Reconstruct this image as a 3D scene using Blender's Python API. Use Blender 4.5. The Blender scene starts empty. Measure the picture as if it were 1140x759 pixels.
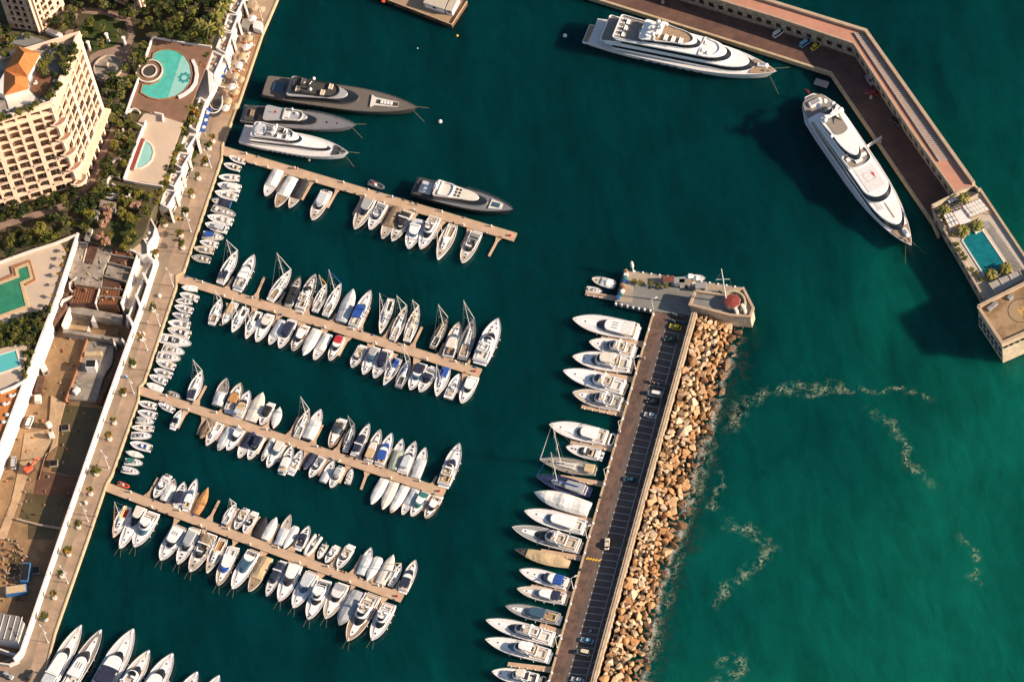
import bpy, math, random
from mathutils import Vector, Matrix
R = math.radians
rnd = random.Random(7)
sc = bpy.context.scene
col = sc.collection

# ---------------------------------------------------------------- camera
TH, RHO = R(32.0), R(12.5)
FPX = 5750.0                      # focal length in pixels of a 1140 px wide frame
DIST = FPX / 3.4
_st, _ct = math.sin(TH), math.cos(TH)
r0, u0 = Vector((1, 0, 0)), Vector((0, _ct, _st))
CR = r0 * math.cos(RHO) - u0 * math.sin(RHO)
CU = r0 * math.sin(RHO) + u0 * math.cos(RHO)
CB = CR.cross(CU)
CPOS = CB * DIST
cam_d = bpy.data.cameras.new("camera")
cam = bpy.data.objects.new("camera", cam_d)
col.objects.link(cam)
cam.matrix_world = Matrix(((CR.x, CU.x, CB.x, CPOS.x), (CR.y, CU.y, CB.y, CPOS.y), (CR.z, CU.z, CB.z, CPOS.z), (0, 0, 0, 1)))
cam_d.sensor_width = 36.0
cam_d.lens = 36.0 * FPX / 1140.0
cam_d.clip_start = 10.0
cam_d.clip_end = 12000.0
sc.camera = cam

# ---------------------------------------------------------------- light
SUN_EL = R(25.0)
SUN_AZ = math.atan2(0.923, -0.386)
w = bpy.data.worlds.new("World"); sc.world = w; w.use_nodes = True
nt = w.node_tree
for n in list(nt.nodes): nt.nodes.remove(n)
sky = nt.nodes.new('ShaderNodeTexSky'); sky.sky_type = 'NISHITA'; sky.sun_disc = False
sky.sun_elevation = SUN_EL; sky.sun_rotation = SUN_AZ
bg = nt.nodes.new('ShaderNodeBackground'); bg.inputs['Strength'].default_value = 0.07
wo = nt.nodes.new('ShaderNodeOutputWorld')
nt.links.new(sky.outputs[0], bg.inputs[0]); nt.links.new(bg.outputs[0], wo.inputs[0])
sd = bpy.data.lights.new("sun", 'SUN'); sd.energy = 5.0; sd.angle = R(0.5); sd.color = (1.0, 0.815, 0.62)
so = bpy.data.objects.new("sun", sd); col.objects.link(so)
sdir = Vector((math.sin(SUN_AZ) * math.cos(SUN_EL), math.cos(SUN_AZ) * math.cos(SUN_EL), math.sin(SUN_EL)))
so.rotation_euler = sdir.to_track_quat('Z', 'Y').to_euler(); so.location = (200, -200, 300)
sc.view_settings.view_transform = 'Standard'; sc.view_settings.look = 'None'
sc.view_settings.gamma = 1.0; sc.view_settings.use_curve_mapping = False
sc.view_settings.exposure = 0.85

# ---------------------------------------------------------------- plan coordinates measured on the photograph, laid on level z
def P(px, py, z=0.0):
    d = CR * ((px - 570.0) / FPX) - CU * ((py - 379.5) / FPX) - CB
    t = (z - CPOS.z) / d.z
    p = CPOS + d * t
    return Vector((p.x, p.y, z))
FR = dict(A=(225,270,9.483), B=(225,320,9.483), C=(320,290,9.483), D=(320,345,9.483), E=(410,320,7.125), F=(410,375,7.125),
 G=(170,400,8.143), H=(170,440,8.143), I=(290,440,9.483), J=(290,480,9.483), K=(380,460,7.587), L=(380,500,7.587),
 M=(110,510,8.143), N=(110,560,8.143), O=(230,540,8.143), Q=(210,590,7.593), R=(340,580,7.593), S=(320,630,7.593), T=(30,680,4.957),
 U=(560,570,7.592), V=(530,659,7.592), W=(620,340,5.42), X=(560,460,5.422), Y=(200,60,3.614),
 Z1=(280,170,6.325), Z2=(420,170,5.839), Z3=(180,150,5.064), Z4=(120,290,4.743), Z5=(110,430,6.325), Z6=(630,280,4.957),
 Z7=(640,0,4.75), Z8=(860,80,3.617), Z9=(860,0,4.745), Z10=(1000,150,5.836), Z11=(1040,270,5.42), Z12=(1040,200,7.59),
 Z13=(600,560,7.125), Z14=(600,650,6.963), Z15=(740,340,6.325), Z16=(680,290,6.706), Z17=(740,380,2.0025),
 Q1=(0,0,6.327), Q2=(130,0,5.839), Q3=(0,110,6.323), Q4=(120,110,5.839), Q5=(0,220,6.323), Q6=(0,330,6.327), Q7=(0,440,4.747), Q8=(0,600,4.774), Q9=(60,220,6.329), PX=(0,0,1.0))
def fp(f, x, y):
    o = FR[f]; return (o[0] + x / o[2], o[1] + y / o[2])
def fps(f, pts): return [fp(f, *p) for p in pts]
def FP(f, x, y, z=0.0): return P(*fp(f, x, y), z)
def solve_h(base_px, zb, top_px):
    """height of a vertical whose foot and top are seen at these two places"""
    b = P(*base_px, zb); best = (1e9, 0)
    for i in range(1, 1400):
        h = i * 0.05; q = P(*top_px, zb + h); e = (q.xy - b.xy).length
        if e < best[0]: best = (e, h)
    return best[1]

# ---------------------------------------------------------------- materials
MATS = {}
def mat(name, c, rough=0.7, var=0.0, scale=0.5, metal=0.0, bump=0.0, c2=None, spec=0.5, detail=4.0, bscale=None, obj=False, contrast=(0.35, 0.65)):
    if name in MATS: return MATS[name]
    m = bpy.data.materials.new(name); m.use_nodes = True
    t = m.node_tree; b = t.nodes['Principled BSDF']
    b.inputs['Base Color'].default_value = (*c, 1); b.inputs['Roughness'].default_value = rough
    b.inputs['Metallic'].default_value = metal; b.inputs['Specular IOR Level'].default_value = spec
    tc = t.nodes.new('ShaderNodeTexCoord'); src = tc.outputs['Object']
    if not obj:
        g = t.nodes.new('ShaderNodeNewGeometry'); src = g.outputs['Position']
    if var > 0 or c2:
        n = t.nodes.new('ShaderNodeTexNoise'); n.inputs['Scale'].default_value = scale; n.inputs['Detail'].default_value = detail
        n.inputs['Roughness'].default_value = 0.65
        t.links.new(src, n.inputs['Vector'])
        rp = t.nodes.new('ShaderNodeValToRGB')
        lo = c2 if c2 else tuple(x * (1 - var) for x in c); hi = c if c2 else tuple(min(0.95, x * (1 + var)) for x in c)
        rp.color_ramp.elements[0].position = contrast[0]; rp.color_ramp.elements[0].color = (*lo, 1)
        rp.color_ramp.elements[1].position = contrast[1]; rp.color_ramp.elements[1].color = (*hi, 1)
        t.links.new(n.outputs['Fac'], rp.inputs[0]); t.links.new(rp.outputs[0], b.inputs['Base Color'])
    if bump > 0:
        n2 = t.nodes.new('ShaderNodeTexNoise'); n2.inputs['Scale'].default_value = bscale or scale * 3; n2.inputs['Detail'].default_value = 3
        t.links.new(src, n2.inputs['Vector'])
        bp = t.nodes.new('ShaderNodeBump'); bp.inputs['Strength'].default_value = 1.0; bp.inputs['Distance'].default_value = bump
        t.links.new(n2.outputs['Fac'], bp.inputs['Height']); t.links.new(bp.outputs[0], b.inputs['Normal'])
    MATS[name] = m; return m
def M(k): return MATS[k]
mat('gel', (.80,.78,.77), .28, .05, .8); mat('gel_cream', (.68,.62,.54), .35, .06, .8); mat('gel_grey', (.36,.36,.37), .3, .06, .8)
mat('teak_dark', (.135,.115,.10), .8, .15, 1.5); mat('gel_bronze', (.10,.09,.082), .3, .05, .5); mat('gel_silver', (.20,.20,.21), .3, .05, .5); mat('gel_dark', (.035,.037,.042), .25, .1, .5)
mat('gel_navy', (.02,.03,.08), .25, .1, .5); mat('gel_red', (.42,.05,.04), .35, .1, .5); mat('gel_blue', (.05,.16,.38), .3, .1, .5)
mat('deck_white', (.68,.65,.63), .65, .08, 1.2); mat('deck_beige', (.48,.41,.33), .7, .12, 1.2); mat('teak', (.34,.23,.14), .75, .2, 1.5)
mat('teak_grey', (.25,.215,.18), .8, .15, 1.5); mat('wood_varnish', (.30,.14,.05), .35, .25, 1.5); mat('deck_grey', (.27,.27,.27), .7, .1, 1.2)
mat('glass', (.012,.014,.018), .12, spec=.6); mat('glass_blue', (.05,.10,.15), .12, spec=.6); mat('acrylic', (.02,.02,.022), .2)
mat('cloth_white', (.68,.66,.63), .9, .08, 1.0, bump=.08, bscale=1.6); mat('cloth_grey', (.33,.34,.36), .9, .1, 1.0, bump=.08, bscale=1.6)
mat('cloth_pale', (.50,.52,.54), .9, .1, 1.0, bump=.08, bscale=1.6); mat('cloth_navy', (.014,.02,.05), .85, .2, 1.0, bump=.06, bscale=1.6)
mat('cloth_blue', (.015,.07,.30), .85, .15, 1.0, bump=.06, bscale=1.6); mat('cloth_black', (.018,.018,.02), .85, .2, 1.0, bump=.06, bscale=1.6)
mat('cloth_tan', (.52,.38,.22), .9, .12, 1.0, bump=.08, bscale=1.6); mat('cloth_brown', (.24,.17,.11), .9, .15, 1.0, bump=.08, bscale=1.6)
mat('cloth_red', (.45,.02,.03), .85, .15, 1.0, bump=.05); mat('cloth_green', (.03,.16,.14), .85, .15, 1.0); mat('cloth_yellow', (.75,.42,.03), .85, .1, 1.0)
mat('cloth_orange', (.46,.22,.08), .85, .15, 1.0); mat('cloth_sage', (.30,.33,.27), .9, .12, 1.0, bump=.06)
mat('seat_beige', (.52,.42,.31), .8, .12, 1.5); mat('seat_white', (.66,.64,.61), .75, .08, 1.5); mat('seat_grey', (.22,.22,.23), .8, .1, 1.5)
mat('cockpit_dark', (.05,.048,.045), .8, .2, 1.5); mat('rubber', (.12,.12,.125), .6, .1); mat('rubber_orange', (.65,.09,.03), .6, .1)
mat('steel', (.55,.55,.55), .3, metal=.8); mat('alu', (.62,.60,.57), .4); mat('rope', (.28,.20,.12), .9); mat('engine', (.03,.03,.03), .35)
mat('plastic_white', (.72,.70,.68), .4); mat('red_mark', (.6,.02,.03), .6)

# ---------------------------------------------------------------- mesh builder
class MB:
    def __init__(s): s.v = []; s.f = []; s.m = []; s.mats = []; s.cur = 0
    def use(s, m):
        if isinstance(m, str): m = MATS[m]
        if m not in s.mats: s.mats.append(m)
        s.cur = s.mats.index(m); return s
    def add(s, vs, fs):
        o = len(s.v); s.v += [tuple(v) for v in vs]
        for f in fs: s.f.append(tuple(i + o for i in f)); s.m.append(s.cur)
    def prism(s, pts, z0, z1, top=None, bottom=False):
        n = len(pts); area = sum(pts[i][0]*pts[(i+1)%n][1]-pts[(i+1)%n][0]*pts[i][1] for i in range(n))
        if area < 0:
            pts = list(pts)[::-1]
            if top: top = list(top)[::-1]
        tp = top or pts
        vs = [(p[0], p[1], z0) for p in pts] + [(p[0], p[1], z1) for p in tp]
        fs = [(i, (i+1) % n, n + (i+1) % n, n + i) for i in range(n)] + [tuple(range(n, 2*n))]
        if bottom: fs.append(tuple(range(n-1, -1, -1)))
        s.add(vs, fs)
    def box(s, c, d, rz=0.0):
        hx, hy, hz = d[0]/2, d[1]/2, d[2]/2; ca, sa = math.cos(rz), math.sin(rz)
        vs = []
        for z in (-hz, hz):
            for x, y in ((-hx,-hy),(hx,-hy),(hx,hy),(-hx,hy)):
                vs.append((c[0]+x*ca-y*sa, c[1]+x*sa+y*ca, c[2]+z))
        s.add(vs, [(3,2,1,0),(4,5,6,7),(0,1,5,4),(1,2,6,5),(2,3,7,6),(3,0,4,7)])
    def rbox(s, c, d, rz=0.0, b=0.1):
        """box with chamfered top and corners"""
        hx, hy = d[0]/2, d[1]/2; b = min(b, hx*.6, hy*.6, d[2]*.6); ca, sa = math.cos(rz), math.sin(rz)
        def ring(hx, hy, k, z):
            return [(c[0]+x*ca-y*sa, c[1]+x*sa+y*ca, z) for x, y in ((-hx+k,-hy),(hx-k,-hy),(hx,-hy+k),(hx,hy-k),(hx-k,hy),(-hx+k,hy),(-hx,hy-k),(-hx,-hy+k))]
        z0, z1 = c[2]-d[2]/2, c[2]+d[2]/2
        vs = ring(hx,hy,b,z0)+ring(hx,hy,b,z1-b)+ring(hx-b,hy-b,b*.6,z1)
        fs = [(k*8+i, k*8+(i+1)%8, k*8+8+(i+1)%8, k*8+8+i) for k in (0,1) for i in range(8)] + [tuple(range(16,24)), tuple(range(7,-1,-1))]
        s.add(vs, fs)
    def tube(s, a, b, r1, r2=None, n=6, cap=True):
        a, b = Vector(a), Vector(b); r2 = r1 if r2 is None else r2
        d = b - a
        if d.length < 1e-6: return
        d.normalize(); x = d.orthogonal().normalized(); y = d.cross(x)
        vs = [tuple(a + (x*math.cos(2*math.pi*i/n)+y*math.sin(2*math.pi*i/n))*r1) for i in range(n)] + \
             [tuple(b + (x*math.cos(2*math.pi*i/n)+y*math.sin(2*math.pi*i/n))*r2) for i in range(n)]
        fs = [(i,(i+1)%n,n+(i+1)%n,n+i) for i in range(n)]
        if cap: fs += [tuple(range(n-1,-1,-1)), tuple(range(n,2*n))]
        s.add(vs, fs)
    def path(s, pts, r, n=5):
        for a, b in zip(pts[:-1], pts[1:]): s.tube(a, b, r, r, n)
    def lathe(s, c, prof, n=10):
        vs = []
        for r, z in prof:
            for i in range(n):
                a = 2*math.pi*i/n; vs.append((c[0]+r*math.cos(a), c[1]+r*math.sin(a), c[2]+z))
        k = len(prof)
        fs = [(j*n+i, j*n+(i+1)%n, (j+1)*n+(i+1)%n, (j+1)*n+i) for j in range(k-1) for i in range(n)]
        fs += [tuple(range((k-1)*n, k*n)), tuple(range(n-1,-1,-1))]
        s.add(vs, fs)
    def dome(s, c, r, n=10, sq=1.0):
        s.lathe(c, [(r*.8,-r*.5*sq),(r,0),(r*.87,r*.5*sq),(r*.5,r*.87*sq),(r*.08,r*sq)], n)
    def build(s, name, parent=None, smooth=False, origin=None, kind=None):
        me = bpy.data.meshes.new(name)
        vs = s.v
        if origin is not None: vs = [(v[0]-origin[0], v[1]-origin[1], v[2]-origin[2]) for v in vs]
        me.from_pydata(vs, [], s.f)
        for m in s.mats: me.materials.append(m)
        me.polygons.foreach_set('material_index', s.m)
        if smooth: me.polygons.foreach_set('use_smooth', [True]*len(s.f))
        me.update()
        o = bpy.data.objects.new(name, me); col.objects.link(o)
        if origin is not None: o.location = origin
        if parent is not None: o.parent = parent
        if kind: o['kind'] = kind
        return o
def mb(m):
    b = MB(); b.use(m); return b
def tag(o, label, cat, group=None):
    o['label'] = label; o['category'] = cat
    if group: o['group'] = group
    return o
def thing(name, loc, label, cat, group=None, rz=0.0):
    o = bpy.data.objects.new(name, None); o.empty_display_size = 1.0; col.objects.link(o)
    o.location = loc; o.rotation_euler = (0, 0, rz)
    return tag(o, label, cat, group)
def struct(o): o['kind'] = 'structure'; return o
def copy_tree(o, parent=None):
    c = o.copy(); col.objects.link(c)
    if parent is not None: c.parent = parent
    for ch in list(o.children): copy_tree(ch, c)
    return c
def cen(pts, z=None):
    n = len(pts); return Vector((sum(p[0] for p in pts)/n, sum(p[1] for p in pts)/n, z if z is not None else pts[0][2]))
def ang(a, b): return math.atan2(b[1]-a[1], b[0]-a[0])
ORD = ['first','second','third','fourth','fifth','sixth','seventh','eighth','ninth','tenth','eleventh','twelfth','thirteenth','fourteenth','fifteenth','sixteenth','seventeenth','eighteenth','nineteenth','twentieth','twenty-first','twenty-second','twenty-third','twenty-fourth','twenty-fifth']
def path_wall(pts, th, z0, z1, m, mbx=None):
    """wall of thickness th following world points (x,y)"""
    b = mbx or mb(m); n = len(pts); L, Rr = [], []
    for i in range(n):
        p = Vector(pts[i][:2])
        d1 = (p - Vector(pts[i-1][:2])).normalized() if i > 0 else None
        d2 = (Vector(pts[i+1][:2]) - p).normalized() if i < n-1 else None
        if d1 is None: d = d2; k = 1
        elif d2 is None: d = d1; k = 1
        else:
            d = (d1 + d2).normalized(); k = 1 / max(.5, d.dot(d1))
        nn = Vector((-d.y, d.x)) * th/2*k
        L.append(p + nn); Rr.append(p - nn)
    for i in range(n-1):
        b.prism([Rr[i], Rr[i+1], L[i+1], L[i]], z0, z1)
    return b
# ---------------------------------------------------------------- boats
def hull_profile(kind):
    if kind == 'sail':
        f = lambda t: (.60 + .40*math.sin(math.pi/2*min(1, t/.42))) if t < .42 else max(0.0, 1 - ((t-.42)/.58)**2.0)
    elif kind == 'round':
        f = lambda t: (.62 + .38*math.sin(math.pi/2*min(1, t/.16))**.7) if t < .16 else 1.0 if t < .3 else max(0.0, 1 - ((t-.3)/.7)**2.6)**.75
    elif kind == 'double':
        f = lambda t: max(0.0, 1 - abs((t-.5)/.5)**2.2)
    elif kind == 'oval':
        f = lambda t: math.sin(math.pi/2*min(1, (t+.006)/.17))**.5 if t < .17 else (1.0 if t < .45 else max(0.0, 1 - ((t-.45)/.55)**2.5)**.85)
    elif kind == 'ship':
        f = lambda t: (.80 + .20*math.sin(math.pi/2*min(1, t/.25))) if t < .25 else (1.0 if t < .5 else max(0.0, 1 - ((t-.5)/.5)**2.4)**.9)
    else:
        f = lambda t: (.86 + .14*math.sin(math.pi/2*min(1, t/.42))) if t < .42 else max(0.0, 1 - ((t-.42)/.58)**2.55)**.88
    return f
TS = [0,.04,.12,.22,.32,.42,.52,.62,.70,.77,.83,.88,.92,.955,.98,1.0]
def make_hull(L, B, H, kind, mh, mdeck, root, stripe=None, rim=.10, rail=None):
    f = hull_profile(kind); n = len(TS)
    rakes = {'sail': .05, 'ship': .06}.get(kind, .07)
    b = mb(mh); rings = []
    sheer = lambda t: H*(.86 + .30*t*t)
    for t in TS:
        w = B/2*f(t); x = t*L; z = sheer(t)
        xb = x - rakes*L*max(0, (t-.55)/.45)**2; fl = .80 + .08*(1-t)
        rings.append([(xb, 0, -.35), (xb, w*fl*.9, -.1), (xb + (x-xb)*.5, w*(fl+.10), z*.52), (x, w, z), (x - (rim*1.2 if t == 1 else 0), max(0, w-rim), z), (x-(rim*1.2 if t == 1 else 0), max(0, w-rim*1.1), z-.16)])
    k = 6; vs = []
    for rg in rings: vs += rg
    for rg in rings: vs += [(p[0], -p[1], p[2]) for p in rg]
    off = n*k; o = len(b.v); b.v += vs
    s_i = None
    if stripe: b.use(stripe); s_i = b.cur; b.use(mh)
    mi = b.cur
    for i in range(n-1):
        for j in range(k-1):
            a, c, d, e = i*k+j, (i+1)*k+j, (i+1)*k+j+1, i*k+j+1
            m_ = s_i if (stripe and j == 1) else mi
            b.f.append((a+o, c+o, d+o, e+o)); b.m.append(m_)
            b.f.append((off+e+o, off+d+o, off+c+o, off+a+o)); b.m.append(m_)
    b.f.append(tuple(o+j for j in range(0, 4)) + tuple(off+o+j for j in range(3, -1, -1))); b.m.append(mi)
    b.build('hull', root)
    dk = mb(mdeck); dv = []
    for rg in rings: dv.append((rg[5][0], rg[5][1], rg[5][2]+.02))
    dl = [(p[0], -p[1], p[2]) for p in dv]
    vs = []
    for p, q in zip(dv, dl): vs += [p, (p[0], 0, p[2]+.04), q]
    fs = []
    for i in range(n-1):
        fs += [(3*i, 3*i+1, 3*i+4, 3*i+3), (3*i+1, 3*i+2, 3*i+5, 3*i+4)]
    dk.add(vs, [f_[::-1] for f_ in fs]); dk.build('deck', root)
    return f, sheer
def plan(x0, x1, w0, w1, nose, tail=.3, n=6):
    """half-width plan of a cabin: rounded tail, straight sides, rounded nose"""
    h = []
    for i in range(4):
        a = i/3*math.pi/2; h.append((x0 + tail*(1-math.sin(a)), (w0/2-tail*.6) + tail*.6*math.cos(math.pi/2-a) if i else w0/2-tail*.6))
    h = [(x0, w0/2 - tail*.7), (x0+tail*.3, w0/2-tail*.2), (x0+tail, w0/2)]
    xs = x1 - nose
    for i in range(n+1):
        a = i/n*math.pi/2; h.append((xs + nose*math.sin(a), w1/2*math.cos(a)))
    h[-1] = (x1, 0)
    if h[2][0] > h[3][0]: h = [h[0], h[1]] + [p for p in h[3:]]
    return h + [(x, -y) for x, y in reversed(h[:-1])]
def slab(b, pl, z0, z1, iy=.1, rake=0.0, back=0.0, bev=.08):
    """cabin solid on a plan with leaning sides, raked front and rounded top edge"""
    xa = min(p[0] for p in pl); xb = max(p[0] for p in pl); L = xb-xa; n = len(pl)
    def tr(k, z):
        out = []
        for x, y in pl:
            u = (x-xa)/L; nx = x + (back*k)*(1-u)**2 - rake*k*u*u
            out.append((nx, y*(1-iy*k), z))
        return out
    def shrink(r, s_, z):
        cx = (xa+xb)/2
        return [(cx+(x-cx)*(1-s_/max(.5, L/2)), y*(1-s_/max(.5, max(abs(p[1]) for p in pl))), z) for x, y, _ in r]
    t1 = tr(1, z1-bev); rings = [tr(0, z0), t1, shrink(t1, bev, z1)]
    vs = sum(rings, []); fs = []
    for k in (0, 1):
        for i in range(n):
            j = (i+1) % n; fs.append((k*n+i, k*n+j, (k+1)*n+j, (k+1)*n+i))
    fs.append(tuple(range(2*n, 3*n)))
    fs = [f[::-1] for f in fs]
    b.add(vs, fs); return rings[2]
def coaming(b, pl, th, z0, z1):
    """raised ring, the rim of a cockpit or a flybridge"""
    n = len(pl); cx = sum(p[0] for p in pl)/n; L = max(p[0] for p in pl)-min(p[0] for p in pl); Wd = max(abs(p[1]) for p in pl)
    inn = [(cx+(x-cx)*(1-2*th/L), y*(1-th/Wd)) for x, y in pl]
    vs = [(x,y,z0) for x,y in pl]+[(x,y,z1) for x,y in pl]+[(x,y,z1) for x,y in inn]+[(x,y,z0) for x,y in inn]
    fs = []
    for k in range(3):
        for i in range(n):
            j = (i+1)%n; fs.append((k*n+j, k*n+i, (k+1)*n+i, (k+1)*n+j))
    b.add(vs, fs); return inn
def flatpl(b, pl, z, m=None):
    if m: b.use(m)
    b.add([(x,y,z) for x,y in pl], [tuple(range(len(pl)-1,-1,-1))])
def rail(root, f, sheer, L, B, t0, t1, h=.55, r=.035, name='bow_rail'):
    b = mb('steel'); N = 9
    for s in (1, -1):
        pts = []
        for i in range(N+1):
            t = t0+(t1-t0)*i/N; pts.append((t*L, s*(B/2*f(t)-.06), sheer(t)+h))
        b.path(pts, r, 4)
        for p in pts[::2]: b.tube(p, (p[0], p[1], p[2]-h), r, r, 4, False)
    b.build(name, root)
def hatch(root, x, y, z, s=.5, name='hatch', rnd_=False):
    b = mb('acrylic')
    if rnd_: b.lathe((x, y, z), [(s/2, 0), (s/2, .05), (s*.4, .07)], 8)
    else: b.rbox((x, y, z+.03), (s, s, .07), 0, .04)
    b.build(name, root)
def outboards(root, W, n, x=-.35, z=.9):
    for i in range(n):
        y = (i-(n-1)/2)*.75
        b = mb('engine'); b.rbox((x, y, z+.25), (.75, .42, .6), 0, .12); b.box((x-.05, y, z-.35), (.2, .12, 1.0)); b.build('outboard_engine', root)
def fenders(root, f, L, B, H, sides=(1,-1), ts=(.2,.4,.58)):
    for s in sides:
        for t in ts:
            b = mb('plastic_white'); y = s*(B/2*f(t)+.12)
            b.lathe((t*L, y, H*.25), [(.05,0),(.15,.12),(.15,.65),(.05,.8)], 6); b.build('fender', root)
def lines(root, L, H, y=1.2, n=2):
    for s in ((1,-1) if n == 2 else (1,)):
        b = mb('rope'); b.tube((L*.95, .3*s, H*1.05), (L+2.6, s*y, -.2), .035, .035, 4); b.build('mooring_line', root)
def bench_u(root, x0, x1, w, z, m='seat_beige', name='cockpit_seat'):
    b = mb(m); d = min(.6, w*.2)
    b.rbox((x0+d/2, 0, z+.2), (d, w, .4), 0, .08)
    for s in (1, -1): b.rbox(((x0+x1)/2+d/2, s*(w/2-d/2), z+.2), (x1-x0-d, d*.9, .4), 0, .08)
    b.build(name, root)

def boat(kind, stern, bow, wpx, opts, label, group, zref=1.2):
    a, c = P(*stern, zref), P(*bow, zref)
    L = (c-a).length; az = math.atan2(c.y-a.y, c.x-a.x)
    mx, my = (stern[0]+bow[0])/2, (stern[1]+bow[1])/2
    dx, dy = bow[0]-stern[0], bow[1]-stern[1]; l = math.hypot(dx, dy); nx, ny = -dy/l*wpx/2, dx/l*wpx/2
    v = P(mx+nx, my+ny, zref)-P(mx-nx, my-ny, zref); perp = Vector((-(c-a).y, (c-a).x, 0)).normalized()
    B = abs(v.dot(perp))*1.05; g = opts.get
    B = min(max(B, L*.16), L*.42)
    CAT = {'sail': ('sailing_boat','sailing boat'), 'rib': ('inflatable_dinghy','dinghy'), 'small': ('small_boat','boat'), 'fly': ('motor_yacht','yacht'), 'exp': ('motor_boat','motor boat'),
           'open': ('open_boat','boat'), 'cov': ('covered_boat','boat'), 'cls': ('wooden_boat','boat')}[kind]
    root = thing(CAT[0], (a.x, a.y, 0), label, CAT[1], group, az)
    rv = random.Random(int(abs(a.x*13.7+a.y*7.3)*10))
    opts = dict(opts)
    if 'deck' not in opts and rv.random() < .28: opts['deck'] = rv.choice(['deck_beige','gel_cream','gel','deck_beige','teak_grey'])
    if 'glassm' not in opts and rv.random() < .35: opts['glassm'] = 'glass_blue'
    if 'seat' not in opts and rv.random() < .5: opts['seat'] = rv.choice(['seat_beige','seat_grey','cloth_tan','cloth_navy','seat_beige'])
    if 'sole' not in opts and rv.random() < .35: opts['sole'] = rv.choice(['teak','deck_grey','cockpit_dark','teak'])
    if 'stripe' not in opts and rv.random() < .25: opts['stripe'] = rv.choice(['gel_navy','gel_blue','gel_grey','gel_red'])
    if kind in ('exp','open') and 'canopy' not in opts and rv.random() < .3: opts['canopy'] = rv.choice(['cloth_pale','cloth_tan','cloth_white','cloth_grey'])
    g = opts.get
    H = g('H', min(2.3, .45 + L*.065)); mh = g('hull', 'gel'); md = g('deck', 'deck_white')
    if kind == 'rib':
        mh = g('tube', 'rubber'); r = B*.17; b = mb(mh); N = 7; pts = []
        yy = B/2-r
        for x, y in [(0.0, yy), (L*.3, yy), (L*.6, yy), (L*.8, yy*.75), (L*.93, yy*.38), (L-r, 0)]: pts.append((x, y, .42+.15*(x/L)**2))
        pts = pts + [(x, -y, z) for x, y, z in reversed(pts[:-1])]
        b.path(pts, r, 8); b.build('inflatable_tube', root)
        b = mb('deck_grey'); b.prism([(0,-yy),(L*.62,-yy),(L*.88,-yy*.45),(L*.88,yy*.45),(L*.62,yy),(0,yy)], -.1, .3); b.build('floor', root)
        b = mb('seat_white' if g('white', 1) else 'seat_grey'); b.rbox((L*.42, 0, .6), (L*.13, B*.34, .7), 0, .08); b.build('console', root)
        b = mb('seat_grey'); b.rbox((L*.2, 0, .48), (L*.1, B*.5, .4), 0, .06); b.build('bench', root)
        outboards(root, B, 1, -.2, .5)
        if g('item'):
            b = mb(g('item')); b.rbox((L*.3, B*.08, .72), (.7,.6,.5), .3, .08); b.build('bag', root)
        return root
    hk = 'sail' if kind == 'sail' else g('shape', 'motor')
    f, sheer = make_hull(L, B, H, hk, mh, md, root, g('stripe'), rim=min(.14, B*.04))
    zd = lambda t: sheer(t)-.10
    W = lambda t: B*f(t)
    if kind == 'sail':
        z = zd(.45)
        b = mb(g('cabin', 'gel')); slab(b, plan(.36*L, .72*L, B*.50, B*.36, L*.10), z-.1, z+.42, .18, .25, .1); b.build('cabin', root)
        b = mb('glass')
        for s in (1,-1): b.box((.52*L, s*B*.235, z+.17), (.2*L, .05, .16), -s*.03)
        b.build('cabin_window', root)
        for t in g('hatches', (.58,.66)): hatch(root, t*L, 0, z+.40, min(.6, B*.16))
        hatch(root, .82*L, 0, zd(.82)+.02, min(.6, B*.17))
        b = mb('gel'); coaming(b, plan(.07*L, .36*L, B*.56, B*.52, .2, .2), .14, zd(.2)-.05, zd(.2)+.30); b.build('coaming', root)
        b = mb(g('sole', 'deck_beige')); b.prism(plan(.08*L, .345*L, B*.46, B*.44, .2, .2), zd(.2)-.1, zd(.2)+.03); b.build('cockpit_sole', root)
        b = mb('steel'); b.path([(.14*L+.0*math.cos(0), .45*math.cos(q*math.pi/5), zd(.1)+.6+.45*math.sin(q*math.pi/5)) for q in range(11)], .035, 4); b.tube((.15*L,0,zd(.1)),(.14*L,0,zd(.1)+.6),.08); b.build('steering_wheel', root)
        # mast from the seen foot and head
        mh_ = g('mh'); mxy = g('mx', .58)*L
        if mh_ is None: mh_ = 1.15*L
        mt = g('mastmat', 'alu'); b = mb(mt); b.tube((mxy, 0, z+.3), (mxy, 0, mh_), .15, .09, 8)
        for q in (.45, .72): b.tube((mxy, -B*.32*(1.1-q*.5), mh_*q), (mxy, B*.32*(1.1-q*.5), mh_*q), .05, .05, 4)
        b.build('mast', root)
        b = mb('steel')
        for s in (1,-1): b.path([(mxy-.1, s*B*.46, zd(.5)), (mxy, s*B*.27, mh_*.45), (mxy, 0, mh_*.98)], .025, 4)
        b.tube((.02*L, 0, zd(0)), (mxy, 0, mh_), .025, .025, 4); b.build('rigging', root)
        b = mb(g('fore', 'cloth_white')); b.tube((.98*L, 0, sheer(1)), (mxy, 0, mh_*.97), g('fr', .11), .05, 6); b.build('furled_jib', root)
        b = mb(g('cover', 'cloth_white')); b.tube((mxy-.2, 0, z+1.5), (mxy-.40*L, 0, z+1.6), .24, .15, 6); b.build('boom', root)
        if g('canopy'):
            b = mb(g('canopy')); slab(b, plan(g('c0', .1)*L, g('c1', .36)*L, B*.62, B*.56, .3*B*.3), zd(.2)+1.0, zd(.2)+1.25, .05, .1, .1)
            b.build('bimini', root)
            b = mb('steel'); [b.tube((x*L, s*B*.28, zd(.2)), (x*L, s*B*.28, zd(.2)+1.05), .03, .03, 4, False) for x in (.14,.32) for s in (1,-1)]; b.build('bimini_frame', root)
        rail(root, f, sheer, L, B, .05, .97, .5, .025, 'guard_rail')
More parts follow.
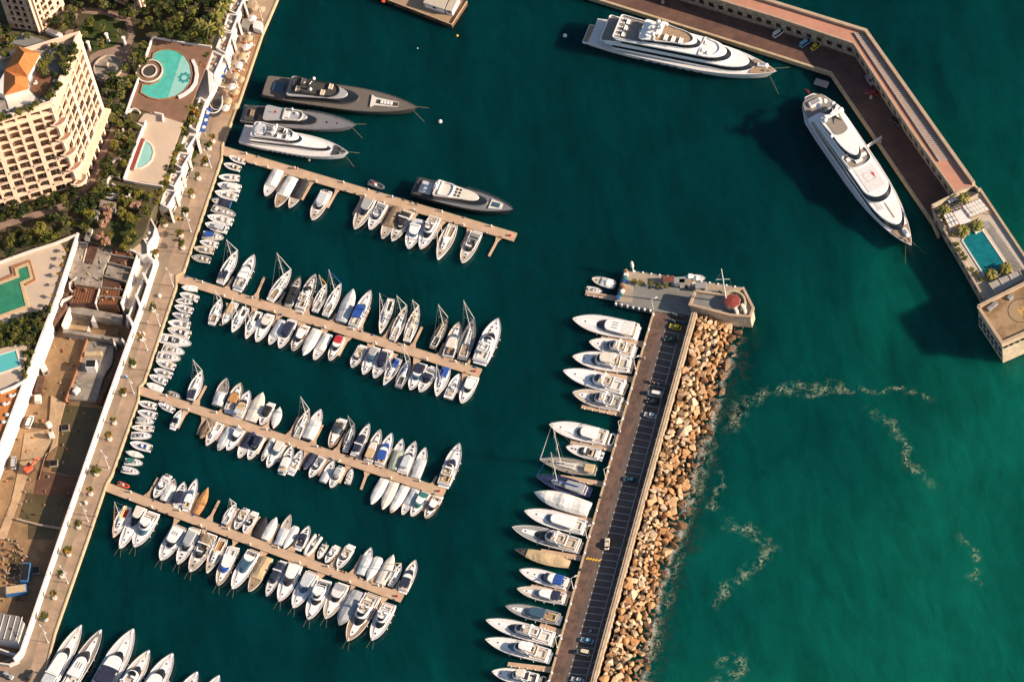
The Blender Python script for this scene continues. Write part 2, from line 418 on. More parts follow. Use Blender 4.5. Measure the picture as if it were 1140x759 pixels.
        if g('lines', 0): lines(root, L, H)
        return root
    if kind == 'cov':
        m = g('cover', 'cloth_white'); b = mb(m); N = len(TS); vs = []; t0 = g('t0', 0.0); t1 = g('t1', 1.0)
        peak = g('peak', .8)
        seed = random.Random(int(L*100))
        tt = [t0+(t1-t0)*i/14 for i in range(15)]
        for t in tt:
            w = max(.02, W(t)/2*1.03); zz = sheer(t)
            e = peak*math.sin(math.pi*min(1, max(0, (t-t0)/(t1-t0)*.92+.06)))**.5 * (1 + .18*math.sin(t*17+L))
            vs += [(t*L, w, zz-.12), (t*L, w*.98, zz+.04), (t*L, w*.62, zz+e*.62+seed.uniform(-.06,.06)), (t*L, 0, zz+e), (t*L, -w*.62, zz+e*.62+seed.uniform(-.06,.06)), (t*L, -w*.98, zz+.04), (t*L, -w, zz-.12)]
        fs = [(i*7+j, i*7+j+1, (i+1)*7+j+1, (i+1)*7+j) for i in range(14) for j in range(6)]
        fs += [(6,5,4,3,2,1,0), tuple(range(14*7, 15*7))]
        b.add(vs, fs); b.build('tarpaulin', root, smooth=False)
        if t1 < .95:
            hatch(root, (t1+1)/2*L, 0, zd((t1+1)/2)+.02, .5)
            rail(root, f, sheer, L, B, max(.6, t1-.1), .99)
        if g('engines'): outboards(root, B, g('engines'))
        return root
    if kind == 'small':
        z = sheer(.3)
        b = mb(g('inner', 'deck_white')); pl = plan(.10*L, .62*L, B*.62, B*.56, L*.14, .2)
        coaming(b, pl, .10, z-.1, z+.16); b.build('coaming', root)
        b = mb(g('sole', 'deck_beige')); b.prism([(x*.98+.02*L, y*.84) for x, y in pl], z-.2, z-.02); b.build('floor', root)
        b = mb(g('seat', 'seat_white')); b.rbox((.18*L, 0, z+.12), (L*.10, B*.5, .35), 0, .06); b.build('bench', root)
        b = mb('gel'); b.rbox((.42*L, 0, z+.3), (L*.09, B*.28, .8), 0, .08); b.build('console', root)
        b = mb('glass'); b.box((.47*L, 0, z+.75), (.06, B*.3, .35)); b.build('windscreen', root)
        if g('trunk', 1):
            b = mb('gel'); slab(b, plan(.60*L, .88*L, B*.52, B*.34, L*.12, .15), z-.05, z+.26, .2, .15); b.build('fore_cabin', root)
            hatch(root, .75*L, 0, z+.25, .38)
        if g('canopy'):
            b = mb(g('canopy')); slab(b, plan(.14*L, .56*L, B*.68, B*.6, .3), z+1.1, z+1.22, .04, .1); b.build('canopy', root)
        if g('engines', 1): outboards(root, B, g('engines', 1), -.25, .7)
        return root
    big = L > 12
    teakp = g('platform', 'teak' if big and int(L*5) % 2 else 'gel')
    # swim platform and cockpit
    b = mb('gel' if mh.startswith('gel') and mh not in ('gel_dark',) else 'gel_grey'); b.rbox((-.35, 0, .42), (.9, B*.74, .22), 0, .1); b.use(teakp); b.box((-.32, 0, .545), (.62, B*.62, .03)); b.build('swim_platform', root)
    zc = zd(.15)
    if kind in ('exp','fly','cls'):
        ck1 = g('ck', .30)
        b = mb(mh if kind == 'exp' else 'gel'); pl = plan(.02*L, ck1*L+.2, W(.15)*.86, W(.15)*.82, .25, .35)
        coaming(b, pl, .16, zc-.06, zc+.42); b.build('coaming', root)
        b = mb(g('sole', 'gel_cream' if int(L*7) % 3 else 'deck_beige')); b.prism([(x, y*.84) for x, y in plan(.035*L, ck1*L, W(.15)*.86, W(.15)*.8, .2, .3)], zc-.1, zc+.03); b.build('cockpit_floor', root)
        bench_u(root, .04*L, .22*L, W(.15)*.62, zc+.03, g('seat', 'seat_white'))
    z = zd(.5)
    if kind == 'open':
        c0, c1 = .05, g('c1', .60); b = mb(g('rimm', 'gel')); pl = plan(c0*L, c1*L, B*.80, B*.70, L*.16, .3)
        coaming(b, pl, .14, z-.08, z+.34); b.build('coaming', root)
        b = mb(g('sole', 'gel_cream' if int(L*7) % 2 else 'deck_beige')); b.prism([(x, y*.85) for x, y in plan((c0+.015)*L, (c1-.02)*L, B*.80, B*.70, L*.15, .3)], z-.12, z+.03); b.build('cockpit_floor', root)
        b = mb(g('seat', 'seat_white')); b.rbox((.12*L, 0, z+.22), (L*.11, B*.62, .4), 0, .1); b.build('sun_pad', root)
        bench_u(root, .22*L, .36*L, B*.60, z+.03, g('seat', 'seat_beige'))
        b = mb('gel'); b.rbox((.47*L, -B*.1, z+.4), (L*.05, B*.42, .75), 0, .1); b.build('helm', root)
        b = mb('glass'); slab(b, plan(.46*L, (c1+.03)*L, B*.72, B*.62, L*.13, .1), z+.32, z+.62, .16, .5, .2, .02)
        b.use(g('sole','gel_cream')); slab(b, plan(.462*L, (c1-.02)*L, B*.56, B*.46, L*.11, .1), z+.60, z+.63, .1, .3, .1, .01); b.build('windscreen', root)
        if g('canopy'):
            b = mb(g('canopy')); slab(b, plan(g('k0', .12)*L, g('k1', .52)*L, B*.76, B*.70, L*.06, .3), z+1.0, z+1.5, .12, .5, .2, .15); b.build('canopy', root)
        if g('arch'):
            b = mb('gel'); b.rbox((.30*L, 0, z+1.75), (.5, B*.80, .16), 0, .06)
            for s in (1,-1): b.tube((.28*L, s*B*.38, z), (.30*L, s*B*.37, z+1.7), .12, .10, 6)
            b.build('radar_arch', root)
        b = mb('gel' if md != 'teak' else 'teak'); slab(b, plan((c1+.03)*L, .90*L, W(c1+.03)*.62, B*.30, L*.16, .2), z-.06, z+.12, .25, .2); b.build('fore_cabin', root)
        for t in (c1+.12, c1+.22): hatch(root, t*L, 0, zd(t)+.14, min(.55, B*.15))
        if g('engines'): outboards(root, B, g('engines'))
    elif kind in ('exp', 'fly', 'cls'):
        # trunk cabin forward, saloon glass, roof
        tm = g('trunk', 'gel'); b = mb(tm); slab(b, plan(.50*L, .90*L, B*.74, B*.42, L*.24, .2), z-.08, z+.28, .22, .35); b.build('fore_cabin', root)
        hs = min(.6, B*.15)
        for t, y in g('hatches', ((.80, 0), )): hatch(root, t*L, y*B, z+.24+.16*(t-.6), hs, rnd_=(L > 14))
        s0 = g('s0', .27); s1 = g('s1', .66); r1 = g('r1', .54)
        hh = 1.25 if kind != 'cls' else 1.1
        gm = g('glassm', 'glass'); b = mb('gel' if kind != 'cls' else g('cabinm', 'wood_varnish'))
        slab(b, plan(s0*L, (s1-.02)*L, B*.78, B*.62, L*.16, .3), z-.1, z+.36, .05, .15)
        b.build('cabin', root)
        b = mb(gm); slab(b, plan(s0*L+.1, s1*L, B*.75, B*.60, L*.15, .25), z+.33, z+hh, .12, L*.085, .2, .03); b.build('windows', root)
        rm = g('roof', 'gel'); b = mb(rm); slab(b, plan((s0-.05)*L, r1*L, B*.76, B*.62, L*.07, .4), z+hh-.02, z+hh+.17, .05, .15, .05, .08); b.build('roof', root)
        zr = z+hh+.17
        if kind == 'fly':
            b = mb('gel'); pl = plan((s0-.10)*L, (r1-.03)*L, B*.68, B*.52, L*.09, .4)
            coaming(b, pl, .14, zr-.25, zr+.42); b.build('flybridge', root)
            b = mb(g('flyfloor', 'deck_beige')); b.prism([(x, y*.8) for x, y in plan((s0-.085)*L, (r1-.05)*L, B*.68, B*.52, L*.08, .4)], zr-.1, zr+.03); b.build('fly_deck', root)
            bench_u(root, (s0-.06)*L, (s0+.07)*L, B*.42, zr+.03, g('seat', 'seat_beige'), 'fly_seat')
            b = mb('gel'); b.rbox(((r1-.12)*L, -B*.1, zr+.35), (.8, B*.2, .65), 0, .1); b.build('helm', root)
            b = mb('glass'); slab(b, plan((r1-.10)*L, (r1-.025)*L, B*.46, B*.42, L*.05, .1), zr+.40, zr+.62, .1, .35, .1, .02); b.build('fly_windscreen', root)
            b = mb('gel'); b.rbox(((s0+.05)*L, 0, zr+1.35), (.55, B*.66, .16), 0, .06)
            for s in (1,-1): b.tube(((s0+.02)*L, s*B*.33, zr), ((s0+.05)*L, s*B*.31, zr+1.3), .13, .10, 6)
            b.build('radar_arch', root)
            b = mb('plastic_white'); b.dome(((s0+.05)*L, B*.12, zr+1.5), .32); b.build('radar_dome', root, True)
            if g('top'):
                b = mb(g('top')); slab(b, plan((s0-.02)*L, (r1-.08)*L, B*.60, B*.54, L*.05, .4), zr+1.55, zr+1.72, .04, .1, .1, .08); b.build('hard_top', root)
        else:
            if g('slits'):
                b = mb('glass')
                for q in (-1,0,1): b.rbox(((s0+.12)*L, q*B*.14, zr+.02), (.09*L, .25, .05), 0, .05)
                b.build('roof_window', root)
            if g('arch'):
                b = mb('gel'); b.rbox(((s0-.02)*L, 0, z+hh+.5), (.5, B*.78, .15), 0, .06)
                for s in (1,-1): b.tube(((s0-.05)*L, s*B*.37, z), ((s0-.02)*L, s*B*.36, z+hh+.5), .12, .1, 6)
                b.build('radar_arch', root)
        if g('canopy'):
            b = mb(g('canopy')); k0, k1 = g('k0', .05), g('k1', s0+.01)
            zz = g('kz', z+hh+.05); slab(b, plan(k0*L, k1*L, B*.76, B*.74, .3, .4), zz, zz+.16, .06, .05, .2, .1); b.build('canopy', root)
        if g('wincover'):
            b = mb(g('wincover')); slab(b, plan((r1-.01)*L, (s1+.012)*L, B*.66, B*.615, L*.15, .1), z+.30, z+hh+.03, .1, L*.078, .1, .03); b.build('windscreen_cover', root)
        if kind == 'cls':
            b = mb('rope'); fN = 12
            for s in (1,-1): b.path([(t*L, s*(W(t)/2+.02), sheer(t)+.02) for t in [i/fN for i in range(fN+1)]], .07, 4)
            b.build('rubbing_strake', root)
    if g('engines') and kind != 'open': outboards(root, B, g('engines'))
    if L > 7: rail(root, f, sheer, L, B, .58, .99, .55, .03)
    if g('rimrail', 1) and L > 13:
        fenders(root, f, L, B, H)
    if g('lines', 0): lines(root, L, H)
    if big:
        b = mb('steel'); b.rbox((L*.955, 0, zd(.95)+.12), (L*.05, .22, .16), 0, .05); b.build('anchor', root)
    if g('tender'):
        r = .28; b = mb('rubber' if g('tender') is True else g('tender'))
        x = -1.0; b.path([(x, -B*.36, 1.0), (x, B*.3, 1.0), (x-.9, B*.38, 1.0), (x-1.5, B*.2, 1.0), (x-1.5, -B*.3, 1.0), (x-.3,-B*.36,1.0)], r, 6); b.build('tender', root)
    return root
# ---------------------------------------------------------------- water
def water_mat():
    m = bpy.data.materials.new('sea_water'); m.use_nodes = True; t = m.node_tree; b = t.nodes['Principled BSDF']
    g = t.nodes.new('ShaderNodeNewGeometry')
    def noise(sc_, det, dist=0.0, vec=None):
        n = t.nodes.new('ShaderNodeTexNoise'); n.inputs['Scale'].default_value = sc_; n.inputs['Detail'].default_value = det; n.inputs['Distortion'].default_value = dist
        t.links.new(vec or g.outputs['Position'], n.inputs['Vector']); return n.outputs['Fac']
    def math_(op, a, b_=None, c=None):
        n = t.nodes.new('ShaderNodeMath'); n.operation = op
        for i, x in enumerate((a, b_, c)):
            if x is None: continue
            if isinstance(x, (int, float)): n.inputs[i].default_value = x
            else: t.links.new(x, n.inputs[i])
        return n.outputs[0]
    # silty open sea east of the moles, clear deep basin west of them: distance to a plan line
    sx = t.nodes.new('ShaderNodeSeparateXYZ'); t.links.new(g.outputs['Position'], sx.inputs[0])
    a0 = P(640, 380); a1 = P(1010, 620)
    d = (a1.xy-a0.xy); l2 = d.length_squared
    u = math_('ADD', math_('MULTIPLY', math_('SUBTRACT', sx.outputs[0], a0.x), d.x/l2), math_('MULTIPLY', math_('SUBTRACT', sx.outputs[1], a0.y), d.y/l2))
    u = math_('ADD', u, math_('MULTIPLY', math_('SUBTRACT', noise(.012, 4, .6), .5), .9))
    rp = t.nodes.new('ShaderNodeValToRGB'); cr = rp.color_ramp
    cr.elements[0].position = .05; cr.elements[0].color = (.0002, .0275, .0315, 1)
    cr.elements[1].position = 1.0; cr.elements[1].color = (.002, .090, .066, 1)
    e = cr.elements.new(.5); e.color = (.0005, .051, .046, 1)
    t.links.new(u, rp.inputs[0])
    # streaks of silt; finer noise puts swell light and dark into the colour
    mp = t.nodes.new('ShaderNodeMapping'); mp.inputs['Rotation'].default_value = (0,0,.5); mp.inputs['Scale'].default_value = (1,.35,1); t.links.new(g.outputs['Position'], mp.inputs[0])
    v = noise(.045, 6, 1.2, mp.outputs[0])
    mr = t.nodes.new('ShaderNodeMapRange'); mr.inputs[1].default_value = .25; mr.inputs[2].default_value = .75; mr.inputs[3].default_value = .68; mr.inputs[4].default_value = 1.34; t.links.new(v, mr.inputs[0])
    mx = t.nodes.new('ShaderNodeVectorMath'); mx.operation = 'SCALE'; t.links.new(rp.outputs[0], mx.inputs[0]); t.links.new(mr.outputs[0], mx.inputs['Scale'])
    v2 = noise(.22, 8, .8, mp.outputs[0]); m3 = t.nodes.new('ShaderNodeMapRange'); m3.inputs[1].default_value = .3; m3.inputs[2].default_value = .7; m3.inputs[3].default_value = .84; m3.inputs[4].default_value = 1.18; t.links.new(v2, m3.inputs[0])
    v3 = noise(1.6, 5, .3); m4 = t.nodes.new('ShaderNodeMapRange'); m4.inputs[1].default_value = .3; m4.inputs[2].default_value = .7; m4.inputs[3].default_value = .90; m4.inputs[4].default_value = 1.11; t.links.new(v3, m4.inputs[0])
    mm = math_('MULTIPLY', m3.outputs[0], m4.outputs[0])
    mx2 = t.nodes.new('ShaderNodeVectorMath'); mx2.operation = 'SCALE'; t.links.new(mx.outputs[0], mx2.inputs[0]); t.links.new(mm, mx2.inputs['Scale'])
    t.links.new(mx2.outputs[0], b.inputs['Base Color'])
    b.inputs['Roughness'].default_value = .2; b.inputs['IOR'].default_value = 1.33; b.inputs['Specular IOR Level'].default_value = .25
    b.inputs['Subsurface Weight'].default_value = 1.0; b.inputs['Subsurface Radius'].default_value = (1.0, 1.0, 1.0); b.inputs['Subsurface Scale'].default_value = 30.0
    h = math_('ADD', noise(.55, 4, .3), math_('MULTIPLY', noise(.09, 3, .5), 2.2))
    bp = t.nodes.new('ShaderNodeBump'); bp.inputs['Strength'].default_value = .8; bp.inputs['Distance'].default_value = .28
    t.links.new(h, bp.inputs['Height']); t.links.new(bp.outputs[0], b.inputs['Normal'])
    return m
MATS['water'] = water_mat()
b = mb('water'); b.add([(-3500,-3500,0),(3500,-3500,0),(3500,3500,0),(-3500,3500,0)], [(0,1,2,3)]); struct(b.build('sea'))

# ---------------------------------------------------------------- stone and paving materials
mat('pier_wood', (.49,.335,.225), .85, .12, .35, detail=6); mat('pier_side', (.16,.11,.07), .9, .2, .8)
mat('coping', (.46,.35,.22), .8, .15, .6); mat('concrete', (.36,.29,.215), .9, .2, .15, detail=8, bump=.05, bscale=1.5)
mat('concrete_grey', (.20,.19,.175), .9, .2, .12, detail=8); mat('asphalt', (.115,.082,.068), .9, .25, .15, detail=8)
mat('asphalt_brown', (.155,.09,.066), .9, .3, .35, detail=8, c2=(.085,.052,.042), contrast=(.42,.58)); mat('paint_white', (.50,.49,.47), .8, .3, .8)  # dark asphalt blotches put the railing's shadows into the road colour
mat('paint_yellow', (.75,.42,.03), .7, .1, 2)
mat('wharf_brown', (.15,.078,.055), .9, .25, .2, detail=9, c2=(.085,.045,.038)); mat('stone_wall', (.30,.25,.19), .95, .35, .6, detail=8, bump=.15, bscale=1.2)
mat('stone_light', (.46,.38,.27), .95, .22, .5, detail=8, bump=.1, bscale=1.0); mat('roof_pink', (.46,.22,.15), .9, .12, .15, detail=8)
mat('parapet', (.42,.31,.215), .9, .12, .4); mat('window_dark', (.02,.018,.017), .3); mat('tile_red', (.21,.038,.028), .85, .2, .8)
mat('rust_red', (.17,.05,.035), .85, .25, 1.0); mat('planks_grey', (.33,.30,.27), .85, .12, .6)

# ---------------------------------------------------------------- floating piers
def pier(label, c0, c1, wpx, fingers, zt=.75):
    a, c = P(*c0, zt), P(*c1, zt); d = (c-a).xy.normalized(); n = Vector((-d.y, d.x))
    w_ = wpx; m_ = ((c0[0]+c1[0])/2, (c0[1]+c1[1])/2); dx, dy = c1[0]-c0[0], c1[1]-c0[1]; l = math.hypot(dx, dy)
    wd = abs((P(m_[0]-dy/l*w_/2, m_[1]+dx/l*w_/2, zt)-P(m_[0]+dy/l*w_/2, m_[1]-dx/l*w_/2, zt)).xy.dot(n))
    mid = (a+c)/2
    root = thing('pier', (mid.x, mid.y, 0), label, 'pier', 'floating piers')
    o = (mid.x, mid.y, 0)
    b = mb('pier_wood'); q = [a.xy+n*wd/2, c.xy+n*wd/2, c.xy-n*wd/2, a.xy-n*wd/2]
    b.prism(q, zt-.1, zt); x = b.build('deck', None, origin=o); x.parent = root; x.location = (0,0,0)
    b = mb('pier_side'); q = [a.xy+n*(wd/2-.1), c.xy+n*(wd/2-.1), c.xy-n*(wd/2-.1), a.xy-n*(wd/2-.1)]
    b.prism(q, -.6, zt-.1); b.use('coping')
    for s in (1,-1): path_wall([a.xy+n*s*(wd/2+.03), c.xy+n*s*(wd/2+.03)], .14, zt-.25, zt+.07, 'coping', b)
    x = b.build('float', None, origin=o); x.parent = root; x.location = (0,0,0)
    for fr, p0, p1 in fingers:
        e0, e1 = FP(fr, *p0, .55), FP(fr, *p1, .55); dd = (e1-e0).xy.normalized(); nn = Vector((-dd.y, dd.x))
        Lf = (e1-e0).length; bs = e0.xy - dd*.6
        b = mb('pier_wood'); b.prism([bs+nn*1.5, bs+dd*min(3.0, Lf*.35)+nn*.42, e1.xy+nn*.38, e1.xy-nn*.38, bs+dd*min(3.0, Lf*.35)-nn*.42, bs-nn*1.5], .35, .55)
        b.use('pier_side'); b.prism([bs+nn*.4, e1.xy+nn*.3, e1.xy-nn*.3, bs-nn*.4], -.5, .35)
        x = b.build('finger_pontoon', None, origin=o); x.parent = root; x.location = (0,0,0)
    Lp = (c-a).length; k = int(Lp/9)
    for i in range(1, k):
        s = 1 if i % 2 else -1; p = a.xy + d*(i*Lp/k) + n*s*(wd/2-.35)
        b = mb('plastic_white'); b.rbox((p.x, p.y, zt+.55), (.42,.42,1.1), math.atan2(d.y,d.x), .08); x = b.build('service_pedestal', None, origin=o); x.parent = root; x.location = (0,0,0)
    rr = random.Random(int(Lp*10))
    for i in range(int(Lp/5)):
        s = rr.choice((1,-1)); p = a.xy+d*rr.uniform(2, Lp-1)+n*s*(wd/2-.1)
        b = mb(rr.choice(['cloth_white','engine','cloth_blue','wood_varnish','seat_grey'])); b.rbox((p.x, p.y, zt+.2), (.7,.4,.4), rr.random()*3, .1); x = b.build('mooring_cleat', None, origin=o); x.parent = root; x.location = (0,0,0)
    # light pole near the end
    p = a.xy + d*(Lp*.985)
    b = mb('red_mark'); b.rbox((p.x, p.y, zt+.4), (.6,.6,.8), 0, .1); x = b.build('fire_cabinet', None, origin=o); x.parent = root; x.location = (0,0,0)
    return a, c, d, n, wd
PIERS = []
PIERS.append(pier('top floating wooden pier, the shortest row with one black yacht', (246,167), (573.5,264), 9.4, [
 ('Z1',(245,130),(175,272)),('Z1',(435,185),(355,332)),('Z1',(615,240),(535,387)),('Z1',(792,293),(715,437)),('Z1',(985,350),(905,497)),
 ('Z2',(265,370),(192,512)),('Z2',(440,430),(368,557)),('Z2',(605,487),(545,612)),('Z2',(795,540),(725,672))]))
PIERS.append(pier('second floating wooden pier from the top, boats on both sides', (196,309), (534.5,415), 9.4, [
 ('A',(265,480),(330,360)),('A',(560,590),(655,365)),('A',(810,640),(875,520)),('C',(200,550),(275,400)),('C',(470,640),(520,560)),('C',(760,730),(855,520)),
 ('E',(125,412),(205,250)),('E',(345,480),(425,312)),('E',(560,535),(600,440)),('E',(785,620),(810,560)),
 ('B',(285,190),(200,320)),('B',(550,220),(490,330)),('B',(805,300),(740,400)),('B',(1050,380),(930,600)),('D',(390,210),(280,400)),('D',(640,285),(540,482)),('D',(880,370),(780,580)),
 ('F',(200,140),(140,262)),('F',(385,180),(310,330)),('F',(770,292),(705,442))]))
PIERS.append(pier('third floating wooden pier from the top, boats on both sides', (156,434.5), (494.5,548.5), 9.2, [
 ('G',(395,400),(482,238)),('G',(610,475),(640,410)),('G',(815,540),(900,370)),('G',(1030,610),(1080,500)),('I',(300,425),(400,230)),('I',(550,510),(655,310)),('I',(800,590),(900,400)),
 ('K',(150,370),(190,290)),('K',(350,455),(433,295)),('K',(560,520),(620,400)),('K',(765,600),(805,530)),
 ('G',(305,460),(227,622)),('H',(470,200),(405,350)),('H',(665,260),(580,410)),('H',(845,325),(770,460)),('H',(1020,380),(950,530)),('J',(275,130),(185,322)),('J',(495,215),(400,400)),('J',(715,285),(615,467)),('J',(930,355),(830,542)),('J',(1128,425),(1060,612)),
 ('L',(400,250),(335,400)),('L',(580,310),(500,480)),('L',(760,380),(690,520))]))
PIERS.append(pier('bottom floating wooden pier, boats on both sides', (117,541), (447.5,665.5), 9.6, [
 ('M',(440,345),(537,175)),('M',(635,415),(700,300)),('M',(820,495),(905,312)),('M',(1000,560),(1090,382)),('O',(205,385),(292,210)),('O',(380,440),(480,280)),('O',(575,515),(660,350)),('O',(770,580),(830,450)),('O',(945,650),(1030,480)),
 ('R',(225,380),(300,218)),('R',(395,445),(478,282)),('R',(575,510),(655,350)),('R',(755,585),(800,500)),
 ('N',(715,130),(605,332)),('N',(960,230),(900,360)),('Q',(395,90),(340,200)),('Q',(635,185),(520,392)),('Q',(865,270),(800,380)),('S',(280,70),(200,220)),('S',(560,150),(500,280)),('S',(825,255),(725,452))]))

# ---------------------------------------------------------------- the mole with its car park
ZM = 1.6
left = [P(*p, ZM) for p in ((729,343),(689,480),(655,600),(611,759),(566,920))]
right = [P(*p, ZM) for p in ((775,352),(745,465),(717,565),(664,762),(620,922))]
b = mb('asphalt_brown'); b.prism([p.xy for p in left]+[p.xy for p in reversed(right)], -4, ZM); b.cur = b.cur; o = b.build('mole_road'); struct(o)
def lerp_edge(path_a, path_b, k): return [a.xy*(1-k)+c.xy*k for a, c in zip(path_a, path_b)]
def band(k0, k1, m, z, nm):
    b = mb(m); A_, B_ = lerp_edge(left, right, k0), lerp_edge(left, right, k1)
    b.prism(A_+B_[::-1], z-.003, z); struct(b.build(nm))
band(.27, .95, 'asphalt', ZM+.006, 'car_park')
b = path_wall([p.xy for p in left], .65, -4, ZM+.14, 'coping'); tag(b.build('quay_kerb', origin=tuple(cen(left, 0))), 'pale stone kerb along the water edge of the mole road', 'kerb')
BAYS = []
def bay_pts(i): return (740-2.085*i, 368.6+7.46*i), (755.8-2.0*i, 372.2+7.43*i)
b = mb('paint_white'); NB = 58
for i in range(NB):
    if i in (31,): continue
    p0, p1 = [P(*q, ZM) for q in bay_pts(i)]
    path_wall([p0.xy, p1.xy], .16, ZM+.006, ZM+.012, 'paint_white', b)
    d = (p1-p0).xy.normalized(); n = Vector((-d.y, d.x)); path_wall([p0.xy-n*.4, p0.xy+n*.4], .16, ZM+.008, ZM+.0165, 'paint_white', b)
e0, e1 = P(*bay_pts(0)[1], ZM), P(*bay_pts(NB)[1], ZM); path_wall([e0.xy, e1.xy], .18, ZM+.012, ZM+.018, 'paint_white', b)
struct(b.build('parking_lines'))
b = mb('paint_yellow')
for i in range(5):
    q = FP('Z13', 385+i*23, 437+i*4, ZM); b.rbox((q.x, q.y, ZM+.04), (1.0,.5,.08), .3, .03)
tag(b.build('speed_bump', origin=tuple(FP('Z13',430,445,ZM))), 'row of yellow speed bump blocks across the mole road', 'speed bump')
# parapet wall between car park and rocks
ZW = 5.2
wp = [P(*p, ZW) for p in ((773,347.5),(741.5,461),(714,560),(688,656),(660,759),(617,922))]
b = path_wall([p.xy for p in wp], 1.7, -3, ZW, 'parapet')
b.use('stone_light'); path_wall([p.xy for p in wp], .3, ZW, ZW+.16, 'stone_light', b)
swall = tag(b.build('sea_wall', origin=tuple(cen(wp, 0))), 'long cream topped sea wall between the car park and the rock slope', 'wall')
so_ = tuple(cen(wp, 0))
for i in range(44):
    t = i/44*(len(wp)-1.001); k = int(t); u = t-k; q = wp[k].xy*(1-u)+wp[k+1].xy*u; d = (wp[k+1]-wp[k]).xy.normalized(); n = Vector((d.y,-d.x)); n = n if n.dot(P(600,600,0).xy-q) > 0 else -n
    b = mb('concrete_grey'); e = q+n*.85; f_ = q+n*2.4; b.prism([e-d*.2, e+d*.2, f_+d*.12, f_-d*.12], ZM, 4.4, top=[e-d*.2, e+d*.2, e+n*.2+d*.12, e+n*.2-d*.12]); x = b.build('buttress', origin=so_); x.parent = swall; x.location = (0,0,0)
    b = mb('steel'); b.tube((*(q-n*.6),ZW),(*(q-n*.6),ZW+1.0),.05,.05,5); x = b.build('rail_post', origin=so_); x.parent = swall; x.location = (0,0,0)
for i in range(30):
    t = (i+.5)/30*3.6; k = int(t); u = t-k; q = left[k].xy*(1-u)+left[k+1].xy*u
    b = mb(['plastic_white','rock_white','plastic_white','engine','gel_cream'][i % 5] if i % 5 != 1 else 'cloth_white')
    if i % 3: b.lathe((q.x+.1,q.y,ZM+.1), [(.4,0),(.25,.3),(.35,.6),(.15,.7)], 8)
    else: b.rbox((q.x+.2,q.y,ZM+.5),(.7,.6,.8),.3,.08)
    nm = 'bollard' if i % 3 else 'service_box'
    tag(b.build(nm, origin=(q.x,q.y,ZM)), 'small mooring bollard on the mole kerb' if i % 3 else 'small service box on the mole kerb between bollards', nm.replace('_',' '), 'bollards on the mole kerb' if i % 3 else 'service boxes on the mole kerb')

# lamp posts of the mole
def lamp_post(base, h, label, group, two=False, azv=2.9, zb=ZM):
    x, y, z = base; r = thing('street_lamp', (x, y, z), label, 'street lamp', group)
    b = mb('alu'); b.tube((0,0,0), (0,0,h), .14, .09, 8); b.lathe((0,0,0), [(.3,0),(.3,.15),(.15,.3)], 8); b.build('pole', r)
    for a_ in ((azv, azv+math.pi) if two else (azv,)):
        e = (1.6*math.cos(a_), 1.6*math.sin(a_), h+.1); b = mb('alu'); b.tube((0,0,h-.05), e, .06, .05, 6); b.build('arm', r)
        b = mb('plastic_white'); b.rbox((e[0], e[1], e[2]), (1.0,.4,.2), a_, .08); b.build('lamp_head', r)
    return r
for i, q in enumerate([(728,345),(708,410),(691,480),(675,533),(654,598),(638.6,654),(621,720),(609,770)]):
    p = P(*q, ZM); lamp_post((p.x-.2, p.y, ZM), 6.5, f'white lamp post on the mole kerb, {ORD[i]} from the mole head', 'lamp posts along the mole', zb=ZM, azv=.25)
# ---------------------------------------------------------------- finger pontoons of the mole
for i, (fr, p0, p1) in enumerate([('W',(510,232),(268,188)),('W',(450,445),(215,398)),('W',(390,655),(148,607)),('X',(652,213),(408,172)),('X',(600,427),(348,380)),('X',(532,650),(290,590)),
     ('U',(660,388),(320,325)),('U',(572,692),(235,625)),('V',(700,332),(540,275)),('V',(622,652),(268,605)),('Z6',(280,260),(108,228))]):
    e0, e1 = FP(fr, *p0, .7), FP(fr, *p1, .7); wd = 1.5
    d = (e1-e0).xy.normalized(); n = Vector((-d.y, d.x)); m0 = (e0+e1)/2
    lb = f'wooden finger pontoon, {ORD[i]} from the mole head down' if i < 10 else 'short wooden pontoon off the left corner of the mole head'
    r = thing('pontoon', (m0.x, m0.y, 0), lb, 'pontoon', 'finger pontoons of the mole')
    bs = e0.xy - d*1.8
    b = mb('pier_wood'); b.prism([bs+n*1.8, bs+d*2.0+n*1.0, e1.xy+n*.75, e1.xy-n*.75, bs+d*2.0-n*1.0, bs-n*1.8], .5, .7); x = b.build('deck', origin=(m0.x,m0.y,0)); x.parent = r; x.location = (0,0,0)
    b = mb('pier_side'); b.prism([bs+n*.7, e1.xy+n*.6, e1.xy-n*.6, bs-n*.7], -.6, .5); x = b.build('float', origin=(m0.x,m0.y,0)); x.parent = r; x.location = (0,0,0)
    Lf = (e1-e0).length
    for k in range(5):
        q = e0.xy + d*Lf*(.15+.19*k) + n*.72; b = mb('plastic_white'); b.lathe((q.x,q.y,.3), [(.1,0),(.2,.1),(.2,.6),(.1,.7)], 6); x = b.build('fender', origin=(m0.x,m0.y,0)); x.parent = r; x.location = (0,0,0)
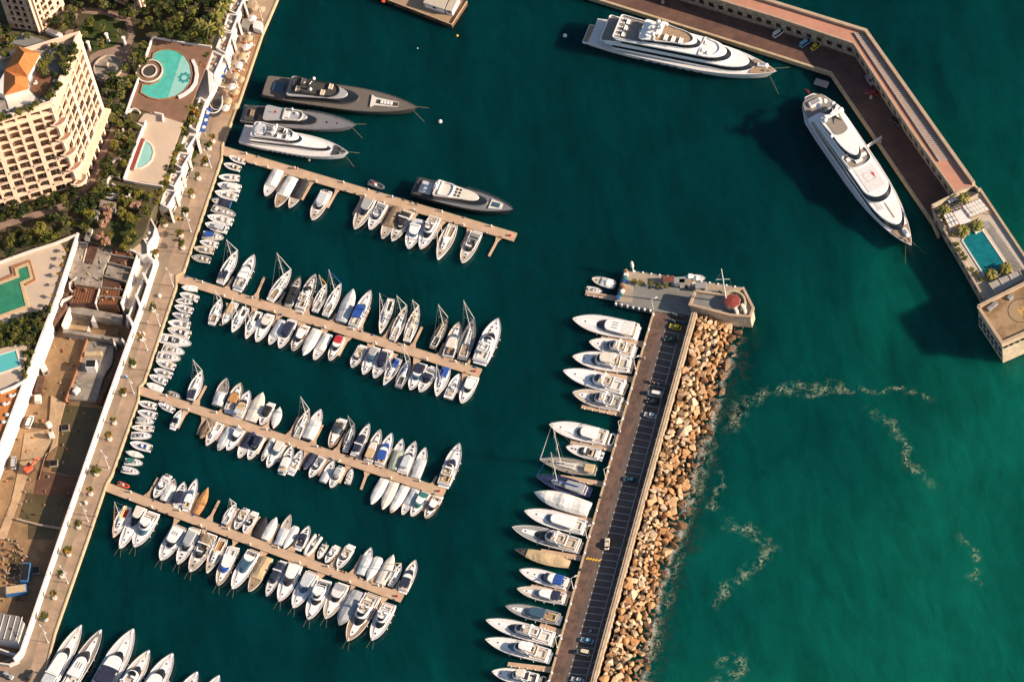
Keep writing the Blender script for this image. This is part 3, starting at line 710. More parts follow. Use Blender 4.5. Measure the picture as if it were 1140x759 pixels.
# ---------------------------------------------------------------- mole head platform and its fort
pl = [P(*q, 2.0) for q in ((694.6,300),(760,309.5),(826.7,320),(834,350),(776,352.5),(729,346.5),(684.5,337.5),(690,316))]
b = mb('concrete_grey'); b.prism([p.xy for p in pl], -4, 2.0); struct(b.build('mole_head'))
b = mb('concrete'); q = [P(*p, 2.0) for p in ((695.5,301.5),(826,321),(822,327),(775,320),(706,315),(704,337),(686,335),(692,316))]; b.prism([p.xy for p in q], 2.0, 2.006); struct(b.build('platform_paving'))
for i in range(7):
    p = P(685.5+i*6.4, 338.2+i*1.2, 2.0); b = mb('plastic_white'); b.lathe((p.x,p.y,2.0), [(.3,-1.2),(.42,-.3),(.42,.2),(.25,.4)], 8)
    tag(b.build('bollard', origin=(p.x,p.y,2.0)), 'round white fender bollard on the lower edge of the mole head', 'bollard', 'white bollards on the lower edge')
for i in range(14):
    p = P(697+i*9.3, 300.6+i*1.42, 2.0)
    if 5 < i < 9: continue
    b = mb('plastic_white'); b.lathe((p.x,p.y,2.0), [(.25,-1.0),(.36,-.2),(.34,.2),(.2,.35)], 8)
    tag(b.build('bollard', origin=(p.x,p.y,2.0)), 'white bollard on the upper edge of the mole head', 'bollard', 'white bollards on the upper edge')
ZF = 7.0
ft = [P(*q, ZF) for q in ((774,323.4),(806,328),(813,325),(827.5,320.5),(838.5,342),(835,351.8),(812,350),(768,338.5))]
root = thing('harbour_fort', tuple(cen(ft, 2.0)), 'sloping walled stone fort with red octagonal tower at the mole head', 'fort')
o = tuple(cen(ft, 2.0))
def part(b, nm, root, o, **k):
    x = b.build(nm, origin=o, **k); x.parent = root; x.location = (0,0,0); return x
b = mb('stone_light'); cc = cen(ft)
b.prism([cc.xy+(p.xy-cc.xy)*1.03 for p in ft], -4, ZF-.9, top=[p.xy for p in ft]); part(b, 'wall', root, o)
b = mb('parapet'); path_wall([p.xy for p in ft]+[ft[0].xy], .8, ZF-.9, ZF, 'parapet', b); part(b, 'parapet', root, o)
b = mb('concrete_grey'); b.prism([cc.xy+(p.xy-cc.xy)*.96 for p in ft], ZF-.95, ZF-.85); part(b, 'terrace', root, o)
tw = P(815.6, 337.5, ZF)
b = mb('stone_light'); b.lathe((tw.x,tw.y,ZF-.9), [(2.6,0),(2.5,2.0),(2.8,2.1),(2.8,2.3)], 8); part(b, 'tower', root, o)
b = mb('tile_red'); b.lathe((tw.x,tw.y,ZF+1.4), [(2.75,0),(2.6,.25),(.3,.7),(.05,.8)], 8); part(b, 'tower_roof', root, o)
b = mb('stone_light'); N = 12
pts = [(tw.x+4.2*math.cos(a), tw.y+4.2*math.sin(a)) for a in [R(-60)+i*R(13) for i in range(14)]]
path_wall(pts, .6, ZF-.9, ZF+.9, 'stone_light', b); part(b, 'ring_wall', root, o)
for q in ((819,345),(828,344)):
    p = P(*q, ZF); b = mb('gel_cream'); b.rbox((p.x,p.y,ZF+.2), (1.1,3.2,2.0), R(12), .2); part(b, 'stair_block', root, o)
p = P(808.5, 334.5, ZF); h = max(6, solve_h((808.5,334.5), ZF, (805.6,299)))
fr_ = thing('flagpole', (p.x,p.y,ZF-.9), 'tall white flagpole with yard standing on the harbour fort', 'flagpole')
b = mb('plastic_white'); b.tube((0,0,0),(0,0,h+.9),.24,.13,8); b.build('pole', fr_); b = mb('plastic_white'); b.tube((-2.2,.5,h*.72),(2.2,-.5,h*.72),.1,.08,6); b.build('yard', fr_)
b = mb('steel'); b.path([(-3,1.0,.6),(-2.2,.5,h*.72),(0,0,h*.95)], .03, 4); b.path([(3,-1,.6),(2.2,-.5,h*.72)], .03, 4); b.build('stay', fr_)
p = FP('Z6', 372, 110, 2.0); sgn = thing('beacon', (p.x,p.y,2.0), 'slim white harbour beacon on the left corner of the mole head', 'beacon')
b = mb('plastic_white'); b.lathe((0,0,0),[(.4,0),(.25,.4),(.2,2.6),(.55,3.0),(.5,5.2),(.15,6.4)],8); b.build('post', sgn); b = mb('glass'); b.lathe((0,0,6.6),[(.25,0),(.25,.5),(.05,.7)],8); b.build('lantern', sgn)
# clutter on the platform
rr = random.Random(5)
cl = [('crate','wood_varnish','brown crate'),('crate','cloth_white','white crate'),('net_pile','cloth_green','green net heap'),('crate','cloth_blue','blue crate'),('net_pile','cloth_brown','brown net heap')]
for i in range(26):
    if i < 9: q = (694+rr.uniform(0,5)-i*.9, 303+i*3.6)
    else: q = (742+(i-9)*2.6+rr.uniform(-1,1), 311.5+(i-9)*.42+rr.uniform(-2,2))
    p = P(*q, 2.0); nm, mt, lk = cl[i % 5]; b = mb(mt)
    if nm == 'crate': b.rbox((p.x,p.y,2.45), (1.4,1.0,.9), rr.random()*3, .1)
    else: b.lathe((p.x,p.y,2.0), [(1.0,0),(.9,.4),(.4,.7)], 7)
    side = 'left' if i < 9 else 'upper'
    tag(b.build(nm, origin=(p.x,p.y,2.0)), f'{lk} among fishing gear on the {side} edge of the mole head', nm.replace('_',' '), f'fishing gear on the {side} edge')
for i, q in enumerate(((745,315),(757,316),(763,318),(781,322))):
    p = P(*q, 2.0); h = 2.4; s = thing('work_hut', (p.x,p.y,2.0), f'small flat roofed hut on the mole head, {ORD[i]} from left', 'hut', 'huts on the mole head', R(-12))
    b = mb(['gel_grey','gel','gel_cream','gel_grey'][i]); b.rbox((0,0,h/2),(3.4,2.0,h),0,.1); b.build('body', s); b = mb(['rust_red','deck_grey','teak_grey','deck_grey'][i]); b.rbox((0,0,h+.08),(3.7,2.3,.16),0,.05); b.build('roof', s)
    b = mb('window_dark'); b.box((.4,-1.01,1.0),(.9,.04,1.8)); b.build('door', s)
# ---------------------------------------------------------------- armour rocks
RM = [mat('rock_a',(.44,.275,.145),.95,.25,.9,detail=8,bump=.12,bscale=1.4), mat('rock_b',(.50,.35,.215),.95,.22,.9,detail=8,bump=.12,bscale=1.4), mat('rock_c',(.40,.21,.09),.95,.3,.9,detail=8,bump=.12,bscale=1.4), mat('rock_d',(.52,.39,.27),.95,.2,.9,detail=8,bump=.12,bscale=1.4)]
RWET = mat('rock_wet',(.15,.085,.042),.6,.35,.9,detail=8,bump=.12,bscale=1.4)
import bmesh
def rock_mesh(seed, m):
    r_ = random.Random(seed); bm = bmesh.new()
    for _ in range(13):
        v = Vector((r_.uniform(-1,1), r_.uniform(-1,1), r_.uniform(-1,1)))
        k = max(abs(v.x), abs(v.y), abs(v.z)); v = v/k*r_.uniform(.7,1.0); v *= (1 - .22*min(1, (abs(v.x)*abs(v.y)*abs(v.z))))
        bm.verts.new((v.x, v.y*r_.uniform(.7,.9), v.z*.7))
    res = bmesh.ops.convex_hull(bm, input=bm.verts)
    junk = [g for g in res['geom_interior'] if isinstance(g, bmesh.types.BMVert)]
    if junk: bmesh.ops.delete(bm, geom=junk, context='VERTS')
    bmesh.ops.bevel(bm, geom=list(bm.edges), offset=.035, segments=1, affect='EDGES')
    me = bpy.data.meshes.new('rock'); bm.to_mesh(me); bm.free(); me.materials.append(m); return me
RMESH = [[rock_mesh(10*k+j, m) for j in range(4)] for k, m in enumerate(RM+[RWET])]
shore = [(823,361),(817,386),(803,422),(797,451),(777,515),(757,585),(743,630),(733,657),(725,703),(713,759),(690,850)]
inner = [(777,350),(771,375),(761,412),(754,440),(736,503),(718,570),(704,622),(697,650),(684,700),(667,762),(642,850)]
shW = [P(*q, 0).xy for q in shore]; inW = [P(*q, 4.2).xy for q in inner]
b = mb(mat('rock_core',(.055,.04,.027),.95,.3,.5)); vs = []
for i in range(len(shW)):
    d = (shW[i]-inW[i]).normalized(); vs += [(*inW[i], 3.0), (*(shW[i]-d*2.5), -1.1), (*(shW[i]+d*2), -4)]
b.add(vs, [(3*i+j, 3*i+j+1, 3*i+j+4, 3*i+j+3) for i in range(len(shW)-1) for j in (0,1)]); struct(b.build('rock_slope'))
rr = random.Random(11); placed = []
def seg_pt(u, k):
    i = min(len(shW)-2, int(u)); t = u-i
    a = inW[i]*(1-t)+inW[i+1]*t; c = shW[i]*(1-t)+shW[i+1]*t
    return a*(1-k)+c*k, (c-a).length
tries = 0
while len(placed) < 640 and tries < 60000:
    tries += 1; u = rr.uniform(0, len(shW)-1.001); k = rr.uniform(.04, 1.02) if rr.random() < .93 else rr.uniform(1.0, 1.1)
    p, wd = seg_pt(u, k); s = rr.choice((.9,1.15,1.35,1.55,1.75,2.0))*rr.uniform(.85,1.15)
    if k > .85: s *= 1.05
    ok = True
    for q, sq, _ in placed:
        if abs(q.x-p.x) < 3 and abs(q.y-p.y) < 3 and (q-p).length < (s+sq)*.60: ok = False; break
    if ok: placed.append((p, s, k))
placed.sort(key=lambda e: -e[1])
def cam_px(p, z):
    v = Vector((p.x, p.y, z))-CPOS; return 570+FPX*v.dot(CR)/(-v.dot(CB)), 379.5-FPX*v.dot(CU)/(-v.dot(CB))
inv = [e for e in placed if cam_px(e[0], 1)[1] < 766]
solo = inv[:300]; rest = [e for e in placed if e not in solo]
def rz_(k): return 3.9*max(0.0, 1-k)**1.05 - .45*k
def rock_args(p, s, k):
    if k > .90 or (k > .78 and rr.random() < .45): fam = 4
    else: fam = rr.choices((0,1,2,3), (3,3 if k < .5 else 1.2, 1.2+k*5, 2.0 if k < .5 else .3))[0]
    return RMESH[fam][rr.randrange(4)], Matrix.Translation((p.x,p.y,rz_(k)+rr.uniform(-.2,.35))) @ Matrix.Rotation(rr.uniform(0,6.28),4,'Z') @ Matrix.Rotation(rr.uniform(-.5,.5),4,'X') @ Matrix.Rotation(rr.uniform(-.5,.5),4,'Y') @ Matrix.Diagonal((s,s*rr.uniform(.8,1.1),s*rr.uniform(.8,1.1),1))
for p, s, k in solo:
    me, mt = rock_args(p, s, k); o = bpy.data.objects.new('boulder', me); col.objects.link(o); o.matrix_world = mt
    if k > .90: tag(o, 'dark wet brown boulder at the waterline of the rock slope', 'boulder', 'wet boulders at the waterline')
    else: tag(o, 'rough orange tan boulder piled on the dry rock slope beside the sea wall', 'boulder', 'dry boulders of the rock slope')
b = MB()
for p, s, k in rest:
    me, mt = rock_args(p, s, k); b.use(me.materials[0]); b.add([mt @ v.co for v in me.vertices], [tuple(f_.vertices) for f_ in me.polygons])
for _ in range(800):   # rubble between the big stones
    p, wd = seg_pt(rr.uniform(0, len(shW)-1.001), rr.uniform(.02, .95)); k = rr.uniform(0,1)
    kk = 0
    me, mt = rock_args(p, rr.uniform(.35,.6), .5)
    kq = rr.random()
    # place on the slope surface beneath
    i_best = min(range(len(shW)), key=lambda i: (inW[i]-p).length+(shW[i]-p).length)
    fr2 = min(1, max(0, (p-inW[i_best]).dot(shW[i_best]-inW[i_best])/(shW[i_best]-inW[i_best]).length_squared))
    mt.translation.z = rz_(fr2)-.5
    b.use(me.materials[0]); b.add([mt @ v.co for v in me.vertices], [tuple(f_.vertices) for f_ in me.polygons])
o = b.build('boulders'); o['kind'] = 'stuff'; o['label'] = 'smaller stones filling the rock slope between the larger boulders'; o['category'] = 'stones'
# ---------------------------------------------------------------- foam
def foam_mat(dens, nm, sc_=1.1, col_=(.50,.58,.38,1), amax=1.0, thin=.06, lo=.40):
    m = bpy.data.materials.new(nm); m.use_nodes = True; t = m.node_tree; bs = t.nodes['Principled BSDF']
    bs.inputs['Base Color'].default_value = col_; bs.inputs['Roughness'].default_value = .8
    g = t.nodes.new('ShaderNodeNewGeometry'); at = t.nodes.new('ShaderNodeAttribute'); at.attribute_name = 'edge'
    n = t.nodes.new('ShaderNodeTexNoise'); n.inputs['Scale'].default_value = sc_; n.inputs['Detail'].default_value = 7; n.inputs['Roughness'].default_value = .7; n.inputs['Distortion'].default_value = 1.0
    t.links.new(g.outputs['Position'], n.inputs['Vector'])
    ab = t.nodes.new('ShaderNodeMath'); ab.operation = 'SUBTRACT'; ab.inputs[1].default_value = .5; t.links.new(n.outputs['Fac'], ab.inputs[0])
    a2 = t.nodes.new('ShaderNodeMath'); a2.operation = 'ABSOLUTE'; t.links.new(ab.outputs[0], a2.inputs[0])
    mr = t.nodes.new('ShaderNodeMapRange'); mr.inputs[1].default_value = .0; mr.inputs[2].default_value = thin; mr.inputs[3].default_value = 1; mr.inputs[4].default_value = 0; t.links.new(a2.outputs[0], mr.inputs[0])
    n3 = t.nodes.new('ShaderNodeTexNoise'); n3.inputs['Scale'].default_value = .3; n3.inputs['Detail'].default_value = 5; t.links.new(g.outputs['Position'], n3.inputs['Vector'])
    mr3 = t.nodes.new('ShaderNodeMapRange'); mr3.inputs[1].default_value = lo; mr3.inputs[2].default_value = lo+.2; t.links.new(n3.outputs['Fac'], mr3.inputs[0])
    mu0 = t.nodes.new('ShaderNodeMath'); mu0.operation = 'MULTIPLY'; t.links.new(mr.outputs[0], mu0.inputs[0]); t.links.new(mr3.outputs[0], mu0.inputs[1])
    mu = t.nodes.new('ShaderNodeMath'); mu.operation = 'MULTIPLY'; t.links.new(mu0.outputs[0], mu.inputs[0]); t.links.new(at.outputs['Fac'], mu.inputs[1])
    m2 = t.nodes.new('ShaderNodeMath'); m2.operation = 'MULTIPLY'; m2.inputs[1].default_value = dens; m2.use_clamp = True; t.links.new(mu.outputs[0], m2.inputs[0])
    m5 = t.nodes.new('ShaderNodeMath'); m5.operation = 'MULTIPLY'; m5.inputs[1].default_value = amax; t.links.new(m2.outputs[0], m5.inputs[0]); t.links.new(m5.outputs[0], bs.inputs['Alpha']); return m
def ribbon(name, pts, wpx_, m, z, label):
    W2 = [P(*q, z).xy for q in pts]; pts2 = []
    for i in range(len(W2)-1):   # resample with a wobble
        for k in range(6):
            t = k/6; pts2.append(W2[i]*(1-t)+W2[i+1]*t)
    pts2.append(W2[-1]); vs = []; ed = []
    for i, p in enumerate(pts2):
        d = (pts2[min(i+1, len(pts2)-1)]-pts2[max(i-1, 0)]).normalized(); n = Vector((-d.y, d.x)); wv = wpx_*(.6+.6*abs(math.sin(i*1.3)*math.sin(i*.37+1))); jit = math.sin(i*2.1+len(pts))*.35+math.sin(i*.9)*.5
        e = min(1, i/5, (len(pts2)-1-i)/5)
        for k in (-1,-.45,.0,.45,1): vs.append((*(p+n*(k*wv+jit)), z)); ed.append(e*(0 if abs(k) == 1 else .4 if k else 1))
    fs = [(5*i+j, 5*i+j+1, 5*i+j+6, 5*i+j+5) for i in range(len(pts2)-1) for j in range(4)]
    b = mb(m); b.add(vs, fs); o = b.build(name); at = o.data.attributes.new('edge', 'FLOAT', 'POINT'); at.data.foreach_set('value', ed)
    o['kind'] = 'stuff'; o['label'] = label; o['category'] = 'foam'; return o
fm, fw = foam_mat(1.9, 'foam_scum', .55, amax=.55, thin=.024, lo=.40), foam_mat(2.2, 'foam_surf', 1.5, (.62,.6,.52,1), .85); MATS['fm'] = fm; MATS['fw'] = fw
Zf = lambda pts: fps('Z17', pts)
def wisp(pts, label, w=.9, spread=2.2, n=3):
    n = 2; w = w*2.4; spread = spread*.7
    for k in range(n):
        r_ = random.Random(len(pts)*7+k); q = [(x+r_.uniform(-spread,spread), y+r_.uniform(-spread,spread)) for x, y in pts]
        ribbon('foam', q, w*r_.uniform(.6,1.3), 'fm', .05+.012*k, label)
wisp(Zf([(150,205),(156,180),(164,155),(190,130),(240,110),(300,102),(370,102),(440,105)]), 'arc of pale foam curving away from the rock slope', 1.2)
wisp(Zf([(150,190),(162,165),(180,142),(200,128)]), 'denser knot where the foam arc meets the rocks', 2.4, 1.5, 2)
wisp(Zf([(290,125),(340,118),(400,110),(470,112),(530,105),(570,115),(600,135)]), 'faint end of the foam arc in open water', .6)
wisp(Zf([(440,150),(490,168),(520,205),(545,240),(535,265),(570,295),(612,335)]), 'pale foam streak running down through green water', 1.1)
wisp(Zf([(645,425),(680,455),(700,490),(690,520),(705,545)]), 'short foam streak near the right edge', .9)
wisp(Zf([(125,405),(165,415),(205,430),(235,460),(205,500),(160,530),(130,555),(110,600)]), 'hook shaped foam streak beside the lower rock slope', 1.2)
wisp(Zf([(110,730),(150,700),(180,720),(160,745),(120,755),(105,740)]), 'knot of foam near the bottom edge', 1.3)
wisp(Zf([(115,285),(130,310),(118,330),(100,365),(130,372)]), 'small foam wisps below the rock slope bend', .8)
SH = [(825,372),(818,390),(805,424),(799,452),(789,485),(779,516),(768,552),(759,586),(745,632),(736,658),(728,703),(716,759),(695,840)]
ribbon('foam', [(x-1, y) for x, y in SH], 1.9, 'fw', .09, 'white surf along the foot of the rock slope')
ribbon('foam', [(x+2.5, y) for x, y in SH], 1.3, 'fm', .07, 'second thin line of surf off the rock slope')
ribbon('foam', [(x+6+3*math.sin(y*.05), y) for x, y in SH[3:]], 2.8, 'fm', .05, 'thin scattered foam just off the rock slope')
MATS['subm'] = foam_mat(3.0, 'submerged_rock', .5, (.012,.022,.016,1), .62)  # dark translucent tint: submerged rocks, with rock shadows painted into it
x = ribbon('submerged_rocks_shade', [(x+7, y) for x, y in SH], 7.0, 'subm', .03, 'dark submerged rocks and rock shadows in the shallow water beside the slope'); x['category'] = 'rocks'
# ---------------------------------------------------------------- cars and motorcycles
def car(p, az, colr, label, group, kind='car', L=4.3, W=1.8):
    r = thing('parked_car' if kind != 'van' else 'parked_van', p, label, 'car' if kind != 'van' else 'van', group, az)
    m = mat('car_'+colr, dict(white=(.72,.70,.66), yellow=(.70,.50,.03), dark=(.03,.035,.035), teal=(.02,.09,.12), cream=(.62,.55,.42), blue=(.22,.42,.55), red=(.35,.03,.03), silver=(.35,.35,.36), green=(.02,.06,.045))[colr], .25)
    h = .78 if kind != 'van' else 1.1
    b = mb(m); n = 8; pl = [(-L/2,-W*.40),(-L/2+.25,-W*.49),(L/2-.6,-W*.49),(L/2-.1,-W*.36),(L/2,0),(L/2-.1,W*.36),(L/2-.6,W*.49),(-L/2+.25,W*.49),(-L/2,W*.40)]
    slab(b, pl[::-1], .28, h, .08, .12, .08, .12); b.build('body', r)
    b = mb('glass')
    if kind == 'van': x0, x1, hh, wr = -L*.46, L*.38, 1.95, .9
    else: x0, x1, hh, wr = -L*.40, L*.26, 1.42, .84
    slab(b, plan(x0, x1, W*wr, W*wr*.95, .3, .2, 4), h-.1, hh-.05, .16, .75, .35 if kind != 'van' else .1, .03); b.build('windows', r)
    b = mb(m); slab(b, plan(x0+.35 if kind != 'van' else x0+.02, x1-.85, W*wr*.84, W*wr*.80, .25, .2, 4), hh-.07, hh+.02, .05, .1, .05, .03)
    if kind == 'convertible': pass
    b.build('roof', r)
    for sx in (-.3,.31):
        for sy in (1,-1):
            b = mb('rubber_black' if 'rubber_black' in MATS else mat('rubber_black',(.02,.02,.02),.8)); b.tube((L*sx, sy*(W/2-.22), .32), (L*sx, sy*(W/2+.02), .32), .32, .32, 12); wh = b.build('wheel', r)
            b = mb('steel'); b.tube((L*sx, sy*(W/2+.0), .32), (L*sx, sy*(W/2+.035), .32), .19, .19, 10); b.build('rim', wh)
    for sy in (1,-1):
        b = mb('plastic_white'); b.rbox((L/2-.22, sy*W*.33, .62), (.2,.32,.14), 0, .04); b.build('headlight', r)
        b = mb('red_mark'); b.rbox((-L/2+.06, sy*W*.36, .66), (.12,.25,.14), 0, .04); b.build('tail_light', r)
    return r
def baycar(px, colr, label, kind='car', flip=True, L=4.3):
    p0, p1 = P(px[0]-5, px[1]-1.1, ZM+.012), P(px[0]+5, px[1]+1.1, ZM+.012); a = math.atan2(p1.y-p0.y, p1.x-p0.x) + (math.pi if flip else 0)
    q = (p0+p1)/2; return car(tuple(q), a, colr, label, 'cars parked on the mole', kind, L)
baycar((752,364.8),'yellow','bright yellow car, topmost car parked on the mole')
baycar((747,379),'green','very dark green car just below the yellow car')
baycar((729.3,439.5),'white','long white van parked on the mole', 'van', L=5.0)
baycar((727.5,448.0),'dark','black car parked directly below the white van')
baycar((724,463.0),'white','white car two bays below the white van')
baycar((702,534.7),'teal','dark teal car alone in the middle of the car park')
baycar((653.4,713.6),'blue','pale blue car near the lower end of the car park')
baycar((649.5,727),'cream','cream van below the pale blue car','van')
baycar((643,757.5),'white','white car cut by the bottom edge on the mole')
p0, p1 = FP('Z13',545,270,ZM+.012), FP('Z13',537,385,ZM+.012); q = (p0+p1)/2
car(tuple(q), math.atan2(p0.y-p1.y, p0.x-p1.x), 'cream', 'cream car driving along the mole road', 'cars on the mole road')
def motorbike(p, az, label, m='engine'):
    r = thing('motorcycle', p, label, 'motorcycle', 'parked motorcycles', az)
    for x in (-.65,.65):
        b = mb('rubber_black'); b.tube((x,-.06,.32),(x,.06,.32),.32,.32,12); b.build('wheel', r)
    b = mb(m); b.rbox((0,0,.65),(1.0,.3,.4),0,.1); b.rbox((.25,0,.9),(.5,.34,.25),0,.1); b.build('body', r)
    b = mb('seat_grey'); b.rbox((-.35,0,.9),(.8,.3,.14),0,.05); b.build('seat', r)
    b = mb('steel'); b.tube((.5,-.38,1.1),(.5,.38,1.1),.03,.03,6); b.tube((.65,0,.35),(.5,0,1.1),.05,.04,6); b.build('handlebar', r)
for i, q in enumerate([(750,351),(753,352),(756,353),(759,354),(747,357),(751,358.5),(757,359),(761,360)]):
    motorbike(tuple(P(*q, ZM+.012)), R(-70)+i*.1, 'motorcycle in the packed rows at the upper end of the car park', ['engine','gel','gel_dark','gel_red','engine','gel','engine','gel_blue'][i])
for i, q in enumerate([(724,426),(728,427),(733,428),(738,429)]): motorbike(tuple(P(*q, ZM+.012)), R(-70)+i*.15, 'motorcycle in the short row above the white van', ['gel_red','cloth_yellow','gel','engine'][i])
motorbike(tuple(P(657,703.5,ZM+.012)), R(20), 'single motorcycle above the pale blue car', 'gel')
# ---------------------------------------------------------------- the wharf and breakwater building at the upper right
ZQ = 2.0
wf = [P(*q, ZQ) for q in ((560,-34),(670,0.5),(860,60),(925,81),(1038,247),(1045,262))]
bk = [P(*q, ZQ) for q in ((1072,236),(958,60),(855,24),(610,-60))]
b = mb('wharf_brown'); b.prism([p.xy for p in wf+bk], -4, ZQ); struct(b.build('wharf'))
b = path_wall([p.xy for p in wf], .8, -4, ZQ+.12, 'coping'); tag(b.build('quay_kerb', origin=tuple(cen(wf, 0))), 'pale stone kerb along the water edge of the upper right wharf', 'kerb')
ZR = 10.0
inn = [P(*q, ZR) for q in ((690,-34),(860,18),(950.6,48.5),(1016,147.5),(1062,212))]
out = [P(*q, ZR) for q in ((705,-44),(860,3.5),(964,35.5),(1052,160),(1084,205))]
root = thing('breakwater_building', tuple(cen(inn+out, ZQ)), 'long bent breakwater building with flat pink roof above the brown wharf', 'building'); o = tuple(cen(inn+out, ZQ))
b = mb('stone_wall'); b.prism([p.xy for p in inn]+[p.xy for p in reversed(out)], -4, ZR-.4); part(b, 'wall', root, o)
b = mb('roof_pink'); b.prism([p.xy for p in inn]+[p.xy for p in reversed(out)], ZR-.4, ZR-.2); part(b, 'roof', root, o)
b = mb('parapet'); path_wall([p.xy for p in inn], .5, ZR-.6, ZR+.3, 'parapet', b); part(b, 'inner_parapet', root, o)
b = mb('parapet'); path_wall([p.xy for p in out], 1.1, -4, ZR+1.1, 'parapet', b); part(b, 'sea_parapet', root, o)
# slatted strip along the sea side of the right wing
s0 = [P(*q, ZR) for q in ((951,37),(1046,180))]; s1 = [P(*q, ZR) for q in ((961,37),(1060,180))]
b = mb('planks_grey'); Ls = (s0[1]-s0[0]).length; k = int(Ls/.9)
for i in range(k):
    a_ = s0[0].xy*(1-i/k)+s0[1].xy*i/k; c_ = s1[0].xy*(1-i/k)+s1[1].xy*i/k; path_wall([a_, c_], .45, ZR-.2, ZR-.02, 'planks_grey', b)
path_wall([s0[0].xy, s0[1].xy], .3, ZR-.2, ZR+.35, 'teak', b)
part(b, 'slatted_deck', root, o)
# windows in the harbour face
for j in range(len(inn)-1):
    a_, c_ = inn[j].xy, inn[j+1].xy; Ls = (c_-a_).length; d = (c_-a_).normalized(); n = Vector((d.y, -d.x)); k = int(Ls/3.5)
    if (n.dot(P(700,200,0).xy-a_)) < 0: n = -n
    for i in range(k):
        q = a_+d*((i+.5)*Ls/k)
        px = cam_px(q, 6)
        if px[0] < 740 or px[1] < -8: continue
        b = mb('window_dark'); b.box((q.x+n.x*.03, q.y+n.y*.03, 5.6), (1.7,.12,2.6), math.atan2(d.y,d.x)); x = part(b, 'window', root, o)
        b = mb('parapet')
        b.box((q.x+n.x*.1, q.y+n.y*.1, 4.2), (2.1,.3,.2), math.atan2(d.y,d.x)); b.box((q.x+n.x*.1, q.y+n.y*.1, 7.0), (2.1,.3,.2), math.atan2(d.y,d.x)); y = part(b, 'sill', root, o); y.parent = x
for i, (q, cl_, k_) in enumerate([((867,38),'white','van'),((897,49),'blue','van'),((909,52),'yellow','car'),((971,104),'red','car'),((998,136),'dark','car'),((968.5,90),'silver','car')]):
    p = P(*q, ZQ+.01); car(tuple(p), [R(25),R(25),R(28),R(155),R(-65),R(-75)][i], cl_, ['white van parked against the breakwater building wall','pale blue van parked beside the yellow car','yellow car parked where the wharf bends','dark red car in shade below the bend','black car in shade near the wharf end','pale silver car in shade above the red car'][i], 'vehicles on the wharf', k_, 4.6)
for i, q in enumerate(((738,3),(970,109),(980,158))):
    p = P(*q, ZQ); b = mb('stone_light'); b.lathe((p.x,p.y,ZQ), [(.6,0),(.45,.4),(.5,.9),(.2,1.1)], 8); tag(b.build('bollard', origin=(p.x,p.y,ZQ)), ['bollard on the wharf near the top edge','pale bollard on the wharf edge beside the rounded stern','bollard at the wharf edge by the gangway'][i], 'bollard')
p0, p1 = FP('Z8',380,300,3), FP('Z8',440,268,ZQ); b = mb('alu'); path_wall([p0.xy,p1.xy], 1.0, 2.5, 2.75, 'alu', b); path_wall([p0.xy,p1.xy], .08, 2.7, 3.6, 'steel', b)
tag(b.build('gangway', origin=tuple((p0+p1)/2)), 'light metal gangway from the second superyacht to the wharf', 'gangway')
p = P(914.5, 92.5, .4); b = mb('planks_grey'); b.rbox((p.x,p.y,.3),(4.8,2.4,.6),R(-35),.15); b.rbox((p.x,p.y,.65),(4.4,.2,.12),R(-35),.03); tag(b.build('raft', origin=(p.x,p.y,0)), 'small grey floating raft near the bend of the wharf', 'raft')
# ---------------------------------------------------------------- pool terrace block at the end of the breakwater
ZP = 7.0
blk = [P(*q, ZP) for q in ((1037.5,229),(1084,205.5),(1090.5,211),(1150,300),(1180,345),(1135,368),(1096,334),(1061,272),(1039.5,237.5))]
root = thing('pool_building', tuple(cen(blk, 0)), 'stone harbour building with roof pool, palms and pergolas', 'building'); o = tuple(cen(blk, 0))
b = mb('stone_wall'); b.prism([p.xy for p in blk], -4, ZP); part(b, 'wall', root, o)
b = mb('deck_beige'); cb = cen(blk); poolq = [(1071,268),(1079.5,256.5),(1094,256.5),(1120,295),(1111,309),(1099,312)]
b.prism([cb.xy+(p.xy-cb.xy)*.985 for p in blk], ZP, ZP+.05); part(b, 'terrace_floor', root, o)
b = mb('parapet'); path_wall([p.xy for p in (blk[6],blk[7],blk[8],blk[0])], .7, ZP, ZP+.9, 'parapet', b); path_wall([blk[2].xy, blk[3].xy, blk[4].xy], .8, ZP, ZP+.9, 'parapet', b); part(b, 'parapet', root, o)
mat('pool_teal', (.008,.15,.17), .08, .2, .5, spec=.5, bump=.04, bscale=1.5); mat('pool_turq', (.085,.44,.37), .08, .12, .4, bump=.04, bscale=1.5); mat('pool_green', (.03,.20,.12), .08, .15, .3, bump=.04, bscale=1.5)
mat('pool_light', (.28,.55,.50), .08, .08, .2); mat('pool_blue', (.10,.45,.45), .08)
b = mb('pool_teal'); q = [P(*p, ZP).xy for p in poolq]; b.prism(q, ZP, ZP+.12); part(b, 'pool_water', root, o)
b = mb('gel_cream'); path_wall(q+[q[0]], .5, ZP, ZP+.28, 'gel_cream', b); part(b, 'pool_rim', root, o)
b = mb('planks_grey'); e0 = [P(*p, ZP) for p in ((1096,251),(1134,309))]; e1 = [P(*p, ZP) for p in ((1102,247),(1146,309))]
for i in range(44):
    t = i/44; path_wall([e0[0].xy*(1-t)+e0[1].xy*t, e1[0].xy*(1-t)+e1[1].xy*t], .7, ZP+.05, ZP+.16, 'planks_grey', b)
part(b, 'slatted_deck', root, o)
def tower_wall(q0, q1, z0, z1, nm):
    b = mb('stone_light'); a_, c_ = P(*q0, z1), P(*q1, z1); path_wall([a_.xy, c_.xy], .6, z0, z1, 'stone_light', b); part(b, nm, root, o)
tower_wall((1037.5,228.5),(1084,205), ZP-2, ZP+2.0, 'end_wall'); tower_wall((1041,240),(1089,216), ZP-2, ZP+.5, 'end_wall'); tower_wall((1084,205),(1090,211), ZP-2, ZP+2.0, 'end_wall')
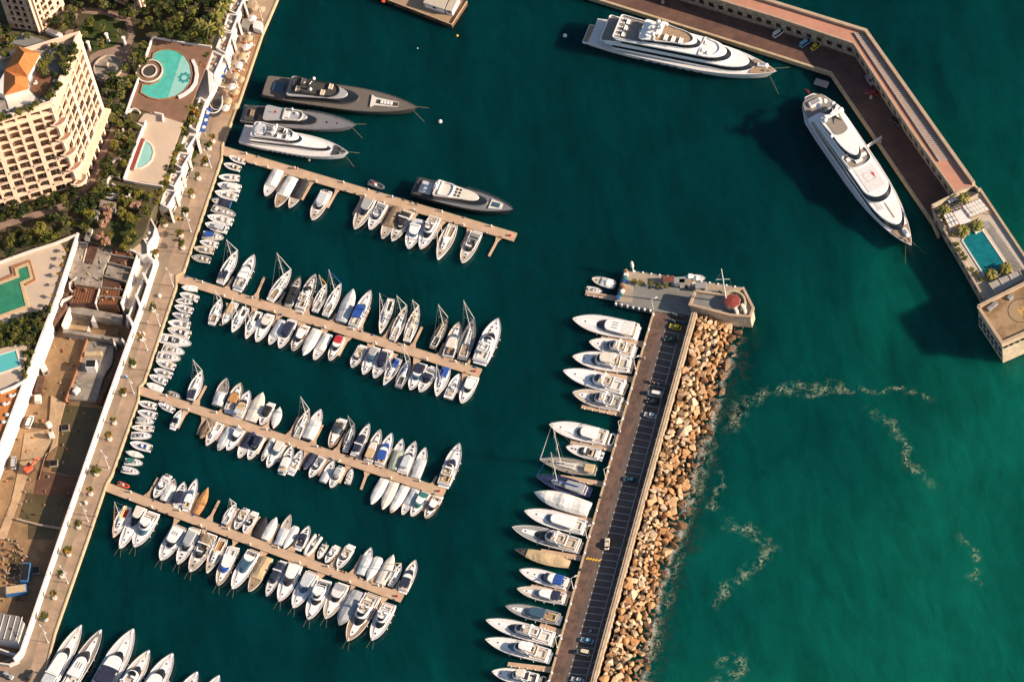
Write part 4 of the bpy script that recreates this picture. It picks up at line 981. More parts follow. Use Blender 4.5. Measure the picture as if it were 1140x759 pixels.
b = mb('cockpit_dark'); q = [P(*p, ZP+.3).xy for p in ((1038,232),(1084,209),(1088,215),(1041,239))]; b.prism(q, ZP, ZP+.3); part(b, 'roof_gap_shade', root, o)  # dark slab paints the shade lying between the two end walls
def pergola(quad, z, nb, label_):
    c = [P(*p, z) for p in quad]; b = mb('wood_varnish')
    for p in c: b.tube((p.x,p.y,ZP),(p.x,p.y,z),.14,.14,6)
    for i in range(2): path_wall([c[i*2].xy, c[i*2+1].xy] if False else [c[0 if i == 0 else 3].xy, c[1 if i == 0 else 2].xy], .2, z-.1, z+.1, 'wood_varnish', b)
    path_wall([c[0].xy, c[3].xy], .2, z-.1, z+.1, 'wood_varnish', b); path_wall([c[1].xy, c[2].xy], .2, z-.1, z+.1, 'wood_varnish', b)
    x = part(b, 'pergola_frame', root, o)
    for i in range(nb):
        t0, t1 = (i+.12)/nb, (i+.88)/nb; a_ = c[0].xy*(1-t0)+c[1].xy*t0; b_ = c[0].xy*(1-t1)+c[1].xy*t1; d_ = c[3].xy*(1-t0)+c[2].xy*t0; e_ = c[3].xy*(1-t1)+c[2].xy*t1
        b = mb('cloth_white')
        for s in range(3):
            u0_, u1_ = s/3+.03, (s+1)/3-.03; b.prism([a_*(1-u0_)+d_*u0_, b_*(1-u0_)+e_*u0_, b_*(1-u1_)+e_*u1_, a_*(1-u1_)+d_*u1_], z+.1, z+.16)
        y = part(b, 'shade_panel', root, o); y.parent = x
pergola(fps('Z12', [(235,225),(385,160),(468,258),(310,322)]), ZP+2.6, 6, '')
pergola(fps('Z12', [(75,295),(150,275),(215,375),(130,412)]), ZP+2.6, 3, '')
b = mb('cloth_white'); q = [P(*p, ZP+2.2).xy for p in fps('Z12', [(160,278),(252,240),(318,350),(222,385)])]; b.prism(q, ZP+2.15, ZP+2.25); part(b, 'awning', root, o)
b = mb('planks_grey'); q = [P(*p, ZP+2.0).xy for p in fps('Z11', [(330,245),(510,165),(540,215),(375,310)])]; b.prism(q, ZP, ZP+2.0); b.use('stone_light')
for t in (0,.33,.66,1): path_wall([q[0]*(1-t)+q[1]*t, q[3]*(1-t)+q[2]*t], .25, ZP+2.0, ZP+2.25, 'stone_light', b)
part(b, 'bar_roof', root, o)
b = mb('cloth_white'); q = [P(*p, ZP+1.5).xy for p in fps('Z12', [(115,180),(175,150),(190,165),(130,200)])]; b.prism(q, ZP+1.4, ZP+1.5); part(b, 'canopy', root, o)
b = mb('deck_grey'); q = [P(*p, ZP+1.5).xy for p in fps('Z12', [(408,360),(440,352),(472,395),(430,425)])]; b.prism(q, ZP+1.4, ZP+1.55); part(b, 'canopy', root, o)
# windows of its harbour face
a_, c_ = blk[7].xy, blk[8].xy
for (a_, c_) in ((blk[8].xy, blk[7].xy), (blk[7].xy, blk[6].xy)):
    Ls = (c_-a_).length; d = (c_-a_).normalized(); n = Vector((d.y,-d.x)); k = max(1, int(Ls/4.2))
    if n.dot(P(900,350,0).xy-a_) < 0: n = -n
    for i in range(k):
        q = a_+d*((i+.5)*Ls/k); b = mb('glass_blue'); b.box((q.x+n.x*.04,q.y+n.y*.04,4.2),(1.5,.12,1.9),math.atan2(d.y,d.x)); x = part(b, 'window', root, o)
        b = mb('parapet'); b.box((q.x+n.x*.1,q.y+n.y*.1,3.15),(1.9,.26,.2),math.atan2(d.y,d.x)); y = part(b, 'sill', root, o); y.parent = x
# helipad fort
ZH = 12.5
hp = [P(*q, ZH) for q in ((1089,340.5),(1140,315),(1176,297),(1192,345),(1168,358),(1115.6,381))]
root = thing('helipad_fort', tuple(cen(hp, 0)), 'tall square stone fort with helipad roof at the right edge', 'fort'); o = tuple(cen(hp, 0)); ch = cen(hp)
b = mb('stone_light'); b.prism([ch.xy+(p.xy-ch.xy)*1.02 for p in hp], -4, ZH-1.1, top=[p.xy for p in hp]); part(b, 'wall', root, o)
b = mb('parapet'); path_wall([p.xy for p in hp]+[hp[0].xy], 1.0, ZH-1.1, ZH, 'parapet', b); part(b, 'parapet', root, o)
mat('heli_floor', (.33,.22,.12), .9, .2, .12, c2=(.20,.12,.06), detail=5, contrast=(.44,.56))
b = mb('heli_floor'); b.prism([ch.xy+(p.xy-ch.xy)*.95 for p in hp], ZH-1.1, ZH-.95); part(b, 'roof_floor', root, o)
hc = P(1138, 345.5, ZH-.95); b = mb('cockpit_dark'); N = 40; rr2 = 4.7
for i in range(N):
    a1_, a2_ = 2*math.pi*i/N, 2*math.pi*(i+1)/N; b.prism([(hc.x+rr2*math.cos(a1_), hc.y+rr2*math.sin(a1_)),(hc.x+rr2*math.cos(a2_), hc.y+rr2*math.sin(a2_)),(hc.x+(rr2-.3)*math.cos(a2_), hc.y+(rr2-.3)*math.sin(a2_)),(hc.x+(rr2-.3)*math.cos(a1_), hc.y+(rr2-.3)*math.sin(a1_))], ZH-.95, ZH-.94)
part(b, 'helipad_ring', root, o)
b = mb('paint_yellow'); az_ = R(115)
dx_, dy_ = Vector((math.cos(az_), math.sin(az_))), Vector((-math.sin(az_), math.cos(az_)))
for s in (1,-1): path_wall([hc.xy+dy_*s*.9-dx_*1.3, hc.xy+dy_*s*.9+dx_*1.3], .28, ZH-.95, ZH-.935, 'paint_yellow', b)
path_wall([hc.xy-dy_*.76, hc.xy+dy_*.76], .28, ZH-.95, ZH-.935, 'paint_yellow', b); part(b, 'helipad_letter', root, o)
for q in ((1107,338),(1124.5,330),(1102,342)):
    p = P(*q, ZH); b = mb('seat_grey'); b.rbox((p.x,p.y,ZH-.5),(2.0,1.4,.9),R(30),.15); part(b, 'roof_unit', root, o)
for (i0, i1, zz, k, mm) in ((5,4,9.2,8,'window_dark'),(0,5,6.5,6,'glass_blue'),(0,5,3.4,6,'glass_blue')):
    a_ = ch.xy+(hp[i0].xy-ch.xy)*1.02; c_ = ch.xy+(hp[i1].xy-ch.xy)*1.02; Ls = (c_-a_).length; d = (c_-a_).normalized(); n = Vector((d.y,-d.x))
    if n.dot(a_-ch.xy) < 0: n = -n
    for i in range(k):
        q = a_+d*((i+.7)*Ls/k*.95); b = mb(mm); b.box((q.x+n.x*.02,q.y+n.y*.02,zz),(1.3,.4,.8 if zz > 7 else 1.5),math.atan2(d.y,d.x)); part(b, 'window', root, o)
# ---------------------------------------------------------------- workboat pontoon at the top and buoys
root_p = P(455, 2, 2.2); az = math.atan2((P(505,22,1)-P(405,-12,1)).y, (P(505,22,1)-P(405,-12,1)).x)
root = thing('work_barge', (root_p.x, root_p.y, 0), 'dark rusty work barge with two white deck huts at the top edge', 'barge', None, az)
q = [P(*p, 2.0) for p in ((372,-23),(503,28),(520,2),(392,-48))]; inv_ = Matrix.Rotation(-az, 2)
ql = [inv_ @ (p.xy-root_p.xy) for p in q]; cq = sum(ql, Vector((0,0)))/4
b = mb(mat('rust',(.13,.06,.035),.8,.35,.3,detail=8)); b.prism(ql, -.6, 2.0); b.build('hull', root)
b = mb('teak'); b.prism([cq+(p-cq)*.93 for p in ql], 2.0, 2.06); b.build('deck', root)
for (qq, cc_) in ((((472,3),(494,10),(500,-4),(480,-12)),'deck_white'),(((496,10.5),(503,12.5),(511,-3),(504,-6)),'deck_white')):
    w4 = [inv_ @ (P(*p, 5.0).xy-root_p.xy) for p in qq]; b = mb('gel'); b.prism(w4, 2.06, 4.9); c4 = sum(w4, Vector((0,0)))/4; x = b.build('hut', root); b = mb('deck_beige'); b.prism([c4+(p-c4)*1.06 for p in w4], 4.9, 5.1); y = b.build('roof', root)
    b = mb('window_dark'); m_ = (w4[0]+w4[1])/2; b.box((m_.x, m_.y, 3.8), (1.2,.2,.9), math.atan2((w4[1]-w4[0]).y,(w4[1]-w4[0]).x)); b.build('window', root)
b = mb('coping'); path_wall([ql[0],ql[1],ql[2]], .3, 2.0, 2.4, 'coping', b); b.build('bulwark', root)
for i in range(8):
    t = i/8; p = ql[0]*(1-t)+ql[1]*t; b = mb('rubber_black'); b.tube((p.x,p.y-.1,1.2),(p.x,p.y-.45,1.2),.55,.55,10); b.build('tyre_fender', root)
b = mb('rubber_orange'); p = inv_ @ (P(427,2,2).xy-root_p.xy); b.tube((p.x,p.y,2.1),(p.x,p.y,2.4),.6,.6,10); b.build('lifebuoy', root)
for q, r_, m_, l_ in (((629,40),.75,'plastic_white','white spherical buoy right of the barge'),((490,135.5),.75,'plastic_white','white spherical buoy beside the bronze superyacht bow'),((509,40),.45,'cloth_yellow','small yellow buoy near the barge corner'),((465,54),.25,'plastic_white','tiny white float below the barge'),((344,178.5),.5,'rope','small dark buoy by the lowest quay yacht'),((1107,257.5) if False else (697.5,371),.6,'plastic_white','white buoy beside the mole kerb lamp')):
    p = P(*q, .2); b = mb(m_); b.lathe((p.x,p.y,.2), [(r_*.5,-r_*.8),(r_,0),(r_*.8,r_*.6),(r_*.3,r_*.95),(r_*.12,r_*1.3)], 12); tag(b.build('buoy', smooth=True, origin=(p.x,p.y,0)), l_, 'buoy', 'buoys')
# ---------------------------------------------------------------- land on the left: promenade, terraces, gardens, building site
ZG = 9.5; ZT = 6.0; ZPR = 1.5
mat('paving_tan', (.34,.235,.16), .9, .24, .22, detail=9); mat('paving_lane', (.24,.18,.125), .9, .14, .2, detail=8); mat('paving_warm', (.36,.20,.10), .9, .2, .35, detail=8)
mat('white_wall', (.72,.68,.65), .8, .06, .5); mat('white_wall2', (.66,.58,.52), .85, .1, .5); mat('soil', (.075,.06,.028), .95, .35, .25, detail=8)
mat('lawn', (.03,.05,.006), .95, .25, .4, detail=8); mat('garden_path', (.27,.18,.135), .9, .15, .3); mat('terrace_beige', (.52,.41,.31), .85, .07, .12, detail=6)
mat('pool_mosaic', (.05,.26,.25), .1); mat('pool_deck', (.20,.11,.07), .9, .15, .35, detail=8); mat('wood_deck', (.17,.075,.035), .8, .25, .8); mat('earth', (.33,.20,.10), .95, .38, .09, c2=(.15,.09,.045), detail=10, bump=.25, bscale=.6)
mat('earth_pale', (.40,.27,.16), .95, .25, .15, detail=9, bump=.2, bscale=.8); mat('mud_water', (.085,.065,.028), .35, .35, .06, detail=6); mat('red_mud', (.10,.045,.025), .8, .3, .2, detail=8)
mat('slab_grey', (.36,.31,.26), .9, .3, .25, detail=9, c2=(.17,.14,.11)); mat('rebar_brown', (.085,.04,.025), .9, .5, .5, detail=9); mat('roof_orange', (.50,.17,.045), .85, .18, .8, detail=8)
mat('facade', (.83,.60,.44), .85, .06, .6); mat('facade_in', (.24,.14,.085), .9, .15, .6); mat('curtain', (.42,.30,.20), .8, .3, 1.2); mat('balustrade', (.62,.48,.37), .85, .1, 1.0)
mat('terracotta', (.36,.14,.06), .85, .1, 1.0)
def W2(pts, z): return [P(*q, z).xy for q in pts]
def plate(pts, z0, z1, m, nm, kind='structure', label=None, cat=None, group=None):
    q = W2(pts, z1); b = mb(m); c = cen(q, z0) if label else None
    b.prism(q, z0, z1); o = b.build(nm, origin=tuple(c) if label else None)
    if label: tag(o, label, cat, group)
    else: o['kind'] = kind
    return o
# promenade
quay = [(340,-85),(308,0),(292,37),(267,110),(247,162),(246.5,176),(204,302),(196,306),(196,318),(160,425),(155,430),(153.5,445),(124,528),(118,538),(97,600),(61,703),(47,759),(10,860)]
west = [(-40,900),(-30,800),(0,737),(23,726),(66,600),(121,442),(157.5,340),(174,288),(171,262),(186,235),(198,215),(217,152),(229,112),(253,65),(272,0),(300,-95)]
plate(quay+west, -4, ZPR, 'paving_tan', 'promenade')
rl = [(285,-60),(267,0),(246,65),(220,138),(199,205),(182,262),(168,305),(137,395),(116,455),(84,545),(62,610),(22,728),(0,760),(-20,830)]
rw = [(296,-60),(281,0),(262,62),(237,138),(218,205),(201,255),(187,295),(150,400),(131,455),(100,545),(79,610),(45,705),(30,759),(0,850)]
plate(rl+rw[::-1], ZPR-.004, ZPR+.005, 'paving_lane', 'promenade_lane')
plate([(283,34),(291,37),(266,110),(258,127),(247,127),(255,108),(272,60)], ZPR-.004, ZPR+.008, 'paving_warm', 'restaurant_paving')
b = path_wall(W2(quay, ZPR+.2), .45, -4, ZPR+.2, 'coping'); tag(b.build('quay_edge', origin=tuple(cen([Vector((*q,0)) for q in W2(quay,0)], 0))), 'pale yellow stone edge of the long promenade quay', 'quay edge')
pw = [(15,733),(23,724),(66,598),(121,440),(157.5,338),(174,287)]
b = path_wall(W2(pw, 5.0), .7, -1, 5.0, 'white_wall'); tag(b.build('white_wall', origin=tuple(P(90,540,0))), 'long thin white wall between the promenade and the building site', 'wall')
# building site floor
plate([(90,250),(150,262),(176,285),(158,345),(122,445),(67,602),(22,735),(-60,800),(-120,700),(-30,520),(0,480),(20,440),(50,360),(66,320)], -4, .4, 'earth', 'site_ground')
# garden level behind
gd = [(300,-120),(262,-20),(232,50),(206,138),(184,205),(168,238),(160,262),(140,278),(100,268),(88,262),(66,322),(55,352),(19,450),(-2,500),(-90,730),(-900,730),(-700,-500),(300,-700)]
plate(gd, -4, ZG, 'soil', 'garden_ground')
# terrace strip between garden and promenade
ts = [(300,-100),(272,-2),(254,64),(230,111),(218,151),(199,214),(187,234),(172,229),(184,205),(206,138),(232,50),(262,-20),(275,-70)]
plate(ts, -3, ZT, 'white_wall2', 'terrace_strip')
# tall white retaining wall of the site
rwp = W2([(86.5,259),(63,330),(52,358),(17,450),(0,495),(-60,650)], ZG+1.0)
b = path_wall(rwp, .8, -1, ZG+1.0, 'white_wall'); tag(b.build('retaining_wall', origin=(*rwp[2], 0)), 'tall sunlit white retaining wall along the building site', 'wall')
# ---- terrace modules
def module(q, label, i):
    w = W2(q, ZT+1.6); c = sum(w, Vector((0,0)))/4; r = thing('balcony_terrace', (c.x,c.y,ZT), label, 'terrace', 'white walled terraces above the promenade')
    l = [p-c for p in w]; b = mb('terrace_beige'); b.prism(l, 0, .7); b.build('floor', r)
    b = mb('white_wall'); path_wall(l+[l[0]], .45, 0, 1.6, 'white_wall', b); b.build('parapet', r)
    rr = random.Random(i)
    for k in range(4):
        u, v_ = rr.uniform(.25,.75), rr.uniform(.15,.85); p = l[0]*(1-u)*(1-v_)+l[3]*u*(1-v_)+l[1]*(1-u)*v_+l[2]*u*v_
        b = mb(rr.choice(['seat_white','cloth_white','terracotta','seat_grey'])); b.lathe((p.x,p.y,.7), [(.5,0),(.55,.5),(.2,.55)], 8); b.build('table', r)
MODS = [[(259,-4),(256,12),(263,15),(272,-3)],[(254,15.5),(249,32.5),(257.6,35),(265,17)],[(248,35),(241,53),(251,59),(258.5,37)],[(237,56.5),(230,77),(234,84),(240.5,82),(248,62)][:1]+[(230,77),(238,84),(248,62)],
 [(223,108),(211,141),(218,145),(229,113)],[(206,150),(202,161),(208,166),(217.6,151)],[(199.6,170),(194.5,182),(202,187),(211,172)],[(192,190),(187,204),(193.6,207.6),(203,192)],[(184,211),(179,226.5),(186,230),(196,213)]]
for i, q in enumerate(MODS): module(q, f'white walled promenade terrace box, {ORD[i]} from the top edge', i)
# diagonal ribs at the strip face
RIBS = [((270,-4),(274,10)),((262,14),(267,29)),((256,34),(261,48)),((249,61),(254,68)),((219,151),(221,161)),((209,170),(211,180)),((202,189),(204,199)),((195,210),(197,220)),((188,229),(191,238)),((163,282),(171,290)),((159,303),(164,313)),((151,327),(155,337)),((142,350),(147,359))]
for i, (p0, p1) in enumerate(RIBS):
    w = W2([p0,p1], ZT+1.2); b = path_wall(w, .8, ZT-4.4, ZT+1.2, 'white_wall'); m_ = (w[0]+w[1])/2
    tag(b.build('buttress', origin=(m_.x,m_.y,ZPR)), f'white slanting buttress of the promenade terraces, {ORD[i]} from the top', 'buttress', 'white buttresses')
# white bow shaped canopy near the big pool
c0 = P(234.5,104,ZT); r = thing('bow_canopy', (c0.x,c0.y,ZPR), 'white spire and curved ribs of the canopy beside the big pool', 'canopy')
b = mb('white_wall'); w = [p-c0.xy for p in W2([(232,82),(236,83),(238.5,103),(234,108)], ZT+1.8)]; b.prism(w, ZT-1, ZT+1.8-ZPR+ZPR); b.build('spire', r)
b = mb('white_wall'); pts = [(3.6*math.cos(R(a)), 5.6*math.sin(R(a))-1.6) for a in range(185, 375, 15)]; path_wall(pts, .25, ZT-3.2, ZT-2.9, 'white_wall', b); pts = [(2.2*math.cos(R(a))+1.0, 4.2*math.sin(R(a))-1.6) for a in range(185, 375, 15)]; path_wall(pts, .2, ZT-3.6, ZT-3.4, 'white_wall', b); b.build('curved_rib', r)
b = mb('cockpit_dark'); b.prism([(3.4*math.cos(R(a)), 5.3*math.sin(R(a))-1.6) for a in range(0, 360, 20)], .02, .3); b.build('stairwell', r)
b = mb('white_wall'); path_wall([(-1,3),(2.5,3.5),(5,2)], .3, ZT-3.0, ZT-2.6, 'white_wall', b); b.build('cross_rib', r)
for i, q in enumerate(([(250,63),(257,63),(249,87),(243,86)],[(230,120),(235.5,121),(228,147),(222.5,147)])):
    w = W2(q, ZPR+2.6); c = sum(w, Vector((0,0)))/4; r = thing('awning', (c.x,c.y,ZPR), ['blue restaurant awning with round lamps, right of the big pool','blue restaurant awning below the curved canopy'][i], 'awning', 'blue awnings')
    b = mb('cloth_blue'); b.prism([p-c for p in w], 2.5, 2.62); b.build('cloth', r)
    b = mb('alu'); [b.tube((*(p-c),0),(*(p-c),2.5),.07,.07,5) for p in w]; b.build('frame', r)
    for k in range(3):
        t = .2+.3*k; p = (w[0]+w[1])/2*(1-t)+(w[2]+w[3])/2*t-c; b = mb('cloth_tan' if i == 0 else 'cloth_white'); b.lathe((p.x,p.y,2.6), [(.7,0),(.5,.3),(.1,.5)], 8); b.build('skylight', r)
# curved white corner building at the lower end of the strip
cb_ = [(172,229),(167,242),(173,253),(170.6,263),(164,272),(164.5,283),(157.5,284),(144,277),(157.5,242),(163,233)]
w = W2(cb_, ZT+2); c = sum(w, Vector((0,0)))/len(w); r = thing('corner_terrace', (c.x,c.y,0), 'curved white terrace building where the strip ends above the site', 'terrace building')
b = mb('terrace_beige'); b.prism([p-c for p in w], 0, ZT+1); b.build('floor', r)
b = mb('white_wall'); path_wall([p-c for p in w]+[w[0]-c], .5, 0, ZT+2.0, 'white_wall', b); path_wall([p-c for p in W2([(164,272),(158,262),(154,250)], ZT+2)], .5, ZT, ZT+2, 'white_wall', b); b.build('parapet', r)
for k in range(5):
    b = mb('seat_white'); b.lathe((rnd.uniform(-2,3), rnd.uniform(-4,6), ZT+1), [(.6,0),(.6,.5),(.2,.6)], 8); b.build('table', r)
# ---- big pool deck
def pool_shape(pts, z, m, label, rim='gel_cream', rimw=.5, mdet=None):
    w = W2(pts, z); c = sum(w, Vector((0,0)))/len(w); r = thing('pool', (c.x,c.y,z-.3), label, 'pool')
    b = mb(m); b.prism([p-c for p in w], .0, .22); b.build('water', r)
    b = mb(rim); path_wall([p-c for p in w]+[w[0]-c], rimw, 0, .38, rim, b); b.build('rim', r); return r, c
plate([(169.4,41),(234,51),(236,57),(205,136),(199.6,136),(180,129),(168,125.4),(142,118),(137,124)], ZG-.5, ZG+.3, 'pool_deck', 'upper_pool_deck')
plate([(152.5,137),(160,127),(168,125.5),(199.6,136),(204,137),(180,206),(137,199.5),(148,160)], ZG-.5, ZG+.35, 'terrace_beige', 'lower_pool_terrace')
big = fps('Q2', [(240,345),(285,325),(340,320),(400,335),(450,370),(480,420),(490,480),(478,540),(440,590),(390,625),(330,642),(270,648),(210,635),(155,602),(168,548),(215,552),(265,530),(298,490),(303,450),(285,410),(250,392),(228,388)])
r, c = pool_shape(big, ZG+.6, 'pool_turq', 'large round turquoise pool with a dark star mosaic', 'terracotta', .35)
b = mb('pool_light'); w = [p-c for p in W2(fps('Q2', [(425,355),(450,370),(480,420),(488,480),(476,538),(440,588),(390,622),(330,638)]), ZG+.6)]; b.prism(w, .1, .226); b.build('shallow_end', r)
e = P(*fp('Q2',438,505), ZG+.6).xy-c; b = mb('pool_mosaic')
st = [(e.x+(2.5 if k % 2 else 1.75)*math.cos(k*math.pi/8), e.y+(2.5 if k % 2 else 1.75)*math.sin(k*math.pi/8)) for k in range(16)]; b.prism(st, .2, .232)
b.use('pool_light'); b.prism([(e.x+1.0*math.cos(k*math.pi/6), e.y+1.0*math.sin(k*math.pi/6)) for k in range(12)], .2, .236); b.build('mosaic', r)
s = P(166.5,80,ZG+.6); r = thing('spa_pool', (s.x,s.y,ZG+.3), 'small round spa ring beside the large turquoise pool', 'spa')
b = mb('pool_deck'); b.lathe((0,0,0), [(4.6,0),(4.6,.5),(4.4,.55)], 28); b.build('platform', r)
for ra in (4.5, 2.5):
    b = mb('gel_cream'); path_wall([(ra*math.cos(2*math.pi*k/28), ra*math.sin(2*math.pi*k/28)) for k in range(29)], .4, .4, .95, 'gel_cream', b); b.build('rim', r)
b = mb('cockpit_dark'); b.prism([(1.9*math.cos(2*math.pi*k/20), 1.9*math.sin(2*math.pi*k/20)) for k in range(20)], .5, .7); b.build('water', r)
w = W2(fps('Q2', [(492,388),(512,430),(520,480),(510,540),(480,580),(440,610),(400,630)]), ZG+1); b = path_wall(w, 1.1, ZG+.3, ZG+1.0, 'white_wall'); tag(b.build('curved_bench', origin=(*w[3], ZG)), 'curved white bench wrapping the right side of the big pool', 'bench')
def wallthing(pts, z0, z1, th, m, label, nm='garden_wall', grp=None):
    w = W2(pts, z1); b = path_wall(w, th, z0, z1, m); return tag(b.build(nm, origin=(*w[0], z0)), label, 'wall', grp)
wallthing([(169.4,40.5),(162,62),(152,76)], ZG, ZG+1.8, .4, 'white_wall', 'white wall left of the spa, upper part')
wallthing([(154,86),(146,108),(138,131)], ZG, ZG+1.8, .4, 'white_wall', 'white wall left of the big pool, lower part')
wallthing([(169.4,40.5),(200,46.5),(235,51.5)], ZG, ZG+1.3, .35, 'white_wall', 'thin white wall along the top of the brown pool deck')
wallthing([(159,141),(148,170),(137.5,199)], ZG, ZG+2.0, .5, 'white_wall', 'bright white wall left of the half moon pool')
wallthing([(152,137),(160,141),(162,134)], ZG, ZG+1.8, .4, 'white_wall', 'short white corner wall above the half moon pool')
wallthing([(137,199.5),(160,204),(181,207)], ZG, ZG+1.5, .4, 'white_wall2', 'low wall at the foot of the half moon terrace')
wallthing([(172,125),(181,127),(181,134)], ZG, ZG+1.5, .4, 'white_wall', 'short white wall between the two pool terraces')
half = [(161,156),(166,158.5),(170,163),(171.3,170),(169,178),(163,184),(156,187.5),(150,188)]
r, c = pool_shape(half, ZG+.65, 'pool_light', 'pale half moon pool on the beige terrace', 'gel_cream', .6)
r_ = plate([(155,152.5),(161,155),(148.5,189.5),(143.5,188)], ZG+.3, ZG+.75, 'tile_red', 'bench', label='long dark red wooden bench beside the half moon pool', cat='bench')
# ---- green pool terrace on the left edge, second small pool
plate([(-40,305),(0,293),(60,271.5),(68,272),(75,283),(57,351),(40,353),(-40,372)], ZG-.5, ZG+.3, 'terrace_beige', 'green_pool_terrace')
gp = [(-30,325),(0,315),(19.8,307.5),(18,299),(31.6,293.5),(35.6,309.5),(24,315),(30.5,341),(0,352),(-30,362)]
r, c = pool_shape(gp, ZG+.6, 'pool_green', 'large angular green pool at the left edge', 'cloth_tan', 1.1)
w = W2([(-30,321),(0,311.5),(15,305),(13,297),(33,290),(39,311),(28,317)], ZG+.7); b = path_wall(w, .5, ZG+.3, ZG+.75, 'terracotta'); tag(b.build('pool_step', origin=(*w[2], ZG)), 'terracotta edging step around the green pool', 'step')
wallthing([(-20,297),(0,291),(33,279),(60,270.5),(84,261)], ZG, ZG+1.4, .5, 'white_wall2', 'low wall between the trees and the green pool terrace')
plate([(-30,398),(0,388),(17,384),(28,380),(31,392),(24,425),(0,438),(-40,450)], ZG-.5, ZG+.25, 'terrace_beige', 'small_pool_terrace')
r, c = pool_shape([(-30,404),(0,394.5),(18,389),(23,407.5),(0,415.5),(-30,425)], ZG+.5, 'pool_blue', 'small blue rectangular pool at the left edge', 'gel_cream', .5)
plate([(-30,445),(0,437),(19,432),(22,440),(0,490),(-30,570)], ZG-.3, ZG+.3, 'roof_orange', 'terracotta_terrace')
for i, q in enumerate(((5,450),(8,462),(4,470),(12,441))):
    p = P(*q, ZG+.3); b = mb('seat_white'); b.lathe((p.x,p.y,ZG+.3), [(.7,0),(.7,.5),(.3,.6)], 8); b.use('cloth_white'); b.rbox((p.x+1.2,p.y,ZG+.55),(1.6,.6,.4),.6,.1); tag(b.build('garden_table', origin=(p.x,p.y,ZG+.3)), 'round white garden table with bench on the terracotta terrace', 'table', 'garden tables')
wallthing([(0,436),(15,430),(26,424)], ZG, ZG+1.5, .6, 'white_wall', 'white balustrade below the small blue pool')
# ---- garden paths, fountain, lawn
def pathstrip(pts, wpx, m, z, nm):
    L_, R_ = [], []
    for i, p in enumerate(pts):
        q0, q1 = pts[max(0,i-1)], pts[min(len(pts)-1,i+1)]; dx, dy = q1[0]-q0[0], q1[1]-q0[1]; l = math.hypot(dx,dy)
        L_.append((p[0]-dy/l*wpx/2, p[1]+dx/l*wpx/2)); R_.append((p[0]+dy/l*wpx/2, p[1]-dx/l*wpx/2))
    plate(L_+R_[::-1], z-.02, z, m, nm)
pathstrip([(-20,262),(0,252),(30,242),(60,233),(78,226),(90,214),(103,200),(112,175),(125,150),(131,125)], 7, 'garden_path', ZG+.012, 'garden_path')
pathstrip([(78,-12),(84,12),(100,12),(122,16),(142,22),(147,40),(140,56),(131,62)], 7, 'garden_path', ZG+.016, 'garden_path_upper')
pathstrip([(84,12),(76,40)], 8, 'garden_path', ZG+.010, 'garden_path_side')
plate([(100,62),(112,55),(132,50),(146,58),(146,76),(138,90),(112,92),(98,80)], ZG-.1, ZG+.008, 'garden_path', 'fountain_plaza')
plate([(95,22),(101,16),(118,17),(139,26),(135,40),(127,52),(104,58),(82,42)], ZG-.1, ZG+.02, 'lawn', 'upper_lawn')
plate([(124,246),(148,244),(146,262),(140,273),(122,270)], ZG-.1, ZG+.02, 'lawn', 'lower_lawn')
f0 = P(120.6,76,ZG); r = thing('fountain', (f0.x,f0.y,ZG), 'round stone fountain basin in the garden beside the large building', 'fountain')
b = mb('slab_grey'); b.lathe((0,0,0), [(4.9,0),(4.9,.25)], 32); b.build('basin_floor', r)
b = mb('stone_light'); path_wall([(4.8*math.cos(2*math.pi*k/32),4.8*math.sin(2*math.pi*k/32)) for k in range(33)], .45, 0, .75, 'stone_light', b); b.build('rim', r)
b = mb('stone_light'); b.lathe((0,0,.25), [(.6,0),(.4,.8),(.3,2.0),(.7,2.3),(.2,2.6)], 10); b.build('statue', r)
for i, q in enumerate(((100,55),(120.5,46),(139.5,50))):
    p = P(*q, ZG); b = mb('white_wall'); b.lathe((p.x,p.y,ZG), [(.7,0),(.55,.3),(.5,3.6),(.75,4.2),(.6,4.5)], 10); tag(b.build('column', origin=(p.x,p.y,ZG)), ['white stone column at the left end of the lawn curve','white stone column in the middle of the lawn curve','white stone column at the right end of the lawn curve'][i], 'column', 'garden columns')
for i, (q, a) in enumerate(((([(113,223),(110,232),(128,236),(129,226)]), 0), (([(104,233),(101,242),(108,244),(111,235)]), 0), (([(98,254),(94,266),(99,267),(103,255)]), 0))):
    w = W2(q, ZG+1.2); c = sum(w, Vector((0,0)))/4; r = thing('garden_hut', (c.x,c.y,ZG), ['pale flat roofed garden hut, highest of three below the path','narrow grey garden hut between two dark shrubs','pale skylit garden hut beside the retaining wall'][i], 'hut', 'garden huts')
    b = mb('white_wall2'); b.prism([p-c for p in w], 0, 1.2); b.build('wall', r); b = mb('slab_grey'); b.prism([(p-c)*1.06 for p in w], 1.2, 1.35); b.build('roof', r)
    b = mb('window_dark'); b.box((0,0,1.38),(.9,1.2,.06),.4); b.build('roof_window', r)
